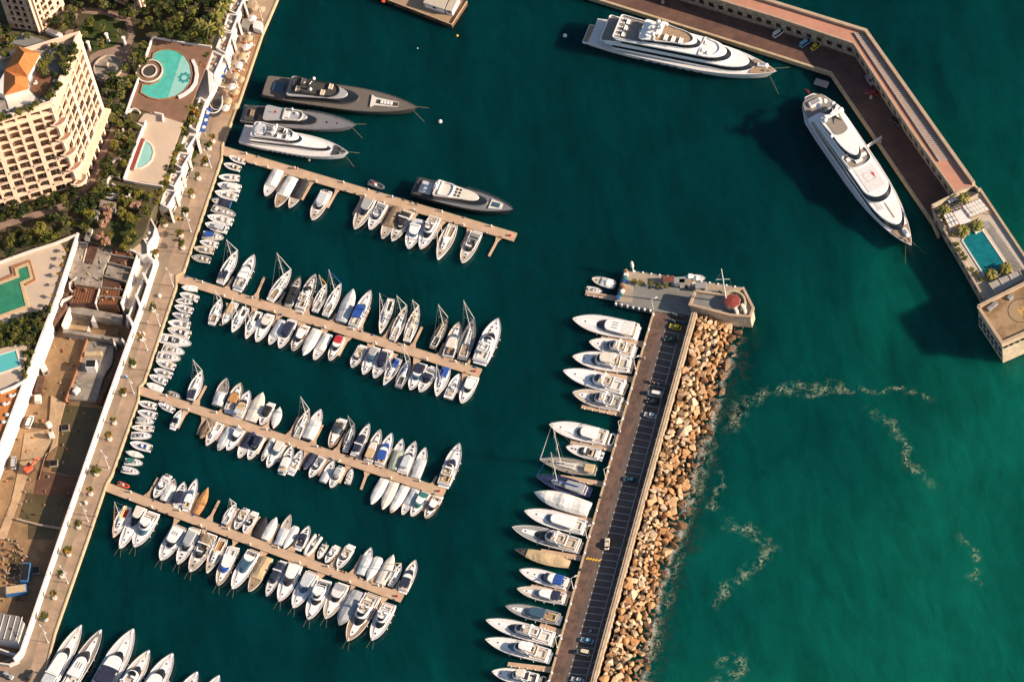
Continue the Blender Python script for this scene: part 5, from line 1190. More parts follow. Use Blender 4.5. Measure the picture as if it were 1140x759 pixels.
# ---- buildings
def pane_and_rail(root, o, q, d, n, z, wd, hh, arch, deep, rails):
    a = math.atan2(d.y, d.x); c = q - n*deep
    b = mb('window_dark'); b.box((c.x, c.y, z+hh*.5), (wd*.62, .12, hh*.86), a); b.use('curtain')
    b.box((c.x+d.x*wd*.16+n.x*.08, c.y+d.y*wd*.16+n.y*.08, z+hh*.5), (wd*.14, .06, hh*.84), a)
    x = part(b, 'window', root, o)
    if rails:
        b = mb('balustrade'); e = q + n*.35
        b.box((e.x, e.y, z+.5), (wd*.98, .16, .85), a); b.box((e.x-n.x*.5, e.y-n.y*.5, z+.02), (wd*.98, 1.1, .16), a)
        y = part(b, 'balcony_rail', root, o); y.parent = x
def facade(root, o, wallb, A_, B_, zb, floors, fh, bays, maxwin, arch_rows=(2,4,6,8), rails=True):
    L_ = (B_-A_).length; d = (B_-A_)/L_; n = Vector((d.y, -d.x)); 
    if n.dot(FACE-A_) < 0: n = -n
    a = math.atan2(d.y, d.x); bw = L_/bays; cnt = 0; H_ = floors*fh
    for i in range(bays+1):
        q = A_+d*bw*i - n*.0; wdt = .7 if i % 3 else 1.5; wdt = 1.8 if i in (0, bays) else wdt
        wallb.use('facade'); wallb.box((q.x-n.x*.35, q.y-n.y*.35, zb+H_/2), (wdt, .9, H_), a)
    for j in range(floors+1):
        z = zb+j*fh; q = A_+d*L_/2; thick = (.4 if j % 2 else .7) if j not in (1, floors-1, floors) else 1.5
        wallb.use('facade'); wallb.box((q.x-n.x*.31, q.y-n.y*.31, z), (L_-.02, .78, thick), a)
    for j in range(floors):
        for i in range(bays):
            q = A_+d*bw*(i+.5); z = zb+j*fh+.4
            if (j % 2 == 1):   # arched head: two spandrel pieces filling the corners of the opening
                wallb.use('facade'); w2 = (bw-1.1)/2; top = z+fh-.8; r_ = w2
                for s in (1,-1):
                    pr = [(s*w2, top), (s*w2, top-r_)] + [(s*w2*math.cos(t), top-r_+r_*math.sin(t)*.98) for t in (R(30),R(60),R(90))]
                    f3 = lambda u, zz, k: (q.x+d.x*u-n.x*(.2+k), q.y+d.y*u-n.y*(.2+k), zz)
                    vs = [f3(u, zz, 0) for u, zz in pr]+[f3(u, zz, .3) for u, zz in pr]; m_ = len(pr)
                    wallb.add(vs, [tuple(range(m_)), tuple(range(2*m_-1, m_-1, -1))]+[(k,(k+1)%m_,m_+(k+1)%m_,m_+k) for k in range(m_)])
            if cnt < maxwin:
                pane_and_rail(root, o, q, d, n, z, bw-1.0, fh-.8, False, .95, rails and j > 0 and (i+j) % 2 == 0)
            cnt += 1
    return n
def block(nm, label, base, zb, floors, fh, bays_l, bays_r, back, maxwin=(48,48)):
    """a tall building: base = left, corner, right foot points seen; back = inland offset in metres"""
    l, c, r = [P(*q, zb).xy for q in base]; ctr = (l+c+r)/3; o = (ctr.x, ctr.y, zb); root = thing(nm, o, label, 'building')
    H_ = floors*fh; dl = (l-c).normalized(); dr = (r-c).normalized()
    bl = l+dr*back if back else l; inset = lambda p: p
    nl = Vector((dl.y,-dl.x)); nr = Vector((dr.y,-dr.x))
    if nl.dot(FACE-c) < 0: nl = -nl
    if nr.dot(FACE-c) < 0: nr = -nr
    ctr2 = (l+r)/2; far = l+r-c
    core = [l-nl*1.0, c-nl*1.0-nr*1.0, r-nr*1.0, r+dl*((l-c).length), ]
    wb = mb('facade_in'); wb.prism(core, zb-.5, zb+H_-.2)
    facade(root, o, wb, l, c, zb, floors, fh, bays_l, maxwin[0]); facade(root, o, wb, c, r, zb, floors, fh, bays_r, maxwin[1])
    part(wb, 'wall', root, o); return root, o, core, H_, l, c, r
FACE = P(570,760,ZG).xy
TP = (54.5,117)
hB = solve_h((88.6,206.5), ZG, TP)
flB = 11
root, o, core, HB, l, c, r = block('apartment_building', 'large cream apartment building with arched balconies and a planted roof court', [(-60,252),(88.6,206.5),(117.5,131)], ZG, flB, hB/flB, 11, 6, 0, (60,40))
zt = ZG+HB
b = mb('facade'); ring = [l, c, r, r+(l-c)]
path_wall(ring+[ring[0]], .9, zt-.3, zt+1.5, 'facade', b); part(b, 'parapet', root, o)
b = mb('facade'); cc = sum(ring, Vector((0,0)))/4
ov = [l+(c-l).normalized()*0, c, r]; 
for (a_, e_) in ((l,c),(c,r)):
    d = (e_-a_).normalized(); n = Vector((d.y,-d.x)); n = n if n.dot(FACE-a_) > 0 else -n; m_ = (a_+e_)/2; b.box((m_.x+n.x*.45, m_.y+n.y*.45, zt-.1), ((e_-a_).length+.8, 1.3, .45), math.atan2(d.y,d.x)); b.box((m_.x+n.x*.35, m_.y+n.y*.35, zt-hB/flB*1.0), ((e_-a_).length+.6, 1.0, .3), math.atan2(d.y,d.x))
part(b, 'cornice', root, o)
b = mb('slab_grey'); b.prism([cc+(p-cc)*.97 for p in ring], zt-.4, zt-.1); part(b, 'roof', root, o)
# ground floor stepped arcade along the right face
d = (r-c).normalized(); n = Vector((d.y,-d.x)); n = n if n.dot(FACE-c) > 0 else -n; L_ = (r-c).length
b = mb('facade')
for i in range(9):
    q = c+d*(i*L_/8.2+.6)+n*1.2; b.box((q.x,q.y,ZG+2.2),(.8,2.4,4.4),math.atan2(d.y,d.x))
q = c+d*L_/2+n*1.2; b.box((q.x,q.y,ZG+4.6),(L_+1.5,2.8,.5),math.atan2(d.y,d.x)); part(b, 'arcade', root, o)
# corner balconies
for j in range(1, flB, 2):
    z = ZG+j*hB/flB; b = mb('facade'); pts = [(c.x+3.4*math.cos(a_), c.y+3.4*math.sin(a_)) for a_ in [math.atan2((FACE-c).y,(FACE-c).x)+R(k) for k in range(-70,71,20)]]
    path_wall(pts, .3, z-.1, z+1.1, 'facade', b); b.prism([c]+[Vector(p) for p in pts], z-.3, z-.1, bottom=True); part(b, 'corner_balcony', root, o)
# roof house with hipped orange tiles, deck and planters
zh = zt
def roofpts(pts, z): return W2(pts, z)
hq = [(20,51.5),(45.5,59),(30,87),(31,100),(4,107),(-12,96)]
w = W2([(20,51.5),(45.5,59.5),(31,86),(5,78)], zh+3.2); wa = W2([(5,78),(31,86),(32,99),(4,107),(-8,100)], zh+3.2)
b = mb('white_wall'); cw = sum(w, Vector((0,0)))/4; b.prism([cw+(p-cw)*.92 for p in w], zh-.2, zh+3.1); cwa = sum(wa, Vector((0,0)))/5; b.prism([cwa+(p-cwa)*.92 for p in wa], zh-.2, zh+3.08); part(b, 'penthouse_wall', root, o)
def hip(b, w, z, hgt, frac=.3):
    m0 = (w[0]+w[1])/2; m1 = (w[2]+w[3])/2; a_ = m0*(1-frac)+m1*frac; e_ = m1*(1-frac)+m0*frac
    vs = [(*p, z) for p in w]+[(*a_, z+hgt),(*e_, z+hgt)]; b.add(vs, [(0,1,4),(1,2,5,4),(2,3,5),(3,0,4,5)])
b = mb('roof_orange'); hip(b, w, zh+3.2, 2.2, .28); b.use('roof_orange'); wq = [wa[0], wa[1], wa[2], wa[3]]; hip(b, wq, zh+3.15, 1.8, .3); part(b, 'tiled_roof', root, o)
b = mb('wood_deck'); b.prism(W2([(41,77),(62,84),(52,104),(44,110),(34,100)], zh+.1), zh-.1, zh+.1); part(b, 'roof_deck', root, o)
b = mb('concrete_grey'); b.prism(W2([(12,48),(26,37),(52,46),(50,56),(20,50)], zh+.2), zh-.1, zh+.2); part(b, 'court', root, o)
b = mb('gel_cream'); b.prism(W2([(6,108),(30,99),(44,112),(10,122)], zh+.15), zh-.1, zh+.15); part(b, 'roof_terrace', root, o)
rr = random.Random(3)
for k in range(16):
    q = rr.choice([(68,70),(60,88),(48,70),(56,60),(76,62),(66,50),(40,92),(52,112),(30,118),(10,126),(2,45),(8,58)]); p = P(q[0]+rr.uniform(-3,3), q[1]+rr.uniform(-3,3), zh); b = mb(rr.choice(['terracotta','seat_white','terracotta','gel_cream'])); b.rbox((p.x,p.y,zh+.3),(1.2,.7,.6),rr.random()*3,.1); part(b, 'planter', root, o)
block('apartment_building', 'cream apartment building with slanting balconies cut by the top edge', [(14,31),(46,36),(71,11)], ZG, 10, 3.6, 4, 4, 0, (40,40))
block('apartment_building', 'apartment facade at the very top edge behind dark trees', [(92,-12),(160,13),(172,-14)], ZG, 8, 3.4, 7, 2, 0, (56,10))
b = mb('white_wall'); p = W2([(50,34),(54,31),(69,37),(66,41)], ZG+2); b.prism(p, ZG, ZG+2); tag(b.build('entrance_roof', origin=(*p[0], ZG)), 'low white entrance canopy roof beside the upper building', 'canopy')
# curved white planters in the slope garden
for i, (q, fl) in enumerate([((149,129),1),((144,146),1),((138,161),-1),((131,184),1),((127,203),1),((122,212),-1)]):
    p = P(*q, ZG+1.2); b = path_wall([(p.x+2.4*math.cos(R(a)), p.y+3.0*math.sin(R(a))) for a in range(20 if fl > 0 else 200, 241 if fl > 0 else 421, 20)], .4, ZG, ZG+1.3, 'white_wall2')
    tag(b.build('curved_planter', origin=(p.x,p.y,ZG)), f'curved cream garden planter wall on the slope, {ORD[i]} from the top', 'planter', 'curved planters')
wallthing([(118,214),(133,217),(150,221)], ZG, ZG+1.4, .5, 'white_wall2', 'cream wall with steps below the curved planters')
wallthing([(146,206),(143,221),(152,226)], ZG, ZG+1.4, .5, 'white_wall2', 'short stair wall left of the lower shrubs')
plate([(84,262),(92,266),(74,340),(58,360),(62,330)], .4, 6.4, 'rebar_brown', 'service_yard')
# ---- structures in the upper part of the site
def slabthing(pts, z0, z1, m, label, nm='concrete_slab', cat='slab'): return plate(pts, z0, z1, m, nm, label=label, cat=cat)
Z4_ = 7.6
slabthing(fps('Q9', [(100,400),(180,330),(310,340),(425,350),(350,500),(330,640),(150,600),(80,530)]), .4, Z4_, 'slab_grey', 'rough pale concrete roof slab in the upper building site')
slabthing(fps('Q9', [(240,320),(320,330),(270,470),(205,455)]), Z4_, Z4_+.1, 'rebar_brown', 'dark rusty strip on the upper concrete slab', 'shaft_cover', 'shaft')
slabthing(fps('Q9', [(150,610),(320,630),(295,745),(110,745)]), .4, Z4_-.6, 'rebar_brown', 'dark brown deck with reinforcement bars in the site')
for i, (q, m_) in enumerate([([(425,355),(585,385),(565,420),(405,395)],'rebar_brown'),([(405,400),(563,426),(540,490),(390,450)],'rebar_brown'),([(388,455),(540,495),(520,590),(360,540)],'slab_grey'),([(358,548),(500,580),(475,640),(340,630)],'red_mud'),([(338,635),(472,645),(465,700),(325,690)],'rebar_brown'),([(322,695),(462,705),(450,759),(310,755)],'red_mud')]):
    slabthing(fps('Q9', q), .4, Z4_-1.0, m_, f'dark sunken bay between beams in the building site, {ORD[i]} from the top', 'sunken_bay', 'bay')
beams = [([(320,335),(590,385)]),([(400,398),(562,423)]),([(386,453),(545,495)]),([(345,545),(520,592)]),([(335,632),(480,645)]),([(318,692),(463,702)]),([(590,385),(470,745)]),([(320,640),(290,745)]),([(150,605),(325,635)]),([(170,310),(240,318),(205,455)]),([(120,400),(175,300)]),([(160,560),(110,600),(110,640),(130,655)]),([(130,690),(60,720),(45,755)])]
for i, q in enumerate(beams):
    w = W2(fps('Q9', q), Z4_+.25); b = path_wall(w, .35, .4, Z4_+.25, 'white_wall2' if i in (6,7,9,11,12) else 'slab_grey'); tag(b.build('concrete_wall', origin=(*w[0], .4)), f'narrow concrete wall of the unfinished structure, {ORD[i]} listed from top to bottom', 'wall', 'concrete walls of the site')
# walls lower down and the walkway by the promenade
w = W2(fps('Q9', [(610,390),(600,430),(530,600),(480,745)]), 6.2); b = path_wall(w, .5, .4, 6.2, 'white_wall'); tag(b.build('white_wall', origin=(*w[0], .4)), 'thin white wall running down beside the dark sunken bays', 'wall')
w = W2([(168,292),(160,309),(152,328),(143,352),(141,360)], 4.2); b = path_wall(w, .5, .4, 4.2, 'white_wall'); tag(b.build('white_wall', origin=(*w[0], .4)), 'short white zigzag wall just left of the promenade wall', 'wall')
plate([(161,284),(168,288),(145,345),(137,341)], .4, 3.2, 'deck_beige', 'site_walkway')
slabthing(fps('Q6', [(490,60),(860,130),(850,170),(480,110)]), .4, 4.4, 'slab_grey', 'long concrete beam across the building site below the bays', 'concrete_beam', 'beam')
slabthing(fps('Q6', [(450,225),(870,300),(860,320),(440,250)]), .4, 4.0, 'slab_grey', 'second concrete beam across the building site', 'concrete_beam', 'beam')
for i, q in enumerate([[(490,60),(500,100),(450,225),(432,200)],[(655,130),(680,180),(640,175)],[(625,205),(640,250),(612,245)],[(890,125),(935,185),(925,190),(890,150)],[(860,290),(885,325),(875,330),(855,305)],[(795,290),(812,325),(800,330)]]):
    slabthing(fps('Q6', q), .4, 4.6, 'white_wall', f'bright white concrete fin in the building site, {ORD[i]} from the left' if i else 'largest bright white concrete fin left of the beams', 'concrete_fin', 'fin')
slabthing(fps('Q6', [(505,110),(640,140),(620,250),(470,230)]), .3, .9, 'earth_pale', 'lighter earth bay between the two concrete beams', 'earth_bay', 'bay')
slabthing(fps('Q6', [(600,300),(800,345),(790,470),(730,560),(680,740),(470,720),(540,540),(590,380)]), .3, 1.6, 'slab_grey', 'raised concrete working platform in the middle of the site', 'work_platform', 'platform')
w = W2(fps('Q6', [(615,290),(540,520),(460,730)]), 2.4); b = path_wall(w, .35, .4, 2.4, 'terracotta'); tag(b.build('sheet_wall', origin=(*w[0], .4)), 'thin reddish retaining edge of the working platform', 'wall')
w = W2(fps('Q6', [(880,330),(840,420),(800,520),(690,740)]), 3.0); b = path_wall(w, 1.6, .3, 3.0, 'rebar_brown'); tag(b.build('trench_wall', origin=(*w[0], .4)), 'dark brown trench wall beside the promenade wall', 'wall')
# excavated pits and muddy water
plate(fps('Q7', [(345,50),(540,70),(500,230),(440,400),(400,430),(270,400),(310,270),(310,180)]), .2, .46, 'mud_water', 'muddy_pool_upper')
plate(fps('Q7', [(200,395),(410,435),(380,540),(180,520)]), .2, .5, 'red_mud', 'red_excavation')
plate(fps('Q7', [(140,515),(375,535),(310,695),(100,650)]), .2, .47, 'mud_water', 'muddy_pool_lower')
plate(fps('Q7', [(150,665),(310,695),(285,759),(150,759)]), .2, .48, 'mud_water', 'muddy_pool_bottom')
plate(fps('Q8', [(60,60),(135,85),(100,190),(30,200)]), .2, .5, 'mud_water', 'green_puddle')
plate(fps('Q7', [(270,0),(345,40),(320,130),(300,260),(240,310),(205,440),(240,330),(280,240),(260,130)]), .3, .9, 'earth_pale', 'earth_bank')
plate(fps('Q7', [(130,200),(260,180),(290,240),(230,320),(160,380),(100,560),(30,759),(-20,759),(60,560),(110,330)]), .3, .6, 'earth_pale', 'haul_road')
w = W2(fps('Q7', [(85,650),(200,680),(325,700)]), 1.4); b = path_wall(w, .5, .3, 1.4, 'concrete'); tag(b.build('low_dam', origin=(*w[0], .4)), 'thin pale dam between two muddy pools', 'dam')
rr = random.Random(9)
b = MB()
for k in range(420):
    fr_, pts_ = rr.choice([('Q7',(20,759,40,759)),('Q6',(300,900,0,759)),('Q8',(0,150,0,330)),('Q9',(100,600,350,745))]); x, y = rr.uniform(pts_[0],pts_[1]), rr.uniform(pts_[2],pts_[3])
    q = fp(fr_, x, y)
    if q[0] > 120-(q[1]-440)*.36-4 or q[0] < 38-(q[1]-430)*.36: continue
    zz = .45; p = P(*q, zz); b.use(rr.choice(['slab_grey','earth_pale','earth','earth','rebar_brown','terracotta'])); b.rbox((p.x,p.y,zz+.25),(rr.uniform(.3,1.9)*rr.uniform(.4,1),rr.uniform(.2,.8),rr.uniform(.3,.8)),rr.random()*3,.1)
x = b.build('rubble'); x['kind'] = 'stuff'; x['label'] = 'rubble and timber scattered over the brown building site'; x['category'] = 'rubble'
# reinforcement bars and litter on the slabs
b = mb('terracotta')
for fr_, q, nn_ in (('Q9',[(155,620),(315,640),(292,740),(115,740)],9),('Q9',[(425,362),(582,390),(562,415),(408,395)],7),('Q9',[(338,640),(470,650),(463,698),(327,690)],7),('Q9',[(322,700),(460,708),(450,750),(312,752)],7)):
    w = W2(fps(fr_, q), Z4_-.5)
    for i in range(nn_):
        t = (i+.5)/nn_; path_wall([w[0]*(1-t)+w[1]*t, w[3]*(1-t)+w[2]*t], .12, Z4_-.6, Z4_-.45, 'terracotta', b)
        path_wall([w[0]*(1-t)+w[3]*t, w[1]*(1-t)+w[2]*t], .10, Z4_-.44, Z4_-.34, 'terracotta', b)
x = b.build('reinforcement_bars'); x['kind'] = 'stuff'; x['label'] = 'grids of rusty reinforcement bars on the dark decks of the site'; x['category'] = 'bars'
b = MB()
for k in range(60):
    x_, y_ = rr.uniform(110,560), rr.uniform(350,740); q = fp('Q9', x_, y_); p = P(*q, Z4_+.1)
    b.use(rr.choice(['slab_grey','rebar_brown','terracotta','rebar_brown','cloth_tan'])); b.rbox((p.x,p.y,Z4_+.15),(rr.uniform(.3,1.6),rr.uniform(.2,.5),.35),rr.random()*3,.05)
x = b.build('site_litter'); x['kind'] = 'stuff'; x['label'] = 'boards and small debris lying on the upper site slabs'; x['category'] = 'debris'
# site items
def boxthing(nm, q, dims, az, m, label, cat, z=.6, roof=None, extra=None):
    p = P(*q, z); r = thing(nm, (p.x,p.y,z), label, cat, None, az)
    b = mb(m); b.rbox((0,0,dims[2]/2), dims, 0, .08); b.build('body', r)
    if roof: b = mb(roof); b.rbox((0,0,dims[2]+.05),(dims[0]*.9,dims[1]*.86,.14),0,.04); b.build('top', r)
    if extra: b = mb(extra); b.box((0,-dims[1]/2-.02,dims[2]*.5),(dims[0]*.5,.05,dims[2]*.5)); b.build('side_opening', r)
    return r
boxthing('site_cabin', (103,410), (3.4,3.0,3.2), R(-15), 'white_wall', 'white site cabin with black roof opening on the working platform', 'cabin', 1.6, 'window_dark')
boxthing('storage_box', (85.5,436), (2.4,1.6,1.4), R(40), 'white_wall', 'small white box on the lower working platform', 'box', 1.6, 'deck_white')
boxthing('timber_stack', (104,395), (6.0,1.6,1.0), R(-12), 'cloth_tan', 'stack of yellow timber near the second beam', 'timber', 1.6, 'coping')
boxthing('site_truck', (50,413), (2.2,3.4,2.2), R(15), 'slab_grey', 'pale truck at the foot of the white retaining wall', 'truck', .6, 'gel_cream', 'window_dark')
boxthing('steel_skip', (45,430), (2.6,6.5,1.4), R(-20), 'red_mud', 'long dark red skip beside the white retaining wall', 'skip', .6, 'rebar_brown')
boxthing('site_cabin', (43,446), (2.0,2.6,2.0), R(-10), 'white_wall2', 'small pale cabin just below the dark red skip', 'cabin', .6, 'gel_cream')
boxthing('site_cabin', (55,474.5), (1.6,1.4,2.2), R(30), 'white_wall', 'upper small white cube on the brown earth bank', 'cabin', .9, 'gel_cream')
boxthing('site_cabin', (58,486), (1.6,1.4,2.2), R(0), 'white_wall', 'lower small white cube on the brown earth bank', 'cabin', .9, 'gel_cream')
car(tuple(P(33.5,470.5,.6)), R(62), 'white', 'white pickup with dark bed on the building site track', None, 'van', 4.8)
car(tuple(P(15.5,516,.6)), R(80), 'silver', 'silver van beside the excavator on the building site', None, 'van', 4.8)
boxthing('open_container', (29.5,640), (2.6,7.0,2.2), R(-15), 'gel_blue', 'upright blue open container, upper of two blue ones', 'container', .6, 'window_dark')
boxthing('open_container', (19,659), (7.0,3.0,2.2), R(-5), 'gel_blue', 'blue container with tan rim lying below the upright one', 'container', .6, 'cloth_tan')
boxthing('shaft', (40.5,636), (2.6,2.6,1.2), R(-8), 'slab_grey', 'square grey frame right of the blue containers', 'frame', .6, 'window_dark')
boxthing('shaft', (73,477), (2.6,2.4,.8), R(-8), 'slab_grey', 'square grey shaft frame in the upper muddy pool', 'frame', .45, 'window_dark')
boxthing('shaft', (60,516.5), (2.8,2.4,.8), R(-8), 'slab_grey', 'square grey shaft frame in the lower muddy pool', 'frame', .45, 'window_dark')
ex = P(33,523,.6); r = thing('excavator', (ex.x,ex.y,.6), 'orange excavator reaching over the red pit', 'excavator', None, R(30))
b = mb('engine')
for s in (1,-1): b.rbox((0,s*1.0,.4),(3.4,.5,.8),0,.2)
b.build('tracks', r); b = mb('rubber_orange'); b.rbox((-.3,0,1.3),(2.8,2.2,1.0),0,.2); b.build('body', r); b = mb('glass'); b.rbox((.6,.6,2.1),(1.2,.9,1.3),0,.15); b.build('cab', r)
b = mb('rubber_orange'); b.tube((1,0,1.6),(3.2,0,3.4),.3,.25,6); b.tube((3.2,0,3.4),(5.0,0,1.6),.24,.18,6); b.build('boom', r); b = mb('engine'); b.rbox((5.1,0,1.2),(.8,.9,.7),0,.15); b.build('bucket', r)
# grey ribbed shed at the bottom left
w = W2(fps('Q8', [(-60,385),(0,388),(100,405),(128,440),(95,545),(-60,520)]), 5.4); c = sum(w, Vector((0,0)))/len(w); r = thing('storage_shed', (c.x,c.y,.4), 'grey ribbed shed with white end wall at the bottom left', 'shed')
b = mb('white_wall'); b.prism([p-c for p in w], 0, 4.6); b.build('wall', r)
b = mb('concrete_grey'); w5 = [(p-c)*1.0 for p in w]; b.prism(w5, 4.6, 5.0, top=[p*.93 for p in w5]); b.build('roof', r)
b = mb('white_wall')
for k in range(5):
    q0 = P(*fp('Q8', -10+k*32, 395+k*4), 5.6).xy-c; q1 = P(*fp('Q8', -45+k*32, 520+k*4), 5.6).xy-c; path_wall([q0,q1], .18, 4.9, 5.2, 'white_wall', b)
b.build('roof_rib', r)
w = W2([(-20,718),(0,722),(17,728),(20,735),(10,739),(-20,735)], 3.2); b = path_wall(w, .5, 0, 3.2, 'white_wall2'); tag(b.build('curved_wall', origin=(*w[2], 0)), 'curved low white wall and planter at the bottom left corner', 'wall')
car(tuple(P(9,752,ZPR+.02)), R(-45), 'silver', 'silver car parked in the bottom left corner', None, 'car', 4.3)
car(tuple(P(33,752,ZPR+.02)), R(60), 'dark', 'black car parked at the bottom of the promenade', None, 'car', 4.3)
# ---------------------------------------------------------------- large yachts
def yacht(name_label, stern, bow, B, hull, deck, H, tiers, z_ref=3.0, group=None, stripe=None, extras=None, shape='ship', rakef=None):
    a, c = P(*stern, z_ref), P(*bow, z_ref); L = (c-a).length; az = math.atan2(c.y-a.y, c.x-a.x)
    root = thing('superyacht', (a.x, a.y, 0), name_label, 'yacht', group, az)
    f, sheer = make_hull(L, B, H, shape, hull, deck, root, stripe, rim=.18)
    # portholes
    b = mb('glass')
    for s in (1,-1):
        for i in range(8):
            t = .30+i*.045; y = s*(B/2*f(t)*.985); b.rbox((t*L, y, H*.56), (L*.018, .14, .35), 0, .05)
    b.build('porthole', root)
    for t in tiers:
        x0, x1, w0, w1, nose, z0, h = t[:7]; o = t[7] if len(t) > 7 else {}
        wall = o.get('wall', 'gel'); rf = o.get('roof', 'gel'); over = o.get('over', .35); back = o.get('aft', 0)
        b = mb(wall); slab(b, plan(x0*L, x1*L, w0*B, w1*B, nose*L, .8, 8), z0-.15, z0+h*.36, .02, .1); b.build('superstructure', root)
        b = mb(o.get('glass','glass')); slab(b, plan(x0*L+.2, x1*L-.1, w0*B*.985, w1*B*.985, nose*L, .7, 8), z0+h*.34, z0+h*.90, .06, o.get('rake', h*.8), 0, .03); b.build('windows', root)
        b = mb(rf); slab(b, plan((x0-back)*L, (x1*L-o.get('rake', h*.8)+over), w0*B+.2, w1*B*.94, nose*L*.95, 1.0, 8), z0+h*.88, z0+h*1.06, .02, .1, 0, .08); b.build('roof_deck', root)
        zr = z0+h*1.06
        if o.get('sole'):
            q0, q1 = o['solex']; b = mb(rf); pl = plan(q0*L, q1*L, w0*B*.96, w1*B*o.get('sw', .96), o.get('sn', nose)*L, .9, 8)
            inn = coaming(b, pl, .22, zr-.15, zr+.5); b.build('bulwark', root)
            b = mb(o['sole']); b.prism(inn, zr-.1, zr+.03); b.build('teak_floor', root)
    return root, L, f, sheer
def sofa(root, x, y, z, w, d, m='seat_white'):
    b = mb(m); b.rbox((x, y, z+.22), (d, w, .42), 0, .12); b.rbox((x-d/2+.12, y, z+.45), (.24, w, .5), 0, .08); b.build('sofa', root)
def loungers(root, pts, z, m='seat_white', r=0):
    for x, y in pts:
        b = mb(m); b.rbox((x, y, z+.2), (1.9, .7, .22), r, .06); b.rbox((x+.7, y, z+.36), (.5, .66, .2), r, .06); b.build('sun_lounger', root)
def domes(root, pts):
    for x, y, z, r in pts:
        b = mb('plastic_white'); b.tube((x, y, z-.8), (x, y, z), .18, .18, 6); b.dome((x, y, z+r*.4), r, 12, 1.15); b.build('radar_dome', root, True)
def radar_mast(root, x, z, B, h=4.5, m='gel'):
    b = mb(m)
    for s in (1,-1): b.tube((x-.8, s*B*.16, z), (x, s*.5, z+h*.6), .35, .22, 6)
    b.rbox((x, 0, z+h*.6), (1.4, B*.5, .25), 0, .1); b.tube((x, 0, z+h*.6), (x-.2, 0, z+h), .28, .10, 6)
    b.rbox((x+.1, 0, z+h*.85), (.3, 2.4, .16), .3, .05); b.rbox((x+.5, 0, z+h*.72), (.25, 1.9, .14), -.4, .05)
    b.build('radar_mast', root)
def fore_gear(root, L, B, z, f, x0, x1, m='teak'):
    b = mb(m); pts = [(t*L, s*B/2*f(t)*.86) for s in (1,) for t in [x0+(x1-x0)*i/6 for i in range(7)]]
    pl = pts + [(x, -y) for x, y in reversed(pts)]
    b.prism(pl, z-.1, z+.14); b.build('foredeck', root)
    b = mb('steel')
    for s in (1,-1):
        b.lathe((L*(x0*.4+x1*.6), s*.9, z+.14), [(.35,0),(.25,.3),(.35,.5)], 8); b.rbox((L*(x0*.2+x1*.8), s*.6, z+.3), (1.3,.25,.25), 0, .06)
    b.build('windlass', root)
# white superyacht alongside the upper wharf
r, L, f, sh = yacht('huge white superyacht lying alongside the brown upper wharf', fp('Z7',95,158), fp('Z7',1068,385), 12.5, 'gel', 'deck_white', 4.2, [
 (.13,.88,.90,.70,.18,4.1,2.6,dict(sole='teak_grey',solex=(.07,.2),sn=.02,aft=.04,sw=1.0)),
 (.18,.76,.82,.66,.14,6.9,2.5,dict(sole='teak_grey',solex=(.14,.36),sn=.02,aft=.03,sw=1.0)),
 (.30,.60,.66,.48,.12,9.6,2.2,dict(sole='teak',solex=(.36,.56),sn=.10,aft=.02,sw=.98))], 4.0, 'superyachts', extras=1)
fore_gear(r, L, 12.5, 4.7, f, .87, .985)
domes(r, [(L*.36,2.6,13.6,.9),(L*.36,-2.6,13.6,.9),(L*.40,3.0,12.8,.7),(L*.34,0,13.0,.8)]); radar_mast(r, L*.39, 11.8, 11.5, 5)
for x in (.42,.46,.50): sofa(r, L*x, (-1)**int(x*50)*1.6, 12.0, 2.4, 1.2)
for y in (-2.6, 0, 2.6): sofa(r, L*.19, y, 9.6, 2.0, 1.0)
loungers(r, [(L*.16, y) for y in (-3.4,-1.7,0,1.7,3.4)], 9.6)
b = mb('seat_white'); b.lathe((L*.28, 0, 9.6), [(1.1,0),(1.1,.6),(.9,.65)], 14); b.use('glass_blue'); b.lathe((L*.28,0,9.63),[(.85,.55),(.85,.66)],14); b.build('jacuzzi', r)
b = mb('gel'); b.rbox((L*.08, 0, 4.4), (3.2, 5.6, .8), 0, .3); b.use('teak_grey'); b.box((L*.08, 0, 4.82), (2.0, 4.2, .05)); b.build('aft_sun_pad', r)
b = mb('gel'); b.rbox((-1.2, 0, .7), (3.4, 8.0, .5), 0, .3); b.use('teak'); b.box((-1.2, 0, .97), (2.8, 7.0, .04)); b.build('swim_platform', r)
b = mb('glass_blue'); b.rbox((L*.70, .6, 7.05), (2.2, 1.3, .12), 0, .1); b.build('skylight', r)
b = mb('gel'); coaming(b, plan(L*.60, L*.70, 7.6, 6.2, L*.06, .4), .3, 9.4, 9.9); b.build('bridge_bulwark', r)
for x, y in ((.62,1.6),(.62,-1.6),(.65,-2.2)): sofa(r, L*x, y, 9.5, 1.6, 1.0)
b = mb('gel'); b.rbox((L*.92, .9, 5.3), (3.8, 1.6, .9), .1, .3); b.use('seat_grey'); b.box((L*.92, .9, 5.77), (2.0, .9, .06), .1); b.build('rescue_tender', r)
lines(r, L, 4.2, 6.0)
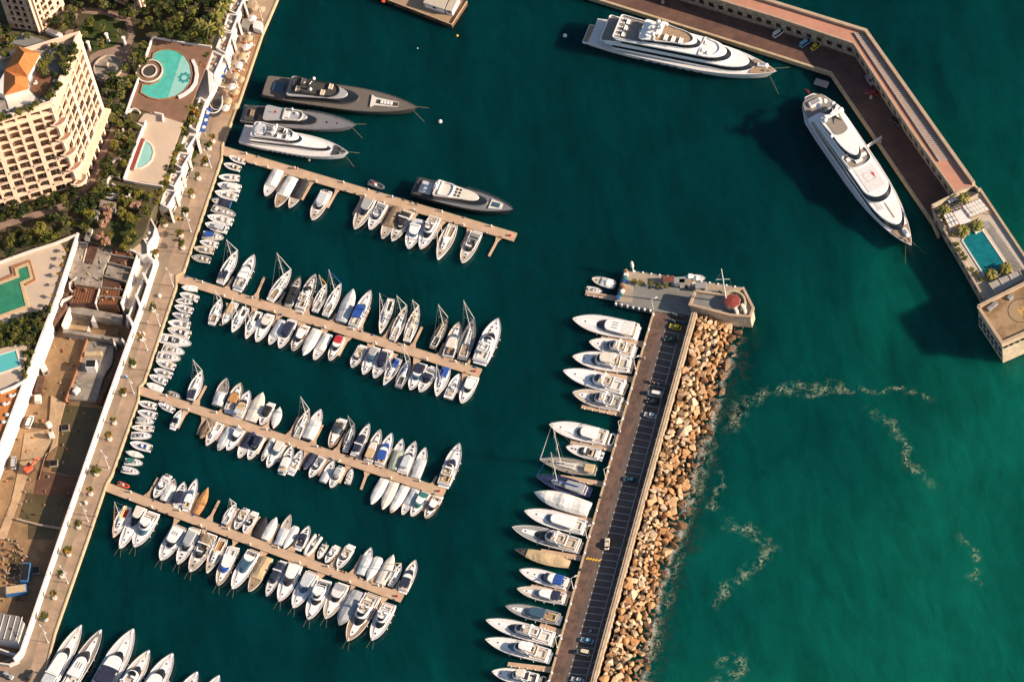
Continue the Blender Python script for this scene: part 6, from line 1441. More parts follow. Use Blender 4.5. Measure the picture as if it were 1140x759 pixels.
# second white superyacht at the right wharf
r, L, f, sh = yacht('white superyacht with rounded stern and helipad by the right wharf', fp('Z8',148,92), fp('Z8',560,705), 13.4, 'gel', 'deck_white', 4.2, [
 (.14,.90,.86,.74,.20,4.1,2.5,dict()),
 (.17,.74,.76,.72,.07,6.8,2.4,dict()),
 (.21,.50,.60,.50,.14,9.4,2.2,dict())], 4.0, 'superyachts', shape='oval')
fore_gear(r, L, 13.4, 4.7, f, .885, .985)
b = mb('teak_grey'); b.prism(plan(L*.02, L*.17, 8.6, 10.6, .5, 3.0), 4.0, 4.35); b.build('aft_deck', r)
b = mb('seat_white'); b.rbox((L*.06, 0, 4.7), (2.6, 5.0, .7), 0, .4); b.use('deck_grey'); b.box((L*.06, 0, 5.07), (1.4, 3.0, .06)); b.build('aft_sofa', r)
domes(r, [(L*.19,2.4,12.9,1.0),(L*.24,3.4,12.9,1.1),(L*.14,-1.2,10.2,1.0),(L*.13,1.4,10.2,.9),(L*.33,-3.6,11.2,.6),(L*.25,-2.8,12.8,.9)]); radar_mast(r, L*.26, 11.6, 12, 7)
b = mb('gel_dark'); b.prism([(L*.20,-3.4),(L*.245,-.5),(L*.30,-1.6),(L*.27,0),(L*.30,1.6),(L*.245,.5),(L*.20,3.4),(L*.215,0)], 14.0, 14.3); b.build('radar_wing', r)
b = mb('teak_grey'); b.prism(plan(L*.22, L*.345, 5.6, 5.2, 1.5, .8), 11.6, 11.83); b.build('mast_deck', r)
b = mb('teak_grey')
for s in (1,-1): b.prism([(L*.17,s*4.9),(L*.17,s*5.6),(L*.50,s*5.5),(L*.50,s*4.8)], 6.7, 6.86)
b.build('side_deck', r)
b = mb('gel'); coaming(b, plan(L*.44, L*.535, 9.0, 8.6, L*.03, 1.0), .25, 9.3, 9.9); b.use('teak_grey'); b.prism(plan(L*.445, L*.53, 8.5, 8.0, L*.028, .9), 9.2, 9.38); b.build('fore_lounge', r)
b = mb('deck_white'); b.box((L*.60, 0, 9.42), (L*.16, 6.4, .04)); b.use('deck_grey')
for s in (1,-1): b.box((L*.60, s*1.7, 9.45), (3.4, .1, .03)); b.box((L*.60+s*1.7, 0, 9.45), (.1, 3.4, .03))
b.build('helipad', r)
b = mb('red_mark'); b.prism([(L*.60-1.2, 1.0),(L*.60-.6,2.0),(L*.60+1.4,1.5)], 9.42, 9.49); b.build('red_flag', r)
for x, y in ((.47,-2.2),(.48,2.2),(.50,0)): sofa(r, L*x, y, 9.4, 2.6, 1.1)
b = mb('teak'); b.box((L*.755, 0, 6.83), (L*.17, .35, .05)); b.use('deck_grey')
for s in (-1.6,-2.4,-3.1): b.box((L*.74, s, 6.83), (L*.06, .10, .03))
b.build('deck_path', r)
b = mb('gel'); b.rbox((L*.925, .8, 5.3), (3.6, 1.5, .9), 0, .3); b.use('seat_grey'); b.box((L*.925,.8,5.76),(1.8,.8,.06)); b.build('rescue_tender', r)
b = mb('red_mark'); b.box((-1.0, 0, 4.6), (2.2, .06, 1.3), .3); b.use('wood_varnish'); b.tube((0,0,4.2),(-.8,0,6.0),.06); b.build('stern_flag', r)
lines(r, L, 4.2, 4.0)
# three yachts stern to the quay and the black one on the top pier
r, L, f, sh = yacht('long bronze grey superyacht moored stern to the quay, highest of three', fp('Y',338,128), fp('Y',962,222), 9.6, 'gel_bronze', 'teak_dark', 3.4, [
 (.17,.62,.84,.62,.14,3.3,2.2,dict(wall='gel_bronze',roof='gel_grey',glass='glass',rake=4.2)),
 (.19,.46,.66,.56,.06,5.6,.7,dict(wall='gel_dark',roof='gel_dark',sole='cockpit_dark',solex=(.19,.50),sn=.06,rake=.2))], 3.0, 'yachts stern to the quay')
b = mb('teak_dark'); b.prism(plan(L*.01, L*.165, 8.0, 8.4, .5, 1.0), 3.1, 3.4); b.build('aft_deck', r)
b = mb('glass_blue'); b.rbox((L*.10, 0, 3.6), (4.2, 3.6, .4), 0, .2); b.build('aft_table', r)
for x, y in ((.24,-1.6),(.26,1.6),(.40,-1.6),(.44,1.2)): sofa(r, L*x, y, 6.5, 2.2, 1.4, 'seat_beige')
radar_mast(r, L*.31, 6.4, 6.5, 3.6, 'gel_dark'); domes(r, [(L*.33,2.2,8.4,.6),(L*.33,-2.2,8.4,.6)])
b = mb('gel_cream'); b.prism([(L*.70,-2.4),(L*.69,2.4),(L*.72,1.6),(L*.87,1.0),(L*.87,-1.0),(L*.72,-1.6)], 3.4, 3.75); b.use('cockpit_dark'); b.box((L*.80, 0, 3.78), (L*.14, 1.6, .06)); b.build('tender_well', r)
b = mb('seat_white')
for i in range(4): b.rbox((L*(.765+.02*i), 0, 3.95), (.9, 1.3, .3), 0, .1)
b.build('foredeck_cushion', r)
lines(r, L, 3.4, 3.0)
r, L, f, sh = yacht('silver grey yacht moored stern to the quay, middle of three', fp('Y',252,238), fp('Y',712,292), 7.6, 'gel_silver', 'gel_silver', 2.8, [
 (.20,.66,.80,.56,.16,2.6,1.9,dict(wall='gel_dark',roof='gel_grey',rake=3.6))], 2.4, 'yachts stern to the quay', shape='motor')
b = mb('cockpit_dark'); b.prism(plan(L*.03, L*.30, 6.0, 6.0, .5, .6), 2.5, 2.95); b.build('aft_cockpit', r)
for x, y in ((.09,0),(.17,-1.6),(.23,1.5)): sofa(r, L*x, y, 2.9, 2.6, 1.2, 'cloth_brown')
b = mb('gel_cream'); coaming(b, plan(L*.37, L*.54, 4.6, 4.0, 1.5, .5), .3, 4.5, 5.1); b.build('flybridge', r)
b = mb('seat_white'); b.rbox((L*.40,0,4.9),(2.0,2.6,.4),0,.15); b.rbox((L*.48,.8,4.9),(1.0,1.0,.5),0,.15); b.build('fly_seat', r)
b = mb('red_mark'); b.rbox((L*.30, .3, 5.0), (.7,.25,1.6), 0, .05); b.build('flag', r); domes(r, [(L*.44,1.8,5.6,.4)])
hatch(r, L*.74, 0, 2.75, .7); hatch(r, L*.83, 0, 2.85, .6); lines(r, L, 2.8, 3.0); rail(r, f, sh, L, 7.6, .55, .98, .7, .04)
r, L, f, sh = yacht('white superyacht moored stern to the quay, lowest of three', fp('Y',250,320), fp('Y',682,405), 8.4, 'gel', 'deck_white', 3.2, [
 (.10,.84,.82,.48,.26,3.0,2.1,dict()),
 (.12,.58,.72,.54,.14,5.3,1.9,dict(sole='deck_grey',solex=(.16,.50),sn=.07))], 2.6, 'yachts stern to the quay')
b = mb('seat_white'); b.lathe((L*.20, 0, 7.3), [(2.2,0),(2.2,.6),(1.8,.7)], 18); b.use('cloth_pale'); b.lathe((L*.20,0,7.4),[(1.7,.5),(1.7,.63)],18); b.build('round_sun_pad', r)
radar_mast(r, L*.33, 7.3, 7, 3); domes(r, [(L*.34,1.7,9.2,.5)])
for x, y in ((.38,-1.3),(.42,1.3),(.46,-1.0)): sofa(r, L*x, y, 7.3, 1.8, 1.2)
b = mb('gel_dark'); b.rbox((L*.40, .9, 7.6), (2.4, 1.0, .5), 0, .2); b.build('jet_ski', r)
fore_gear(r, L, 8.4, 3.5, f, .86, .97, 'cockpit_dark'); lines(r, L, 3.2, 3.0)
r, L, f, sh = yacht('black hulled yacht with silver deckhouse on the top pier', fp('Z2',238,215), fp('Z2',893,380), 8.0, 'gel_dark', 'gel_silver', 3.2, [
 (.22,.74,.80,.54,.16,3.1,2.1,dict(wall='gel_silver',roof='gel_cream',rake=3.4))], 2.6, 'yachts stern to the quay', shape='motor')
b = mb('cockpit_dark'); b.prism(plan(L*.02, L*.24, 6.8, 6.8, .5, .8), 2.9, 3.3); b.build('aft_cockpit', r)
b = mb('cloth_pale'); b.rbox((L*.13, 0, 3.6), (4.5, 4.6, .6), 0, .3); b.build('aft_sun_pad', r)
b = mb('glass')
for i in range(3):
    for j in range(2): b.rbox((L*(.43+.035*j), (i-1)*1.2, 5.36), (.8,.8,.08), 0, .08)
b.build('skylight', r)
b = mb('glass')
for i in range(4): b.rbox((L*.68+.25*abs(i-1.5), (i-1.5)*.8, 4.0), (1.0,.35,.1), 0, .05)
b.build('foredeck_slit', r)
radar_mast(r, L*.24, 5.0, 5.4, 2.6); domes(r, [(L*.25,1.4,6.8,.55),(L*.25,-1.2,6.8,.5)])
b = mb('gel'); coaming(b, plan(L*.27, L*.40, 5.4, 5.0, .8, .5), .25, 5.2, 5.8); b.build('flybridge', r)
b = mb('gel_cream'); b.prism([(L*.76,-1.9),(L*.76,1.9),(L*.88,1.1),(L*.88,-1.1)], 3.2, 3.55); b.use('glass_blue'); b.box((L*.815, 0, 3.58), (L*.08, 1.8, .06)); b.build('tender_well', r)
rail(r, f, sh, L, 8.0, .5, .98, .7, .04)
# ---------------------------------------------------------------- the moored boats: (frame, kind, stern, bow, width, options, look)
def rowof(rows, where, group, after=True, base=None):
    for i, e in enumerate(rows):
        fr, kind, s, b_, wz, o, look = e[:7]
        o = dict(o); sc_ = FR[fr][2]
        if kind == 'sail' and len(e) > 8:
            mbp, mtp = fp(fr, *e[7]), fp(*e[8]) if isinstance(e[8][0], str) else fp(fr, *e[8])
            o['mh'] = max(5.0, solve_h(mbp, 1.8, mtp) + 1.8)
            a, c = P(*fp(fr, *s), 1.2), P(*fp(fr, *b_), 1.2); q = P(*mbp, 1.8)
            o['mx'] = min(.75, max(.45, (q-a).dot(c-a)/(c-a).length_squared))
        boat(kind, fp(fr, *s), fp(fr, *b_), wz/sc_, o, f"{look}, {ORD[i]} {where}", group)
W_, G_, N_, BK, BL, T_ = 'cloth_white','cloth_grey','cloth_navy','cloth_black','cloth_blue','cloth_tan'
rowof([
 ('Z1','cov',(190,118),(95,307),78,dict(cover=W_,t1=.62,peak=.9),'white cabin boat under white cover'),
 ('Z1','cov',(293,172),(170,387),84,dict(cover=W_,t1=.62,deck='teak',peak=.9),'white covered boat with tan foredeck'),
 ('Z1','cov',(370,190),(265,392),70,dict(cover=BK,t1=.64,deck='deck_beige',peak=.8),'boat under black cover with beige foredeck'),
 ('Z1','open',(528,272),(425,477),88,dict(engines=2,seat='seat_white',sole='deck_white',hatches=1),'white sport boat with two black outboards'),
 ('Z1','exp',(840,320),(725,543),90,dict(deck='deck_beige',trunk='deck_beige',roof='gel_grey',s0=.1,r1=.42,s1=.56,hatches=((.66,0),(.76,0))),'boat with long glass cabin and beige foredeck'),
 ('Z1','open',(926,352),(830,543),80,dict(sole='deck_grey',seat='seat_grey'),'white open boat with grey cockpit'),
 ('Z2','cov',(133,352),(30,562),74,dict(cover='cloth_brown',t1=.62,deck='deck_beige',peak=.8),'boat under brown cover with beige foredeck'),
 ('Z2','open',(207,373),(95,580),76,dict(canopy=BK,arch=1,deck='deck_beige'),'beige decked boat with black cockpit cover'),
 ('Z2','exp',(267,438),(200,627),92,dict(roof='gel',s1=.6,arch=1),'white cruiser with rounded white hardtop'),
 ('Z2','fly',(378,415),(280,632),86,dict(seat='seat_beige'),'white flybridge cruiser with beige seats'),
 ('Z2','sail',(495,465),(390,697),88,dict(),'white sailing yacht with tall white mast',(425,580),(385,360)),
 ('Z2','open',(647,515),(550,720),84,dict(sole='cockpit_dark',seat='seat_grey',deck='deck_beige'),'beige decked boat with dark open cockpit'),
],'from the quay on top pier','boats on the lower side of the top pier')
rowof([
 ('A','sail',(185,430),(380,82),118,dict(canopy=N_,c0=.12,c1=.36),'white sailing yacht with navy cockpit cover',(290,165),('PX',248,266)),
 ('A','exp',(372,480),(555,132),125,dict(s1=.70,r1=.60,s0=.3),'white cruiser with dark windscreen arc'),
 ('A','sail',(712,612),(945,285),112,dict(hatches=(.5,.58,.66)),'white sailing yacht with very tall mast',(830,360),(740,92)),
 ('A','open',(905,672),(1040,360),104,dict(hull='gel_dark',canopy=BK,k0=.05,k1=.62,deck='deck_beige',sole='cockpit_dark',seat='seat_grey'),'black speedboat with black cover'),
 ('C','fly',(125,512),(300,150),118,dict(flyfloor='deck_beige'),'white flybridge yacht with two foredeck hatches'),
 ('C','sail',(285,535),(412,245),98,dict(fore='cloth_yellow',cabin='gel_cream',hatches=(.45,.58)),'sailing boat with yellow furled jib',(350,290),(300,133)),
 ('C','sail',(395,580),(572,240),104,dict(fore='cloth_blue',fr=.14),'white sailing boat with blue furled jib',(490,345),(415,92)),
 ('C','cov',(562,642),(700,303),128,dict(cover='cloth_pale',t1=.95,peak=.9),'broad boat under pale grey cover'),
 ('C','exp',(690,692),(885,320),124,dict(canopy=BL,k0=.16,k1=.52,s1=.62,kz=3.1,seat='seat_beige'),'white cruiser with royal blue cover'),
 ('E','sail',(182,88),(90,365),80,dict(sole='cockpit_dark'),'sailing boat moored bow to the pier',(115,215),(68,42)),
 ('E','sail',(191,415),(308,142),80,dict(cabin='gel',deck='deck_beige'),'white sailing boat with teak foredeck',(250,220),(190,62)),
 ('E','sail',(303,425),(403,142),84,dict(deck='gel_cream',cabin='gel_cream',cover='cloth_tan'),'cream sailing boat with short mast',(355,180),(330,72)),
 ('E','sail',(505,482),(635,235),80,dict(deck='teak_grey',cover='cloth_tan',cabin='gel_grey',sole='cockpit_dark',hull='gel_dark'),'dark hulled sailing boat with red cockpit',(570,290),(518,127)),
 ('E','cls',(630,550),(722,278),102,dict(deck='deck_beige',roof='gel_cream',cabinm='gel'),'cream motor boat with tan deck'),
 ('E','sail',(740,572),(843,245),106,dict(deck='gel_silver',cabin='gel_grey',cover='cloth_white',hull='gel_silver'),'grey blue sailing yacht with white furled jib',(790,330),(718,102)),
 ('E','fly',(885,585),(1035,250),136,dict(hatches=((.78,-.12),(.78,.12),(.88,0),(.7,.14)),flyfloor='deck_white',seat='seat_white'),'largest white yacht at the outer end'),
],'from the quay on second pier','boats on the upper side of the second pier')
rowof([
 ('B','sail',(95,385),(205,112),108,dict(),'small white sailing boat near the quay',(140,140),('B',90,-5)),
 ('B','small',(350,150),(215,385),84,dict(canopy=T_,seat='seat_beige'),'grey open boat with tan canopy'),
 ('B','sail',(465,205),(310,467),108,dict(sole='cockpit_dark'),'white sailing boat with crossed mast',(370,320),(290,102)),
 ('B','sail',(605,250),(455,537),112,dict(sole='cockpit_dark'),'broad white sailing boat',(510,390),(428,178)),
 ('B','exp',(712,290),(570,577),115,dict(roof='gel_cream',s0=.2,s1=.52,r1=.42),'white cruiser with cream roof'),
 ('B','cov',(850,340),(705,603),98,dict(cover='cloth_pale',t1=.65,peak=.7),'boat under pale grey cover'),
 ('B','open',(955,345),(810,642),114,dict(canopy=N_,k0=.15,k1=.6),'white boat with navy cockpit cover'),
 ('B','cls',(1090,408),(950,667),108,dict(deck='teak_grey',roof='gel',s0=.22),'wooden boat with brown deck and white roof'),
 ('D','cov',(315,200),(165,482),108,dict(cover=W_,peak=.5),'boat fully wrapped in white cover'),
 ('D','cov',(432,250),(275,527),98,dict(cover='cloth_white',t1=.62,peak=.6),'slim boat with white aft cover'),
 ('D','exp',(562,285),(440,532),104,dict(canopy='cloth_red',k0=.02,k1=.34,s0=.33,s1=.6,r1=.48),'white boat with bright red canopy'),
 ('D','open',(792,382),(675,607),118,dict(sole='seat_beige',seat='seat_beige'),'white boat with beige cockpit'),
 ('D','exp',(932,402),(795,682),112,dict(roof='gel_grey',glassm='glass_blue',s0=.1,r1=.35,s1=.55),'white cruiser with grey glass roof'),
 ('D','open',(1062,422),(910,722),122,dict(canopy=N_,k0=.12,k1=.56),'large white boat with navy cover and side rails'),
 ('F','sail',(245,167),(118,382),76,dict(canopy=BL,cover=BL),'white sailing boat with blue boom cover',(205,215),(150,90)),
 ('F','sail',(235,395),(333,172),80,dict(cover=BL,deck='deck_grey',hull='gel_grey'),'grey sailing boat with blue boom cover',(285,210),(222,52)),
 ('F','exp',(427,218),(330,422),92,dict(canopy=N_,k0=.04,k1=.42,s0=.38,s1=.62,r1=.5,glassm='glass_blue'),'white cruiser with navy aft canopy'),
 ('F','open',(517,245),(405,437),90,dict(canopy='cloth_navy',k0=.25,k1=.55,arch=1),'white boat with slate blue cover'),
 ('F','sail',(622,243),(535,467),96,dict(canopy=BL,c0=.02,c1=.36,cover=BL),'white sailing boat with royal blue awning',(560,350),(520,215)),
 ('F','small',(630,482),(723,290),78,dict(engines=2,seat='seat_beige'),'open boat with bow to pier and two engines'),
 ('F','exp',(835,318),(735,527),104,dict(s0=.18,s1=.6,r1=.5),'plain white cruiser at the outer end'),
],'from the quay on second pier','boats on the lower side of the second pier')
rowof([
 ('Z5','small',(487,38),(578,75),40,dict(),'small grey dinghy'),
 ('G','sail',(338,362),(450,98),104,dict(canopy=N_,c0=.0,c1=.3),'white sailing boat with navy awning',(395,155),('Z4',428,522)),
 ('G','cov',(578,412),(675,172),98,dict(cover='cloth_pale',t1=.5,engines=2,peak=.9),'white boat with grey aft cover and two outboards'),
 ('G','cls',(690,462),(803,213),108,dict(roof='cloth_orange',deck='deck_beige',s0=.3,r1=.58),'wooden boat with orange roof'),
 ('G','exp',(765,517),(880,283),98,dict(roof='cloth_tan',s0=.22,r1=.5,seat='seat_beige'),'white boat with tan roof'),
 ('G','cov',(885,557),(1000,298),108,dict(cover='gel_cream',peak=.5,t1=.98),'boat under cream cover with square stern'),
 ('G','open',(1072,402),(975,593),96,dict(canopy=BK,k0=.15,k1=.6,shape='round'),'open boat with round bow and dark cockpit'),
 ('I','cov',(130,337),(207,118),92,dict(cover=W_,shape='double',peak=.35),'oval dinghy under white cover'),
 ('I','sail',(378,440),(518,140),104,dict(fore=W_,deck='deck_beige'),'white sailing boat with white furled jib',(450,187),('I',372,0)),
 ('I','cov',(495,452),(645,148),120,dict(cover=W_,t1=.62,peak=.7),'white cruiser with white aft cover'),
 ('I','cls',(862,258),(728,553),114,dict(roof='cockpit_dark',deck='teak',s0=.2,r1=.4,s1=.5,shape='round'),'wooden boat with stern facing outwards'),
 ('I','sail',(890,592),(993,298),86,dict(deck='deck_grey',cabin='gel_grey',mastmat='gel_grey',fore='gel_grey',hull='gel_grey'),'grey sailing boat with thin mast',(945,330),(880,187)),
 ('K','open',(108,357),(240,88),80,dict(canopy=N_,k0=.1,k1=.62,arch=1),'white boat with navy canopy and white arch'),
 ('K','exp',(225,402),(333,138),88,dict(roof='gel_cream',canopy=T_,s0=.34,s1=.64,r1=.56),'white boat with beige canopy'),
 ('K','exp',(317,425),(430,168),90,dict(canopy=BL,k0=.08,k1=.4,s0=.38,r1=.5,wincover='cloth_blue'),'white boat with bright blue covers'),
 ('K','cov',(428,472),(520,217),86,dict(cover='cloth_sage',t1=.62,peak=.8),'white boat with sage green cover'),
 ('K','open',(512,502),(630,237),94,dict(sole='deck_white',seat='seat_white'),'white speedboat with white sunpads'),
 ('K','cov',(622,542),(715,288),86,dict(cover='cloth_pale',t1=.62,peak=.5),'white boat with flat pale cover'),
 ('K','fly',(862,600),(1003,257),120,dict(wincover=N_,r1=.46,s1=.6,hatches=((.88,0),(.74,-.12))),'white yacht with navy cover at the outer end'),
],'from the quay on third pier','boats on the upper side of the third pier')
rowof([
 ('Z5','small',(525,165),(418,115),44,dict(),'small cream open boat'),
 ('Z5','exp',(520,282),(582,162),68,dict(roof='glass',s0=.2,r1=.42,s1=.55),'small white boat with dark cockpit'),
 ('H','cov',(542,215),(430,388),80,dict(cover='cloth_brown',hull='wood_varnish',peak=.6),'old wooden boat under brown tarpaulin'),
 ('H','sail',(612,242),(480,452),98,dict(fore='cloth_orange'),'white sailing boat with orange buoys',(520,345),(460,205)),
 ('H','cov',(718,288),(590,497),84,dict(cover='cloth_pale',t1=.9,peak=.5),'boat under pale blue grey cover'),
 ('H','exp',(803,300),(670,497),86,dict(s0=.2,s1=.6,r1=.44,sole='cockpit_dark'),'white cruiser with square dark roof window'),
 ('H','cov',(898,340),(775,567),88,dict(cover=N_,t1=.58,peak=.7),'white boat with long navy cover'),
 ('H','open',(982,360),(865,582),90,dict(canopy=N_,k0=.08,k1=.5),'white boat with navy cover and blue windscreen'),
 ('H','cov',(1088,385),(985,592),48,dict(cover=W_,t1=.8,peak=.5,deck='teak'),'narrow boat under white cover'),
 ('J','exp',(220,120),(70,382),110,dict(s0=.05,r1=.4,s1=.52,roof='gel_cream'),'long white cruiser with beige roof'),
 ('J','open',(225,422),(340,148),100,dict(engines=2,sole='cockpit_dark'),'white open boat with two engines, stern outwards'),
 ('J','open',(320,428),(440,193),88,dict(sole='deck_white'),'white boat with its stern outwards'),
 ('J','cov',(562,230),(450,392),84,dict(cover=N_,peak=.8),'low boat wrapped in dark navy cover'),
 ('J','open',(655,263),(515,487),92,dict(sole='deck_grey',seat='seat_grey'),'white boat with grey seats'),
 ('J','cov',(652,527),(780,303),84,dict(cover='cloth_pale',t1=.45,peak=.6),'white boat with pale aft cover'),
 ('J','open',(848,380),(735,592),94,dict(sole='seat_beige',engines=1),'white boat with beige cockpit and dark foredeck hatch'),
 ('J','small',(912,545),(968,388),66,dict(),'tiny white boat beside a wooden finger'),
 ('L','cov',(367,248),(250,463),80,dict(cover=W_,peak=.5),'first of two slim boats wrapped in white'),
 ('L','cov',(452,273),(345,508),84,dict(cover='gel_cream',peak=.5),'second of two slim boats wrapped in white'),
 ('L','cov',(542,308),(415,537),80,dict(cover='cloth_white',t1=.9,peak=.6),'white boat with creased white cover'),
 ('L','cov',(632,333),(510,553),70,dict(cover='cloth_pale',t1=.6,peak=.5),'slim boat with pale cover and dark hatch'),
 ('L','exp',(718,360),(588,565),86,dict(canopy='cloth_green',wincover='cloth_green',k0=.1,k1=.3),'white boat with teal green covers'),
 ('L','cls',(820,398),(708,582),92,dict(deck='deck_beige',shape='round',roof='gel'),'classic wooden boat at the outer end'),
],'from the quay on third pier','boats on the lower side of the third pier')
rowof([
 ('M','open',(622,158),(500,357),88,dict(engines=2,sole='deck_white',seat='seat_white',shape='round'),'white open boat, stern outwards, two outboards'),
 ('M','cov',(590,380),(690,185),98,dict(cover=W_,t1=.75,peak=.5),'white boat with ribbed white cover'),
 ('M','open',(708,422),(777,213),92,dict(canopy=N_,k0=.05,k1=.58),'white boat with large navy cover'),
 ('M','exp',(785,452),(890,187),80,dict(s0=.2,roof='gel',r1=.45,s1=.62),'slim white cruiser with bow platform'),
 ('M','cov',(875,502),(992,263),84,dict(cover='cloth_orange',peak=.5,hull='wood_varnish',shape='sail'),'slender boat under orange brown cover'),
 ('O','sail',(155,342),(270,163),78,dict(),'small white sailing boat with short mast',(207,190),(160,112)),
 ('O','open',(352,218),(255,397),84,dict(engines=1,sole='deck_beige',seat='seat_beige',shape='round'),'open boat with beige cockpit'),
 ('O','open',(432,248),(335,433),88,dict(sole='cockpit_dark',shape='round'),'open white boat with dark cockpit'),
 ('O','cov',(445,462),(540,283),84,dict(cover=BK,hull='gel_dark',peak=.5),'black boat under black cover'),
 ('O','cov',(525,487),(635,288),78,dict(cover=W_,peak=.4),'sharp bowed boat under white cover'),
 ('O','cov',(645,537),(765,268),80,dict(cover='cloth_pale',t1=.55,peak=.5),'long white boat with pale blue cover'),
 ('O','cov',(815,368),(698,572),70,dict(cover='cloth_white',peak=.4,shape='round'),'slim boat under smooth white cover'),
 ('O','open',(830,562),(932,368),88,dict(canopy=N_,k0=.3,k1=.6,shape='round'),'round bowed boat with navy cockpit cover'),
 ('O','rib',(1012,448),(888,632),84,dict(tube='gel_cream',item='seat_beige'),'inflatable boat with dark floor'),
 ('R','small',(170,187),(105,312),66,dict(),'small grey boat with outboard'),
 ('R','open',(257,213),(168,347),74,dict(sole='deck_white',seat='seat_white'),'small white boat with white seats'),
 ('R','open',(382,208),(270,397),98,dict(sole='deck_beige',shape='round'),'broad white boat with beige cockpit'),
 ('R','cov',(460,447),(560,222),80,dict(cover='cloth_pale',t1=.7,peak=.6),'boat with crumpled pale cover'),
 ('R','cov',(625,300),(518,500),80,dict(cover=W_,peak=.6,shape='round'),'round boat wrapped in smooth white'),
 ('R','cov',(630,527),(745,282),88,dict(cover='gel_cream',peak=.5),'boat under beige cover'),
 ('R','sail',(715,542),(813,352),68,dict(fore='cloth_tan'),'little sailing boat with boom folded',(765,420),(748,345)),
 ('R','exp',(822,582),(935,328),94,dict(canopy=N_,k0=.06,k1=.38,s0=.4,wincover=N_,r1=.5),'white cruiser with two navy covers at the end'),
],'from the quay on bottom pier','boats on the upper side of the bottom pier')
rowof([
 ('N','sail',(265,28),(128,312),108,dict(cover='cloth_yellow',fore='cloth_orange',fr=.2,sole='cloth_red'),'sailing yacht with yellow boom cover',(155,100),('M',95,347)),
 ('N','exp',(388,48),(188,417),106,dict(s0=.05,r1=.28,s1=.45,roof='gel_cream',hatches=((.6,0),(.78,0)),lines=1),'long slim white cruiser'),
 ('N','fly',(490,90),(320,403),142,dict(lines=1,top='gel',flyfloor='deck_white'),'broad white flybridge yacht'),
 ('N','exp',(738,217),(558,522),134,dict(lines=1,s0=.12,r1=.5,s1=.62,slits=1),'white yacht with two dark roof windows'),
 ('N','open',(872,232),(713,557),114,dict(lines=1,sole='cockpit_dark',seat='seat_white'),'white yacht with cluttered dark cockpit'),
 ('N','open',(1015,285),(823,627),128,dict(lines=1,canopy='cloth_brown',k0=.05,k1=.32,arch=1,sole='cockpit_dark'),'white sport yacht with brown canopy'),
 ('Q','sail',(297,68),(150,362),104,dict(cover='cloth_orange',fore='cloth_tan',sole='wood_varnish'),'sailing boat with orange boom cover',(185,190),(135,10)),
 ('Q','cls',(380,148),(245,472),112,dict(lines=1,roof='gel',cabinm='gel',wincover='cloth_blue',r1=.56),'trawler yacht with tan rail and blue windscreen'),
 ('Q','exp',(550,178),(368,502),118,dict(lines=1,s0=.2,r1=.3,s1=.58,sole='teak',glassm='glass_blue'),'white cruiser with dark square windscreen'),
 ('Q','cov',(672,228),(508,522),98,dict(cover=T_,t1=.62,deck='teak',hull='gel_cream',peak=.7),'wooden boat under tan cover'),
 ('Q','open',(793,268),(655,562),84,dict(canopy=N_,k0=.05,k1=.6,hull='gel_grey',arch=1),'slim grey boat with navy covers'),
 ('Q','exp',(910,288),(763,608),124,dict(lines=1,s0=.1,r1=.42,s1=.58,wincover='cloth_black'),'white yacht with black windscreen cover'),
 ('S','exp',(210,55),(48,357),124,dict(lines=1,s0=.15,r1=.45,s1=.58,roof='cloth_pale'),'white yacht with pale grey roof panel'),
 ('S','fly',(315,125),(173,457),132,dict(lines=1,top='gel',wincover='cloth_black',s1=.62,hatches=((.85,-.05),(.88,.05),(.91,-.03))),'white yacht with large hardtop and black windscreen'),
 ('S','exp',(465,155),(320,448),128,dict(lines=1,s0=.22,r1=.42,s1=.52,roof='deck_white',sole='deck_beige'),'open decked white boat with square hatch'),
 ('S','cov',(595,208),(438,502),128,dict(cover=G_,t1=.93,peak=.9,hull='gel_cream'),'yacht under dark grey cover'),
 ('S','fly',(725,245),(508,642),152,dict(lines=1,deck='teak',roof='gel',stripe='wood_varnish',seat='seat_beige'),'largest yacht with cream flybridge and wooden rail'),
 ('S','fly',(862,325),(713,632),128,dict(lines=1,stripe='gel_blue',sole='teak',flyfloor='deck_white',seat='seat_white'),'white yacht with blue striped hull at the end'),
],'from the quay on bottom pier','boats on the lower side of the bottom pier')
rowof([
 ('T','exp',(100,430),(305,80),88,dict(s0=.22,r1=.54,s1=.64,arch=1,H=1.7),'white yacht beside the quay, bow up'),
 ('T','exp',(205,450),(415,105),88,dict(s0=.28,r1=.54,s1=.64,wincover='cloth_black',slits=1,H=1.7),'white yacht with two dark window bands'),
 ('T','exp',(365,500),(595,103),122,dict(s0=.42,r1=.6,s1=.68,canopy=N_,k0=.22,k1=.45,H=2.0),'largest white yacht with navy awning'),
 ('T','fly',(485,520),(680,220),98,dict(H=1.8,s1=.7,r1=.6,s0=.3),'white flybridge yacht with beige bow rim'),
 ('T','exp',(622,530),(810,237),104,dict(s1=.7,r1=.58,H=1.8,s0=.3),'white yacht with wide dark windscreen'),
 ('T','exp',(780,600),(945,337),86,dict(s1=.66,H=1.6),'yacht mostly outside the frame'),
 ('T','exp',(920,600),(1065,357),80,dict(s1=.66,H=1.6),'yacht with only its bow in view'),
],'in the bottom left row','yachts moored along the bottom left edge')
MO = 'boats moored stern to the mole'
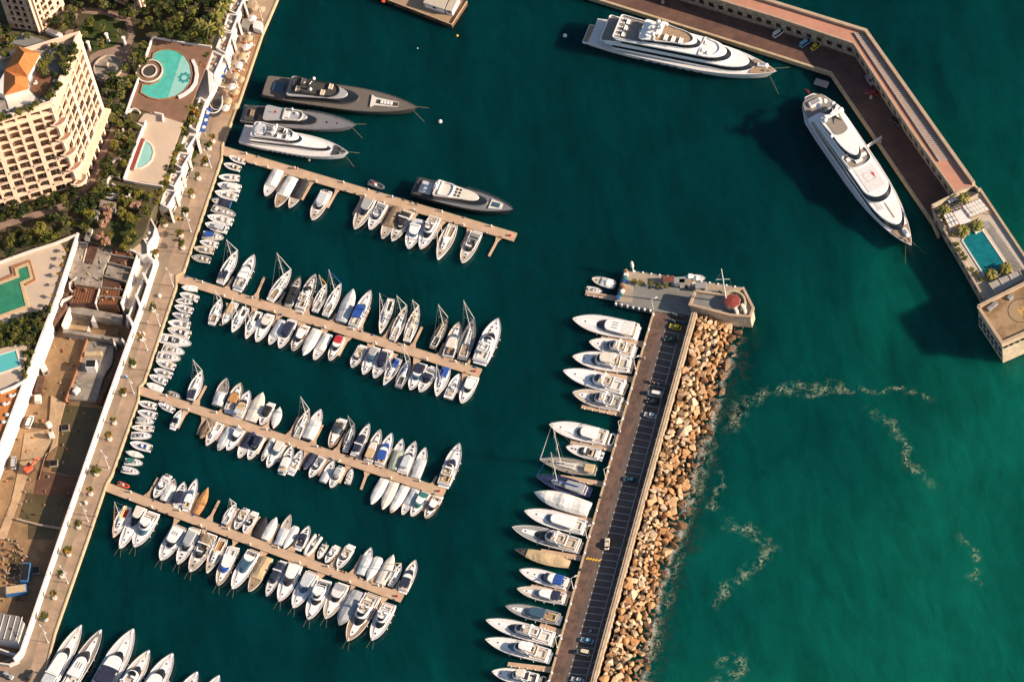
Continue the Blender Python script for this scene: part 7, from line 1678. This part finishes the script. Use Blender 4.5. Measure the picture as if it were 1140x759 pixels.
rowof([
 ('W','exp',(485,162),(95,88),108,dict(slits=1,s0=.22,r1=.5,s1=.62,roof='gel',H=1.9),'big white yacht with three slit windows'),
 ('W','fly',(465,275),(195,223),88,dict(H=1.6,s1=.68),'short white flybridge boat'),
 ('W','fly',(445,362),(95,315),102,dict(top='gel_cream',s1=.68,r1=.6,H=1.8),'white yacht with cream hardtop'),
 ('W','fly',(405,498),(38,400),98,dict(r1=.5,s1=.56,H=1.8,flyfloor='deck_beige'),'white yacht with glazed flybridge'),
 ('W','fly',(390,598),(95,530),94,dict(s1=.66,H=1.7,seat='seat_grey'),'white yacht with dark aft seats'),
 ('X','exp',(625,150),(280,75),98,dict(s0=.2,r1=.45,s1=.52,tender='plastic_white',H=1.8),'white yacht with white tender on its stern'),
 ('X','open',(592,252),(380,203),74,dict(sole='cockpit_dark',hull='gel_grey',engines=1,shape='round'),'open tender with dark floor'),
 ('X','sail',(560,348),(218,283),84,dict(cabin='gel_cream',canopy=T_,c0=.02,c1=.2,hull='gel_grey',deck='teak_grey',fr=.2),'large cream and grey sailing yacht',(350,300),(315,47)),
 ('X','sail',(528,478),(195,383),90,dict(hull='gel_navy',deck='gel_navy',cabin='gel_grey',cover=BL,fore=BL,canopy='cloth_grey',c0=.1,c1=.45),'dark sailing yacht with blue boom cover',(335,400),(290,220)),
 ('X','cov',(520,583),(190,483),98,dict(cover=W_,peak=1.6,H=1.8),'long boat wrapped in white cover'),
 ('X','exp',(495,693),(130,595),98,dict(s0=.2,r1=.56,s1=.64,glassm='glass_blue',H=1.8),'white yacht with smooth roof and blue windscreen'),
 ('U','fly',(642,290),(80,138),134,dict(deck='deck_grey',r1=.5,s1=.66,seat='seat_beige',H=2.0),'long pale yacht with beige aft lounge'),
 ('U','cov',(562,442),(100,325),104,dict(cover=T_,t1=.78,hull='gel_dark',deck='cockpit_dark',peak=.9,shape='sail'),'classic yacht under tan awning'),
 ('U','exp',(542,608),(140,498),114,dict(canopy=BL,k0=.08,k1=.28,s0=.3,r1=.4,s1=.54,wincover='cloth_navy',hatches=((.68,0),(.82,0)),H=1.8),'white yacht with royal blue aft canopy'),
 ('U','exp',(525,737),(120,655),104,dict(canopy=N_,k0=.1,k1=.29,s0=.3,r1=.54,s1=.64,glassm='glass_blue',H=1.8),'white yacht with navy aft canopy'),
 ('V','exp',(700,228),(250,128),110,dict(roof='glass_blue',glassm='glass_blue',s0=.3,r1=.56,s1=.66,hull='gel_grey',deck='deck_grey',H=1.8,sole='teak'),'grey yacht with blue glass roof'),
 ('V','fly',(650,402),(85,248),130,dict(H=2.1,s1=.66,r1=.56,top=None,seat='seat_white'),'big white yacht with domes on its flybridge'),
 ('V','fly',(615,545),(80,410),130,dict(H=2.1,top='gel',s1=.64,r1=.54,seat='seat_beige'),'big white yacht with square hardtop'),
 ('V','fly',(520,745),(135,678),116,dict(stripe='gel_red',top='gel_cream',H=1.8,tender=True,hull='gel'),'yacht with red waterline and grey tender'),
],'from the mole head', MO)
SMQ = 'small boats moored along the quay'
def small_row(fr, lst, where):
    for i, e in enumerate(lst):
        s, b_, wz, kind, o, look = e
        boat(kind, fp(fr, *s), fp(fr, *b_), wz/FR[fr][2], o, f"{look}, {ORD[i]} {where}", SMQ, zref=.8)
small_row('Z3', [
 ((472,152),(380,123),38,'small',{}, 'small white boat'), ((442,192),(350,165),38,'small',dict(sole='cockpit_dark'),'small boat with dark floor'),
 ((436,245),(320,238),38,'small',dict(trunk=0),'narrow white boat'), ((442,305),(315,280),52,'small',dict(canopy=W_),'white boat with white canopy'),
 ((425,355),(300,322),45,'small',dict(seat='seat_beige'),'white boat with beige seat'), ((388,392),(280,368),42,'cov',dict(cover=N_,hull='gel_blue',peak=.4,t1=.6),'small boat under navy blue cover'),
 ((285,412),(420,455),42,'small',dict(),'white boat with bow outwards'), ((398,492),(258,460),46,'small',dict(sole='seat_beige'),'white boat with beige cockpit'),
 ((370,537),(245,502),52,'small',dict(canopy='cloth_pale'),'white boat with pale canopy'), ((230,562),(352,582),52,'small',dict(canopy=BL),'white boat with blue striped canopy'),
 ((315,622),(215,602),40,'small',dict(),'slim white boat'), ((292,657),(180,638),38,'small',dict(trunk=0,hull='gel_cream'),'pointed cream boat'),
 ((272,707),(168,688),42,'small',dict(),'white boat nearest second pier')], 'along quay below top pier')
small_row('Z4', [
 ((473,150),(388,140),42,'cov',dict(cover=W_,peak=.3),'white covered boat'), ((475,203),(380,175),40,'small',dict(sole='seat_beige'),'white boat with tan cockpit'),
 ((446,216),(358,212),34,'small',dict(sole='deck_grey'),'small grey floored boat'), ((446,265),(352,240),42,'small',dict(),'white boat with console'),
 ((428,300),(340,281),38,'small',dict(seat='seat_beige'),'boat with beige seats'), ((432,342),(318,326),48,'small',dict(trunk=0),'flat white boat'),
 ((432,393),(316,360),48,'small',dict(),'white boat with dark console'), ((278,408),(445,443),54,'small',dict(sole='cockpit_dark'),'largest boat with gangway, bow outwards'),
 ((290,458),(408,488),46,'small',dict(seat='seat_beige'),'white boat with beige stern'), ((262,500),(387,520),50,'small',dict(sole='deck_grey'),'white boat with grey cockpit'),
 ((352,562),(255,530),42,'small',dict(),'pointed white boat'), ((336,606),(243,575),42,'small',dict(trunk=0,sole='seat_beige'),'shallow white boat'),
 ((308,642),(220,606),42,'small',dict(sole='deck_grey'),'white boat with grey floor'), ((287,682),(203,650),42,'cov',dict(cover=W_,peak=.25),'dinghy under white cover')], 'along quay below second pier')
small_row('Z5', [
 ((405,142),(278,112),52,'small',{},'white boat with twin seats'), ((405,207),(273,176),54,'small',dict(trunk=1,hull='gel',engines=2),'pointed white boat'),
 ((263,235),(392,250),48,'small',dict(canopy='cloth_grey'),'white boat with grey canopy'), ((385,297),(230,288),44,'small',dict(sole='cloth_tan'),'slim white boat with tan seats'),
 ((228,345),(374,347),66,'small',dict(sole='deck_grey'),'broad white boat with grey floor'), ((367,437),(220,398),60,'small',dict(sole='cloth_blue',engines=2),'white boat with blue cushions'),
 ((317,492),(188,460),40,'cov',dict(cover='cloth_white',peak=.3,shape='double'),'slender covered boat'), ((182,525),(312,541),54,'small',dict(canopy='cloth_green'),'white boat with teal canopy'),
 ((160,580),(288,607),56,'small',dict(canopy='cloth_pale'),'white boat with pale blue canopy')], 'along quay below third pier')
boat('rib', fp('Z5',135,672), fp('Z5',213,702), 42/6.325, dict(tube='rubber_orange'), 'orange red inflatable dinghy beside the bottom pier root', 'dinghies')
boat('rib', fp('Z1',825,200), fp('Z1',933,243), 46/6.325, dict(item='red_mark'), 'grey inflatable dinghy with red bag by the top pier', 'dinghies')
boat('rib', fp('B',190,382), fp('B',262,300), 56/9.483, dict(), 'little grey dinghy between two sailing boats by second pier', 'dinghies')
boat('cov', fp('Z6',272,182), fp('Z6',143,148), 50/4.957, dict(cover=W_,t1=.62,peak=.9,shape='round'), 'small white cabin boat off the corner of the mole head', 'boats at the mole head')
boat('small', fp('Z6',112,200), fp('Z6',200,217), 34/4.957, dict(sole='seat_beige'), 'small beige open boat beside the mole head pontoon', 'boats at the mole head')
boat('exp', fp('Z6',664,142), fp('Z6',770,143), 44/4.957, dict(s0=.15,r1=.4,s1=.5,deck='deck_white'), 'white work boat moored on the upper side of the mole head', 'boats at the mole head')
# ---------------------------------------------------------------- vegetation
def fol(nm, c): return mat(nm, c, .85, .35, 1.2, detail=3, spec=.2)
fol('leaf_dark', (.028,.042,.012)); fol('leaf_mid', (.085,.095,.02)); fol('leaf_light', (.18,.16,.03)); fol('leaf_yellow', (.34,.26,.03)); fol('leaf_rust', (.40,.20,.10)); fol('leaf_pink', (.46,.27,.18)); fol('leaf_orange', (.34,.17,.03)); fol('leaf_palm', (.20,.17,.06)); fol('leaf_grey', (.13,.12,.06))
mat('bark', (.09,.06,.04), .95, .3, 1.5)
def crown_mesh(seed, mats, nclump=11, nleaf=46, flat=.75, leaf=.16):
    r_ = random.Random(seed); b = MB()
    for k in range(nclump):
        th, ph = r_.uniform(0, 6.28), r_.uniform(-.5, 1.2); rad = r_.uniform(.25, .68) if k else 0
        c = Vector((math.cos(th)*rad, math.sin(th)*rad, math.sin(ph)*rad*flat + .1)); cr_ = r_.uniform(.26, .44); b.use(r_.choice(mats))
        for _ in range(nleaf):
            v = Vector((r_.gauss(0,1), r_.gauss(0,1), r_.gauss(0,1))).normalized()*cr_*r_.uniform(.55,1.05); v.z *= flat
            p = c+v; x = Vector((r_.gauss(0,1), r_.gauss(0,1), r_.gauss(0,.6))).normalized(); y = x.cross(Vector((r_.gauss(0,.4), r_.gauss(0,.4), 1))).normalized(); s = leaf*r_.uniform(.6,1.25)
            b.add([p-x*s, p-y*s*.6, p+x*s, p+y*s*.6], [(0,1,2,3)])
    me = bpy.data.meshes.new('crown'); me.from_pydata(b.v, [], b.f); [me.materials.append(m) for m in b.mats]; me.polygons.foreach_set('material_index', b.m); me.update(); return me
def trunk_mesh(seed):
    r_ = random.Random(seed); b = mb('bark'); b.tube((0,0,0),(0,0,.5),.09,.065,7); b.tube((0,0,.5),(.06,.04,1.0),.065,.035,6)
    for k in range(4):
        a = k*1.6+r_.random(); b.tube((0,0,.45+.1*k),(.45*math.cos(a),.45*math.sin(a),.95),.045,.015,5)
    me = bpy.data.meshes.new('trunk'); me.from_pydata(b.v, [], b.f); me.materials.append(MATS['bark']); me.update(); return me
CROWNS = {
 'dark': [crown_mesh(i, ['leaf_dark','leaf_dark','leaf_mid']) for i in range(3)], 'mid': [crown_mesh(10+i, ['leaf_dark','leaf_mid','leaf_mid','leaf_light']) for i in range(4)],
 'light': [crown_mesh(20+i, ['leaf_mid','leaf_light','leaf_light']) for i in range(3)], 'yellow': [crown_mesh(30+i, ['leaf_yellow','leaf_light','leaf_yellow']) for i in range(2)],
 'rust': [crown_mesh(40+i, ['leaf_pink','leaf_pink','leaf_rust'], 9, 50, .85, .13) for i in range(2)], 'orange': [crown_mesh(50+i, ['leaf_orange','leaf_mid','leaf_orange']) for i in range(2)],
 'olive': [crown_mesh(60+i, ['leaf_grey','leaf_mid','leaf_grey','leaf_light']) for i in range(3)]}
TRUNKS = [trunk_mesh(i) for i in range(3)]
tr_ = random.Random(21)
def tree(px, z, rad, hgt, kind, label, group, nm='tree', cat='tree', jit=0):
    p = P(*px, z+hgt*.6); az = tr_.uniform(0, 6.28)
    root = thing(nm, (p.x, p.y, z), label, cat, group, az)
    t = bpy.data.objects.new('trunk', tr_.choice(TRUNKS)); col.objects.link(t); t.parent = root; t.scale = (rad*.9, rad*.9, hgt*.6)
    c = bpy.data.objects.new('crown', tr_.choice(CROWNS[kind])); col.objects.link(c); c.parent = root; c.location = (0,0,max(hgt-rad*.75, rad*.4)); s = rad*1.12; c.scale = (s*tr_.uniform(.9,1.1), s*tr_.uniform(.9,1.1), s*tr_.uniform(.85,1.1))
    return root
def inside(p, poly):
    x, y = p; r_ = False; n = len(poly)
    for i in range(n):
        x1, y1 = poly[i]; x2, y2 = poly[(i+1)%n]
        if (y1 > y) != (y2 > y) and x < (x2-x1)*(y-y1)/(y2-y1)+x1: r_ = not r_
    return r_
def grove(poly, n, rmin, rmax, hmin, hmax, kinds, label, group, z=ZG, nm='tree', cat='tree', sep=.75):
    xs = [p[0] for p in poly]; ys = [p[1] for p in poly]; pts = []; t = 0
    while len(pts) < n and t < n*60:
        t += 1; q = (tr_.uniform(min(xs), max(xs)), tr_.uniform(min(ys), max(ys))); r_ = tr_.uniform(rmin, rmax)
        if not inside(q, poly) or any(math.hypot(q[0]-a[0], q[1]-a[1]) < (r_+b_)*3.3*sep for a, b_ in pts): continue
        pts.append((q, r_)); tree(q, z, r_, tr_.uniform(hmin, hmax), tr_.choice(kinds), label, group, nm, cat)
grove([(-8,270),(20,258),(50,247),(80,238),(92,224),(104,222),(98,246),(84,258),(60,266),(30,276),(-8,292)], 42, 1.7, 3.0, 3.5, 6.5, ['dark','mid','mid','light','olive'], 'bushy green tree in the belt above the green pool terrace', 'trees above the green pool terrace')
grove([(-5,232),(40,222),(86,212),(90,206),(96,206),(84,220),(60,228),(30,238),(-5,248)], 26, 1.5, 2.4, 2.5, 4.5, ['dark','mid','dark'], 'dark shrub at the foot of the large apartment building', 'shrubs at the foot of the apartment building', nm='shrub', cat='shrub')
grove([(122,85),(140,66),(152,60),(164,45),(160,70),(148,90),(138,115),(134,135),(150,128),(154,140),(145,165),(136,190),(120,205),(108,215),(112,190),(128,160),(133,130)], 56, 1.4, 2.5, 2.5, 5.0, ['dark','mid','mid','olive','light'], 'green garden tree between the apartment building and the pools', 'garden trees beside the pools')
grove([(150,-4),(250,-4),(244,30),(232,48),(205,44),(172,38),(158,30),(160,12)], 48, 1.5, 2.9, 3, 6.5, ['dark','dark','mid','olive','light'], 'tree in the dense upper garden above the big pool deck', 'trees of the upper garden')
grove([(72,-4),(92,0),(140,8),(150,2),(150,20),(140,18),(100,8),(86,6)], 20, 1.6, 2.6, 4, 7, ['dark','dark','olive'], 'dark tree in front of the facade at the top edge', 'dark trees at the top edge')
grove([(58,24),(72,14),(78,4),(84,10),(76,34),(68,40)], 10, 1.8, 2.8, 4, 6, ['dark','olive'], 'dark round tree right of the upper apartment building', 'trees beside the upper building')
grove([(92,26),(134,26),(130,46),(106,52),(92,40)], 7, 1.4, 2.0, 3, 4.5, ['olive','mid'], 'small olive tree on the upper lawn', 'olive trees on the lawn', sep=1.1)
grove([(118,90),(140,88),(132,118),(126,134),(118,112)], 16, 1.4, 2.2, 3, 5, ['olive','dark','mid'], 'tree below the round fountain', 'trees below the fountain')
grove([(108,206),(128,208),(122,222),(116,224),(104,224)], 8, 1.2, 2.0, 2, 3.5, ['mid','dark'], 'low shrub beside the upper garden hut', 'shrubs by the garden huts', nm='shrub', cat='shrub')
grove([(134,206),(170,214),(164,236),(156,240),(150,262),(138,274),(146,244),(132,240)], 26, 1.2, 2.2, 2, 4, ['mid','dark','light'], 'green shrub around the lower lawn', 'shrubs around the lower lawn', nm='shrub', cat='shrub')
grove([(90,232),(104,230),(106,246),(92,262)], 8, 1.2, 2.0, 2, 4, ['dark','mid'], 'dark shrub near the garden huts and retaining wall', 'shrubs near the huts', nm='shrub', cat='shrub')
grove([(-5,362),(20,356),(52,346),(46,362),(32,376),(0,386),(-5,388)], 30, 1.3, 2.1, 2.5, 3.8, ['dark','mid','mid'], 'bush in the hedge between the green and the blue pool', 'hedge bushes between the pools', nm='bush', cat='bush', sep=.6)
grove([(30,380),(38,372),(38,390),(28,420),(24,418)], 10, .8, 1.3, 1.5, 2.2, ['mid','light'], 'small bush along the blue pool terrace', 'bushes beside the blue pool', nm='bush', cat='bush')
grove([(-5,30),(14,34),(34,42),(20,50),(-5,52)], 9, 1.6, 2.6, 3, 5, ['dark','olive','mid'], 'tree between the two large apartment buildings', 'trees between the apartment buildings')
for i, q in enumerate([(120,240),(116.5,247),(115,251),(119,234),(111,263),(117,268),(121,270),(150,231),(153,229)]):
    tree(q, ZG, 1.5+.3*(i % 2), 3.0, 'rust', 'rounded pinkish shrub in the lower garden', 'pinkish rounded shrubs', 'shrub', 'shrub')
for i, q in enumerate([(97,236),(101,240)]): tree(q, ZG, 1.6, 3.2, 'yellow', 'bright yellow flowering shrub above the huts', 'yellow flowering shrubs', 'shrub', 'shrub')
for i, q in enumerate([(123,229),(142,225),(136,243),(147,246),(124,261),(141,265)]): tree(q, ZG, 1.3, 2.4, 'light', 'clipped bright green ball shrub around the lower lawn', 'clipped ball shrubs', 'shrub', 'shrub')
# planting along the terrace strip and its foot
for i, q in enumerate([(222,118),(219,126),(215,134),(207,150),(204,146),(200,165),(196,172),(192,181),(189,190),(186,198),(183,207),(178,216),(175,226),(205,140),(212,122),(230,62),(226,74),(232,50),(237,38),(243,24),(248,8),(186,205),(180,212)]):
    tree(q, ZT+1, 1.2+.35*(i % 3), 3.2, ['mid','orange','light','dark','yellow'][i % 5], 'shrub growing along the inner side of the white terraces', 'shrubs behind the white terraces', 'shrub', 'shrub')
hb = [(273,4),(268,18),(263,33),(259,48),(255,58),(221,160),(217,169),(213,178),(209,188),(205,198),(201,207),(197,217),(193,226),(189,234)]
for i, q in enumerate(hb):
    for k in range(2):
        tree((q[0]-1.2*k, q[1]+4.5*k), ZPR, 1.25, 2.4, 'mid' if (i+k) % 3 else 'dark', 'hedge bush at the foot of the white terraces on the promenade', 'hedge along the promenade terraces', 'bush', 'bush')
for i, q in enumerate([(75,279),(72,287),(69,296),(66,306),(64,316),(60,330),(57,340),(49,352),(46,362)]):
    tree(q, ZG, .9, 2.6, 'orange', 'small orange leaved shrub beside the white retaining wall', 'orange shrubs on the retaining wall', 'shrub', 'shrub')
for i, q in enumerate([(66,60),(72,66),(56,64),(60,84),(70,72),(48,74),(46,68),(82,52),(6,60),(14,44),(30,40),(74,80),(66,94),(22,124),(40,116),(78,60),(80,66),(74,73),(70,78),(62,98),(58,104),(54,108),(84,58),(68,54),(60,52),(54,68),(50,80),(10,130),(32,121),(2,132)]):
    tree(q, ZG+HB, 1.3+.2*(i % 3), 2.6, ['mid','light','olive','dark'][i % 4], 'potted shrub on the roof of the large apartment building', 'roof shrubs', 'shrub', 'shrub')
# promenade trees
PT = fps('Z3', [(285,20),(265,60),(240,150),(205,230),(170,330),(130,435),(105,550),(115,620)])+fps('Z4', [(235,245),(175,400),(130,540),(80,690)])+[(189,238),(183,247),(173,281)]+fps('Q7', [(600,130),(575,215),(505,400),(475,505),(410,680)])+fps('Q8', [(360,65),(325,180),(285,295),(238,410)])
PT.sort(key=lambda q: q[1])
for i, q in enumerate(PT):
    rad = 1.2+.25*((i*7) % 3)
    lab = f'small round promenade tree, {ORD[i]} from the top of the row'
    if i >= 25: lab = 'last round promenade tree near the bottom left'
    t = tree(q, ZPR, rad, 3.8, ['orange','mid','orange','olive'][i % 4], lab, 'trees along the promenade')
    b = mb('gel_cream'); b.lathe((0,0,0), [(.75,0),(.85,.5),(.6,.55)], 8); b.build('planter', t)
# palms
def palm(px, z, h, rad, label, group, n=22):
    p = P(*px, z+h); root = thing('palm_tree', (p.x,p.y,z), label, 'palm tree', group, tr_.uniform(0,6))
    b = mb('bark'); b.tube((0,0,0),(0,0,h),.32,.22,8); b.build('trunk', root)
    b = MB(); b.use('leaf_palm')
    for k in range(n):
        b.use(['leaf_palm','leaf_mid','leaf_light'][k % 3]); a = k*2.4; el = .9-1.3*(k/n); L_ = rad*tr_.uniform(.85,1.1); prev = None; d = Vector((math.cos(a), math.sin(a), 0)); s = Vector((-d.y, d.x, 0))
        for j in range(6):
            t = j/5; q = d*L_*t*math.cos(el*.5)+Vector((0,0,h+L_*(math.sin(el)*t-.75*t*t))); w_ = .34*rad*math.sin(math.pi*min(1,t*.9+.08))*.5+.03
            dz = Vector((0,0,w_*.5)); cur_ = [q+s*w_-dz, q, q-s*w_-dz]
            if prev: b.add(prev+cur_, [(0,1,4,3),(1,2,5,4)])
            prev = cur_
    b.build('crown', root); return root
for i, q in enumerate([(1073.5,219),(1052,232)]): palm(q, ZP, 3.6, 2.2, ['palm in front of the long black roof gap','palm at the left end of the black roof gap'][i], 'palms on the pool building')
for i, q in enumerate([(1072,255),(1087.5,249),(1103.5,304),(1119.5,297)]): palm(q, ZP, 2.4, 2.5, ['bushy palm at the upper left corner of the roof pool','bushy palm in a planter at the top of the roof pool','bushy palm at the lower left of the roof pool','bushy palm at the lower right of the roof pool'][i], 'palms on the pool building', 34)
b = mb('gel_cream'); p = P(1089,256,ZP); b.rbox((p.x,p.y,ZP+.4),(3.4,2.0,.8),R(20),.15); tag(b.build('planter', origin=(p.x,p.y,ZP)), 'white planter under the palm at the top of the roof pool', 'planter')
for i, q in enumerate([(1050,242),(1053,247),(1061,262),(1065,272),(1068,278),(1071,283),(1074,287),(1082,300),(1086,305),(1092,311)]): tree(q, ZP, 1.0, 1.6, ['mid','light','orange'][i % 3], 'small shrub along the harbour side of the roof pool building', 'shrubs on the pool building', 'shrub', 'shrub')
for i, q in enumerate([(246,8),(252,-2),(239,16),(232,30),(243,32),(222,26)]): palm(q, ZG, 6, 3.2, 'palm in the upper garden near the white terraces', 'palms of the upper garden', 20)
for i, q in enumerate([(707,313.5),(713,314.5),(725,316),(733,318),(742,319),(801,327)]): tree(q, 2.0, .9, 1.8, 'light', 'small potted plant in the row on the mole head', 'potted plants on the mole head', 'plant', 'plant')
# ---------------------------------------------------------------- promenade furniture
for i, q in enumerate([(274,52),(270,62),(277,42),(266,72),(262,84),(268,88),(258,96),(262,102),(254,112),(251,120),(284,8),(291,10),(281,20),(262,118)]):
    p = P(*q, ZPR+2.6); r = thing('parasol', (p.x,p.y,ZPR), ['tan parasol','white parasol'][i % 3 == 0]+' over café tables on the quay beside the superyachts', 'parasol', 'parasols on the restaurant quay', tr_.random())
    b = mb('alu'); b.tube((0,0,0),(0,0,2.7),.05,.05,5); b.build('pole', r); b = mb('cloth_white' if i % 3 == 0 else 'cloth_tan'); b.lathe((0,0,2.35), [(1.5,0),(.9,.25),(.06,.5)], 8); b.build('canopy', r)
b = mb('white_wall'); p = W2(fps('Q2', [(890,130),(945,145),(940,200),(885,180)]), ZPR+2.6); b.prism(p, ZPR, ZPR+2.6); tag(b.build('kiosk', origin=(*p[0], ZPR)), 'white square kiosk on the quay near the top edge', 'kiosk')
b = mb('concrete_grey'); p = W2(fps('Q2', [(820,120),(870,150),(850,190),(805,170)]), ZPR+2.4); b.prism(p, ZPR, ZPR+2.4); tag(b.build('kiosk', origin=(*p[0], ZPR)), 'grey kiosk left of the white kiosk on the promenade', 'kiosk')
kt = random.Random(4)
for i in range(26):
    q = (282-i*1.1+kt.uniform(-6,3), 38+i*3.3); p = P(*q, ZPR); b = mb(kt.choice(['seat_white','teak','cloth_white','seat_grey','terracotta'])); b.lathe((p.x,p.y,ZPR), [(.5,0),(.55,.7),(.2,.75)], 7)
    for k in range(3): a = k*2.1+i; b.rbox((p.x+.95*math.cos(a), p.y+.95*math.sin(a), ZPR+.25),(.45,.45,.5),a,.05)
    tag(b.build('cafe_table', origin=(p.x,p.y,ZPR)), 'café table with three stools on the restaurant quay', 'table', 'café tables on the restaurant quay')
LP = [(238,186),(215.5,257),(196,318) ,(181,362),(167,389),(152,437),(124,520),(101,579),(78.5,648),(56.5,714),(268,100),(295,22)]
LP.sort(key=lambda q: q[1])
for i, q in enumerate(LP):
    p = P(*q, ZPR); lamp_post((p.x-.9,p.y,ZPR), 9.0, f'tall white lamp post at the quay edge, {ORD[i]} from the top', 'quay lamp posts', two=True, azv=2.0)
for i, q in enumerate([(280,50),(255,118),(232,180),(200,268),(178,330),(160,372),(140,420),(108,520),(96,560),(70,640),(50,690)]):
    p = P(*q, ZPR); b = mb(['seat_white','gel_cream','gel_blue','engine'][i % 4]); b.rbox((p.x,p.y,ZPR+.5),(1.1,.8,1.0),i,.1); tag(b.build('litter_bin', origin=(p.x,p.y,ZPR)), f'small service box on the promenade, {ORD[i]} from the top', 'box', 'service boxes')
# orange barrier at the corner of the terraces
b = mb('paint_yellow')
for k in range(5):
    p = P(194+k*2.3, 243+k*.3, ZPR+.6); b.use('paint_yellow' if k % 2 else 'window_dark'); b.rbox((p.x,p.y,ZPR+.5),(.7,.3,.9),0,.05)
p = P(198,244,ZPR); tag(b.build('road_barrier', origin=(p.x,p.y,ZPR)), 'yellow and black road barrier below the terrace strip', 'barrier')
# promenade joints and lane edges
b = mb('concrete_grey')
for i in range(46):
    t = i/45; yy = 150+t*600
    def edge(pl, y):
        for a_, c_ in zip(pl[:-1], pl[1:]):
            if a_[1] <= y <= c_[1]: k = (y-a_[1])/(c_[1]-a_[1]+1e-6); return a_[0]*(1-k)+c_[0]*k
        return None
    x0, x1 = edge(rw, yy), edge(quay, yy+1.5)
    if x0 is None or x1 is None: continue
    path_wall(W2([(x0, yy),(x1-2.5, yy+2)], ZPR), .12, ZPR, ZPR+.006, 'concrete_grey', b)
struct(b.build('promenade_joints'))
# people
def person(px, z, a, m, label):
    p = P(*px, z); 
    vs = [(0,0,.95),(0,0,1.25),(0,0,1.45),(0,0,1.55),(0,0,1.70),(.10,0,.9),(.12,.05,.48),(.12,-.02,.05),(.13,.12,.03),(-.10,0,.9),(-.12,-.08,.48),(-.12,-.15,.06),(-.13,-.02,.03),(.20,0,1.40),(.26,.02,1.12),(.25,.12,.88),(-.20,0,1.40),(-.26,-.02,1.12),(-.25,.10,.90)]
    rad = [.15,.16,.15,.06,.11,.09,.065,.05,.045,.09,.065,.05,.045,.06,.048,.04,.06,.048,.04]
    ed = [(0,1),(1,2),(2,3),(3,4),(0,5),(5,6),(6,7),(7,8),(0,9),(9,10),(10,11),(11,12),(2,13),(13,14),(14,15),(2,16),(16,17),(17,18)]
    me = bpy.data.meshes.new('person'); me.from_pydata(vs, ed, []); o_ = bpy.data.objects.new('person', me); col.objects.link(o_)
    md = o_.modifiers.new('skin', 'SKIN'); 
    for i, v in enumerate(me.skin_vertices[0].data): v.radius = (rad[i], rad[i]*.85); v.use_root = (i == 0)
    sub = o_.modifiers.new('sub', 'SUBSURF'); sub.levels = 1; sub.render_levels = 1
    me.materials.append(MATS[m]); o_.location = (p.x,p.y,z); o_.rotation_euler = (0,0,a); return tag(o_, label, 'person')
for i, (q, z, m, l_) in enumerate([((464,229),.75,'cloth_navy','person in dark clothes standing on the top pier by the black yacht'),((330,189),.75,'cloth_red','person in red standing on the top pier near its root'),((283,183),.75,'cloth_white','person in white standing at the root of the top pier'),((214,215),ZPR,'cloth_black','person in black walking on the promenade below the top pier'),((165,360),ZPR,'cloth_white','person in white walking on the promenade above the third pier'),((92,552),ZPR,'cloth_navy','person in navy walking on the promenade by the bottom pier'),((718,400),ZM+.01,'cloth_white','person in white walking up the mole road')]):
    person(q, z, i*1.3, m, l_)
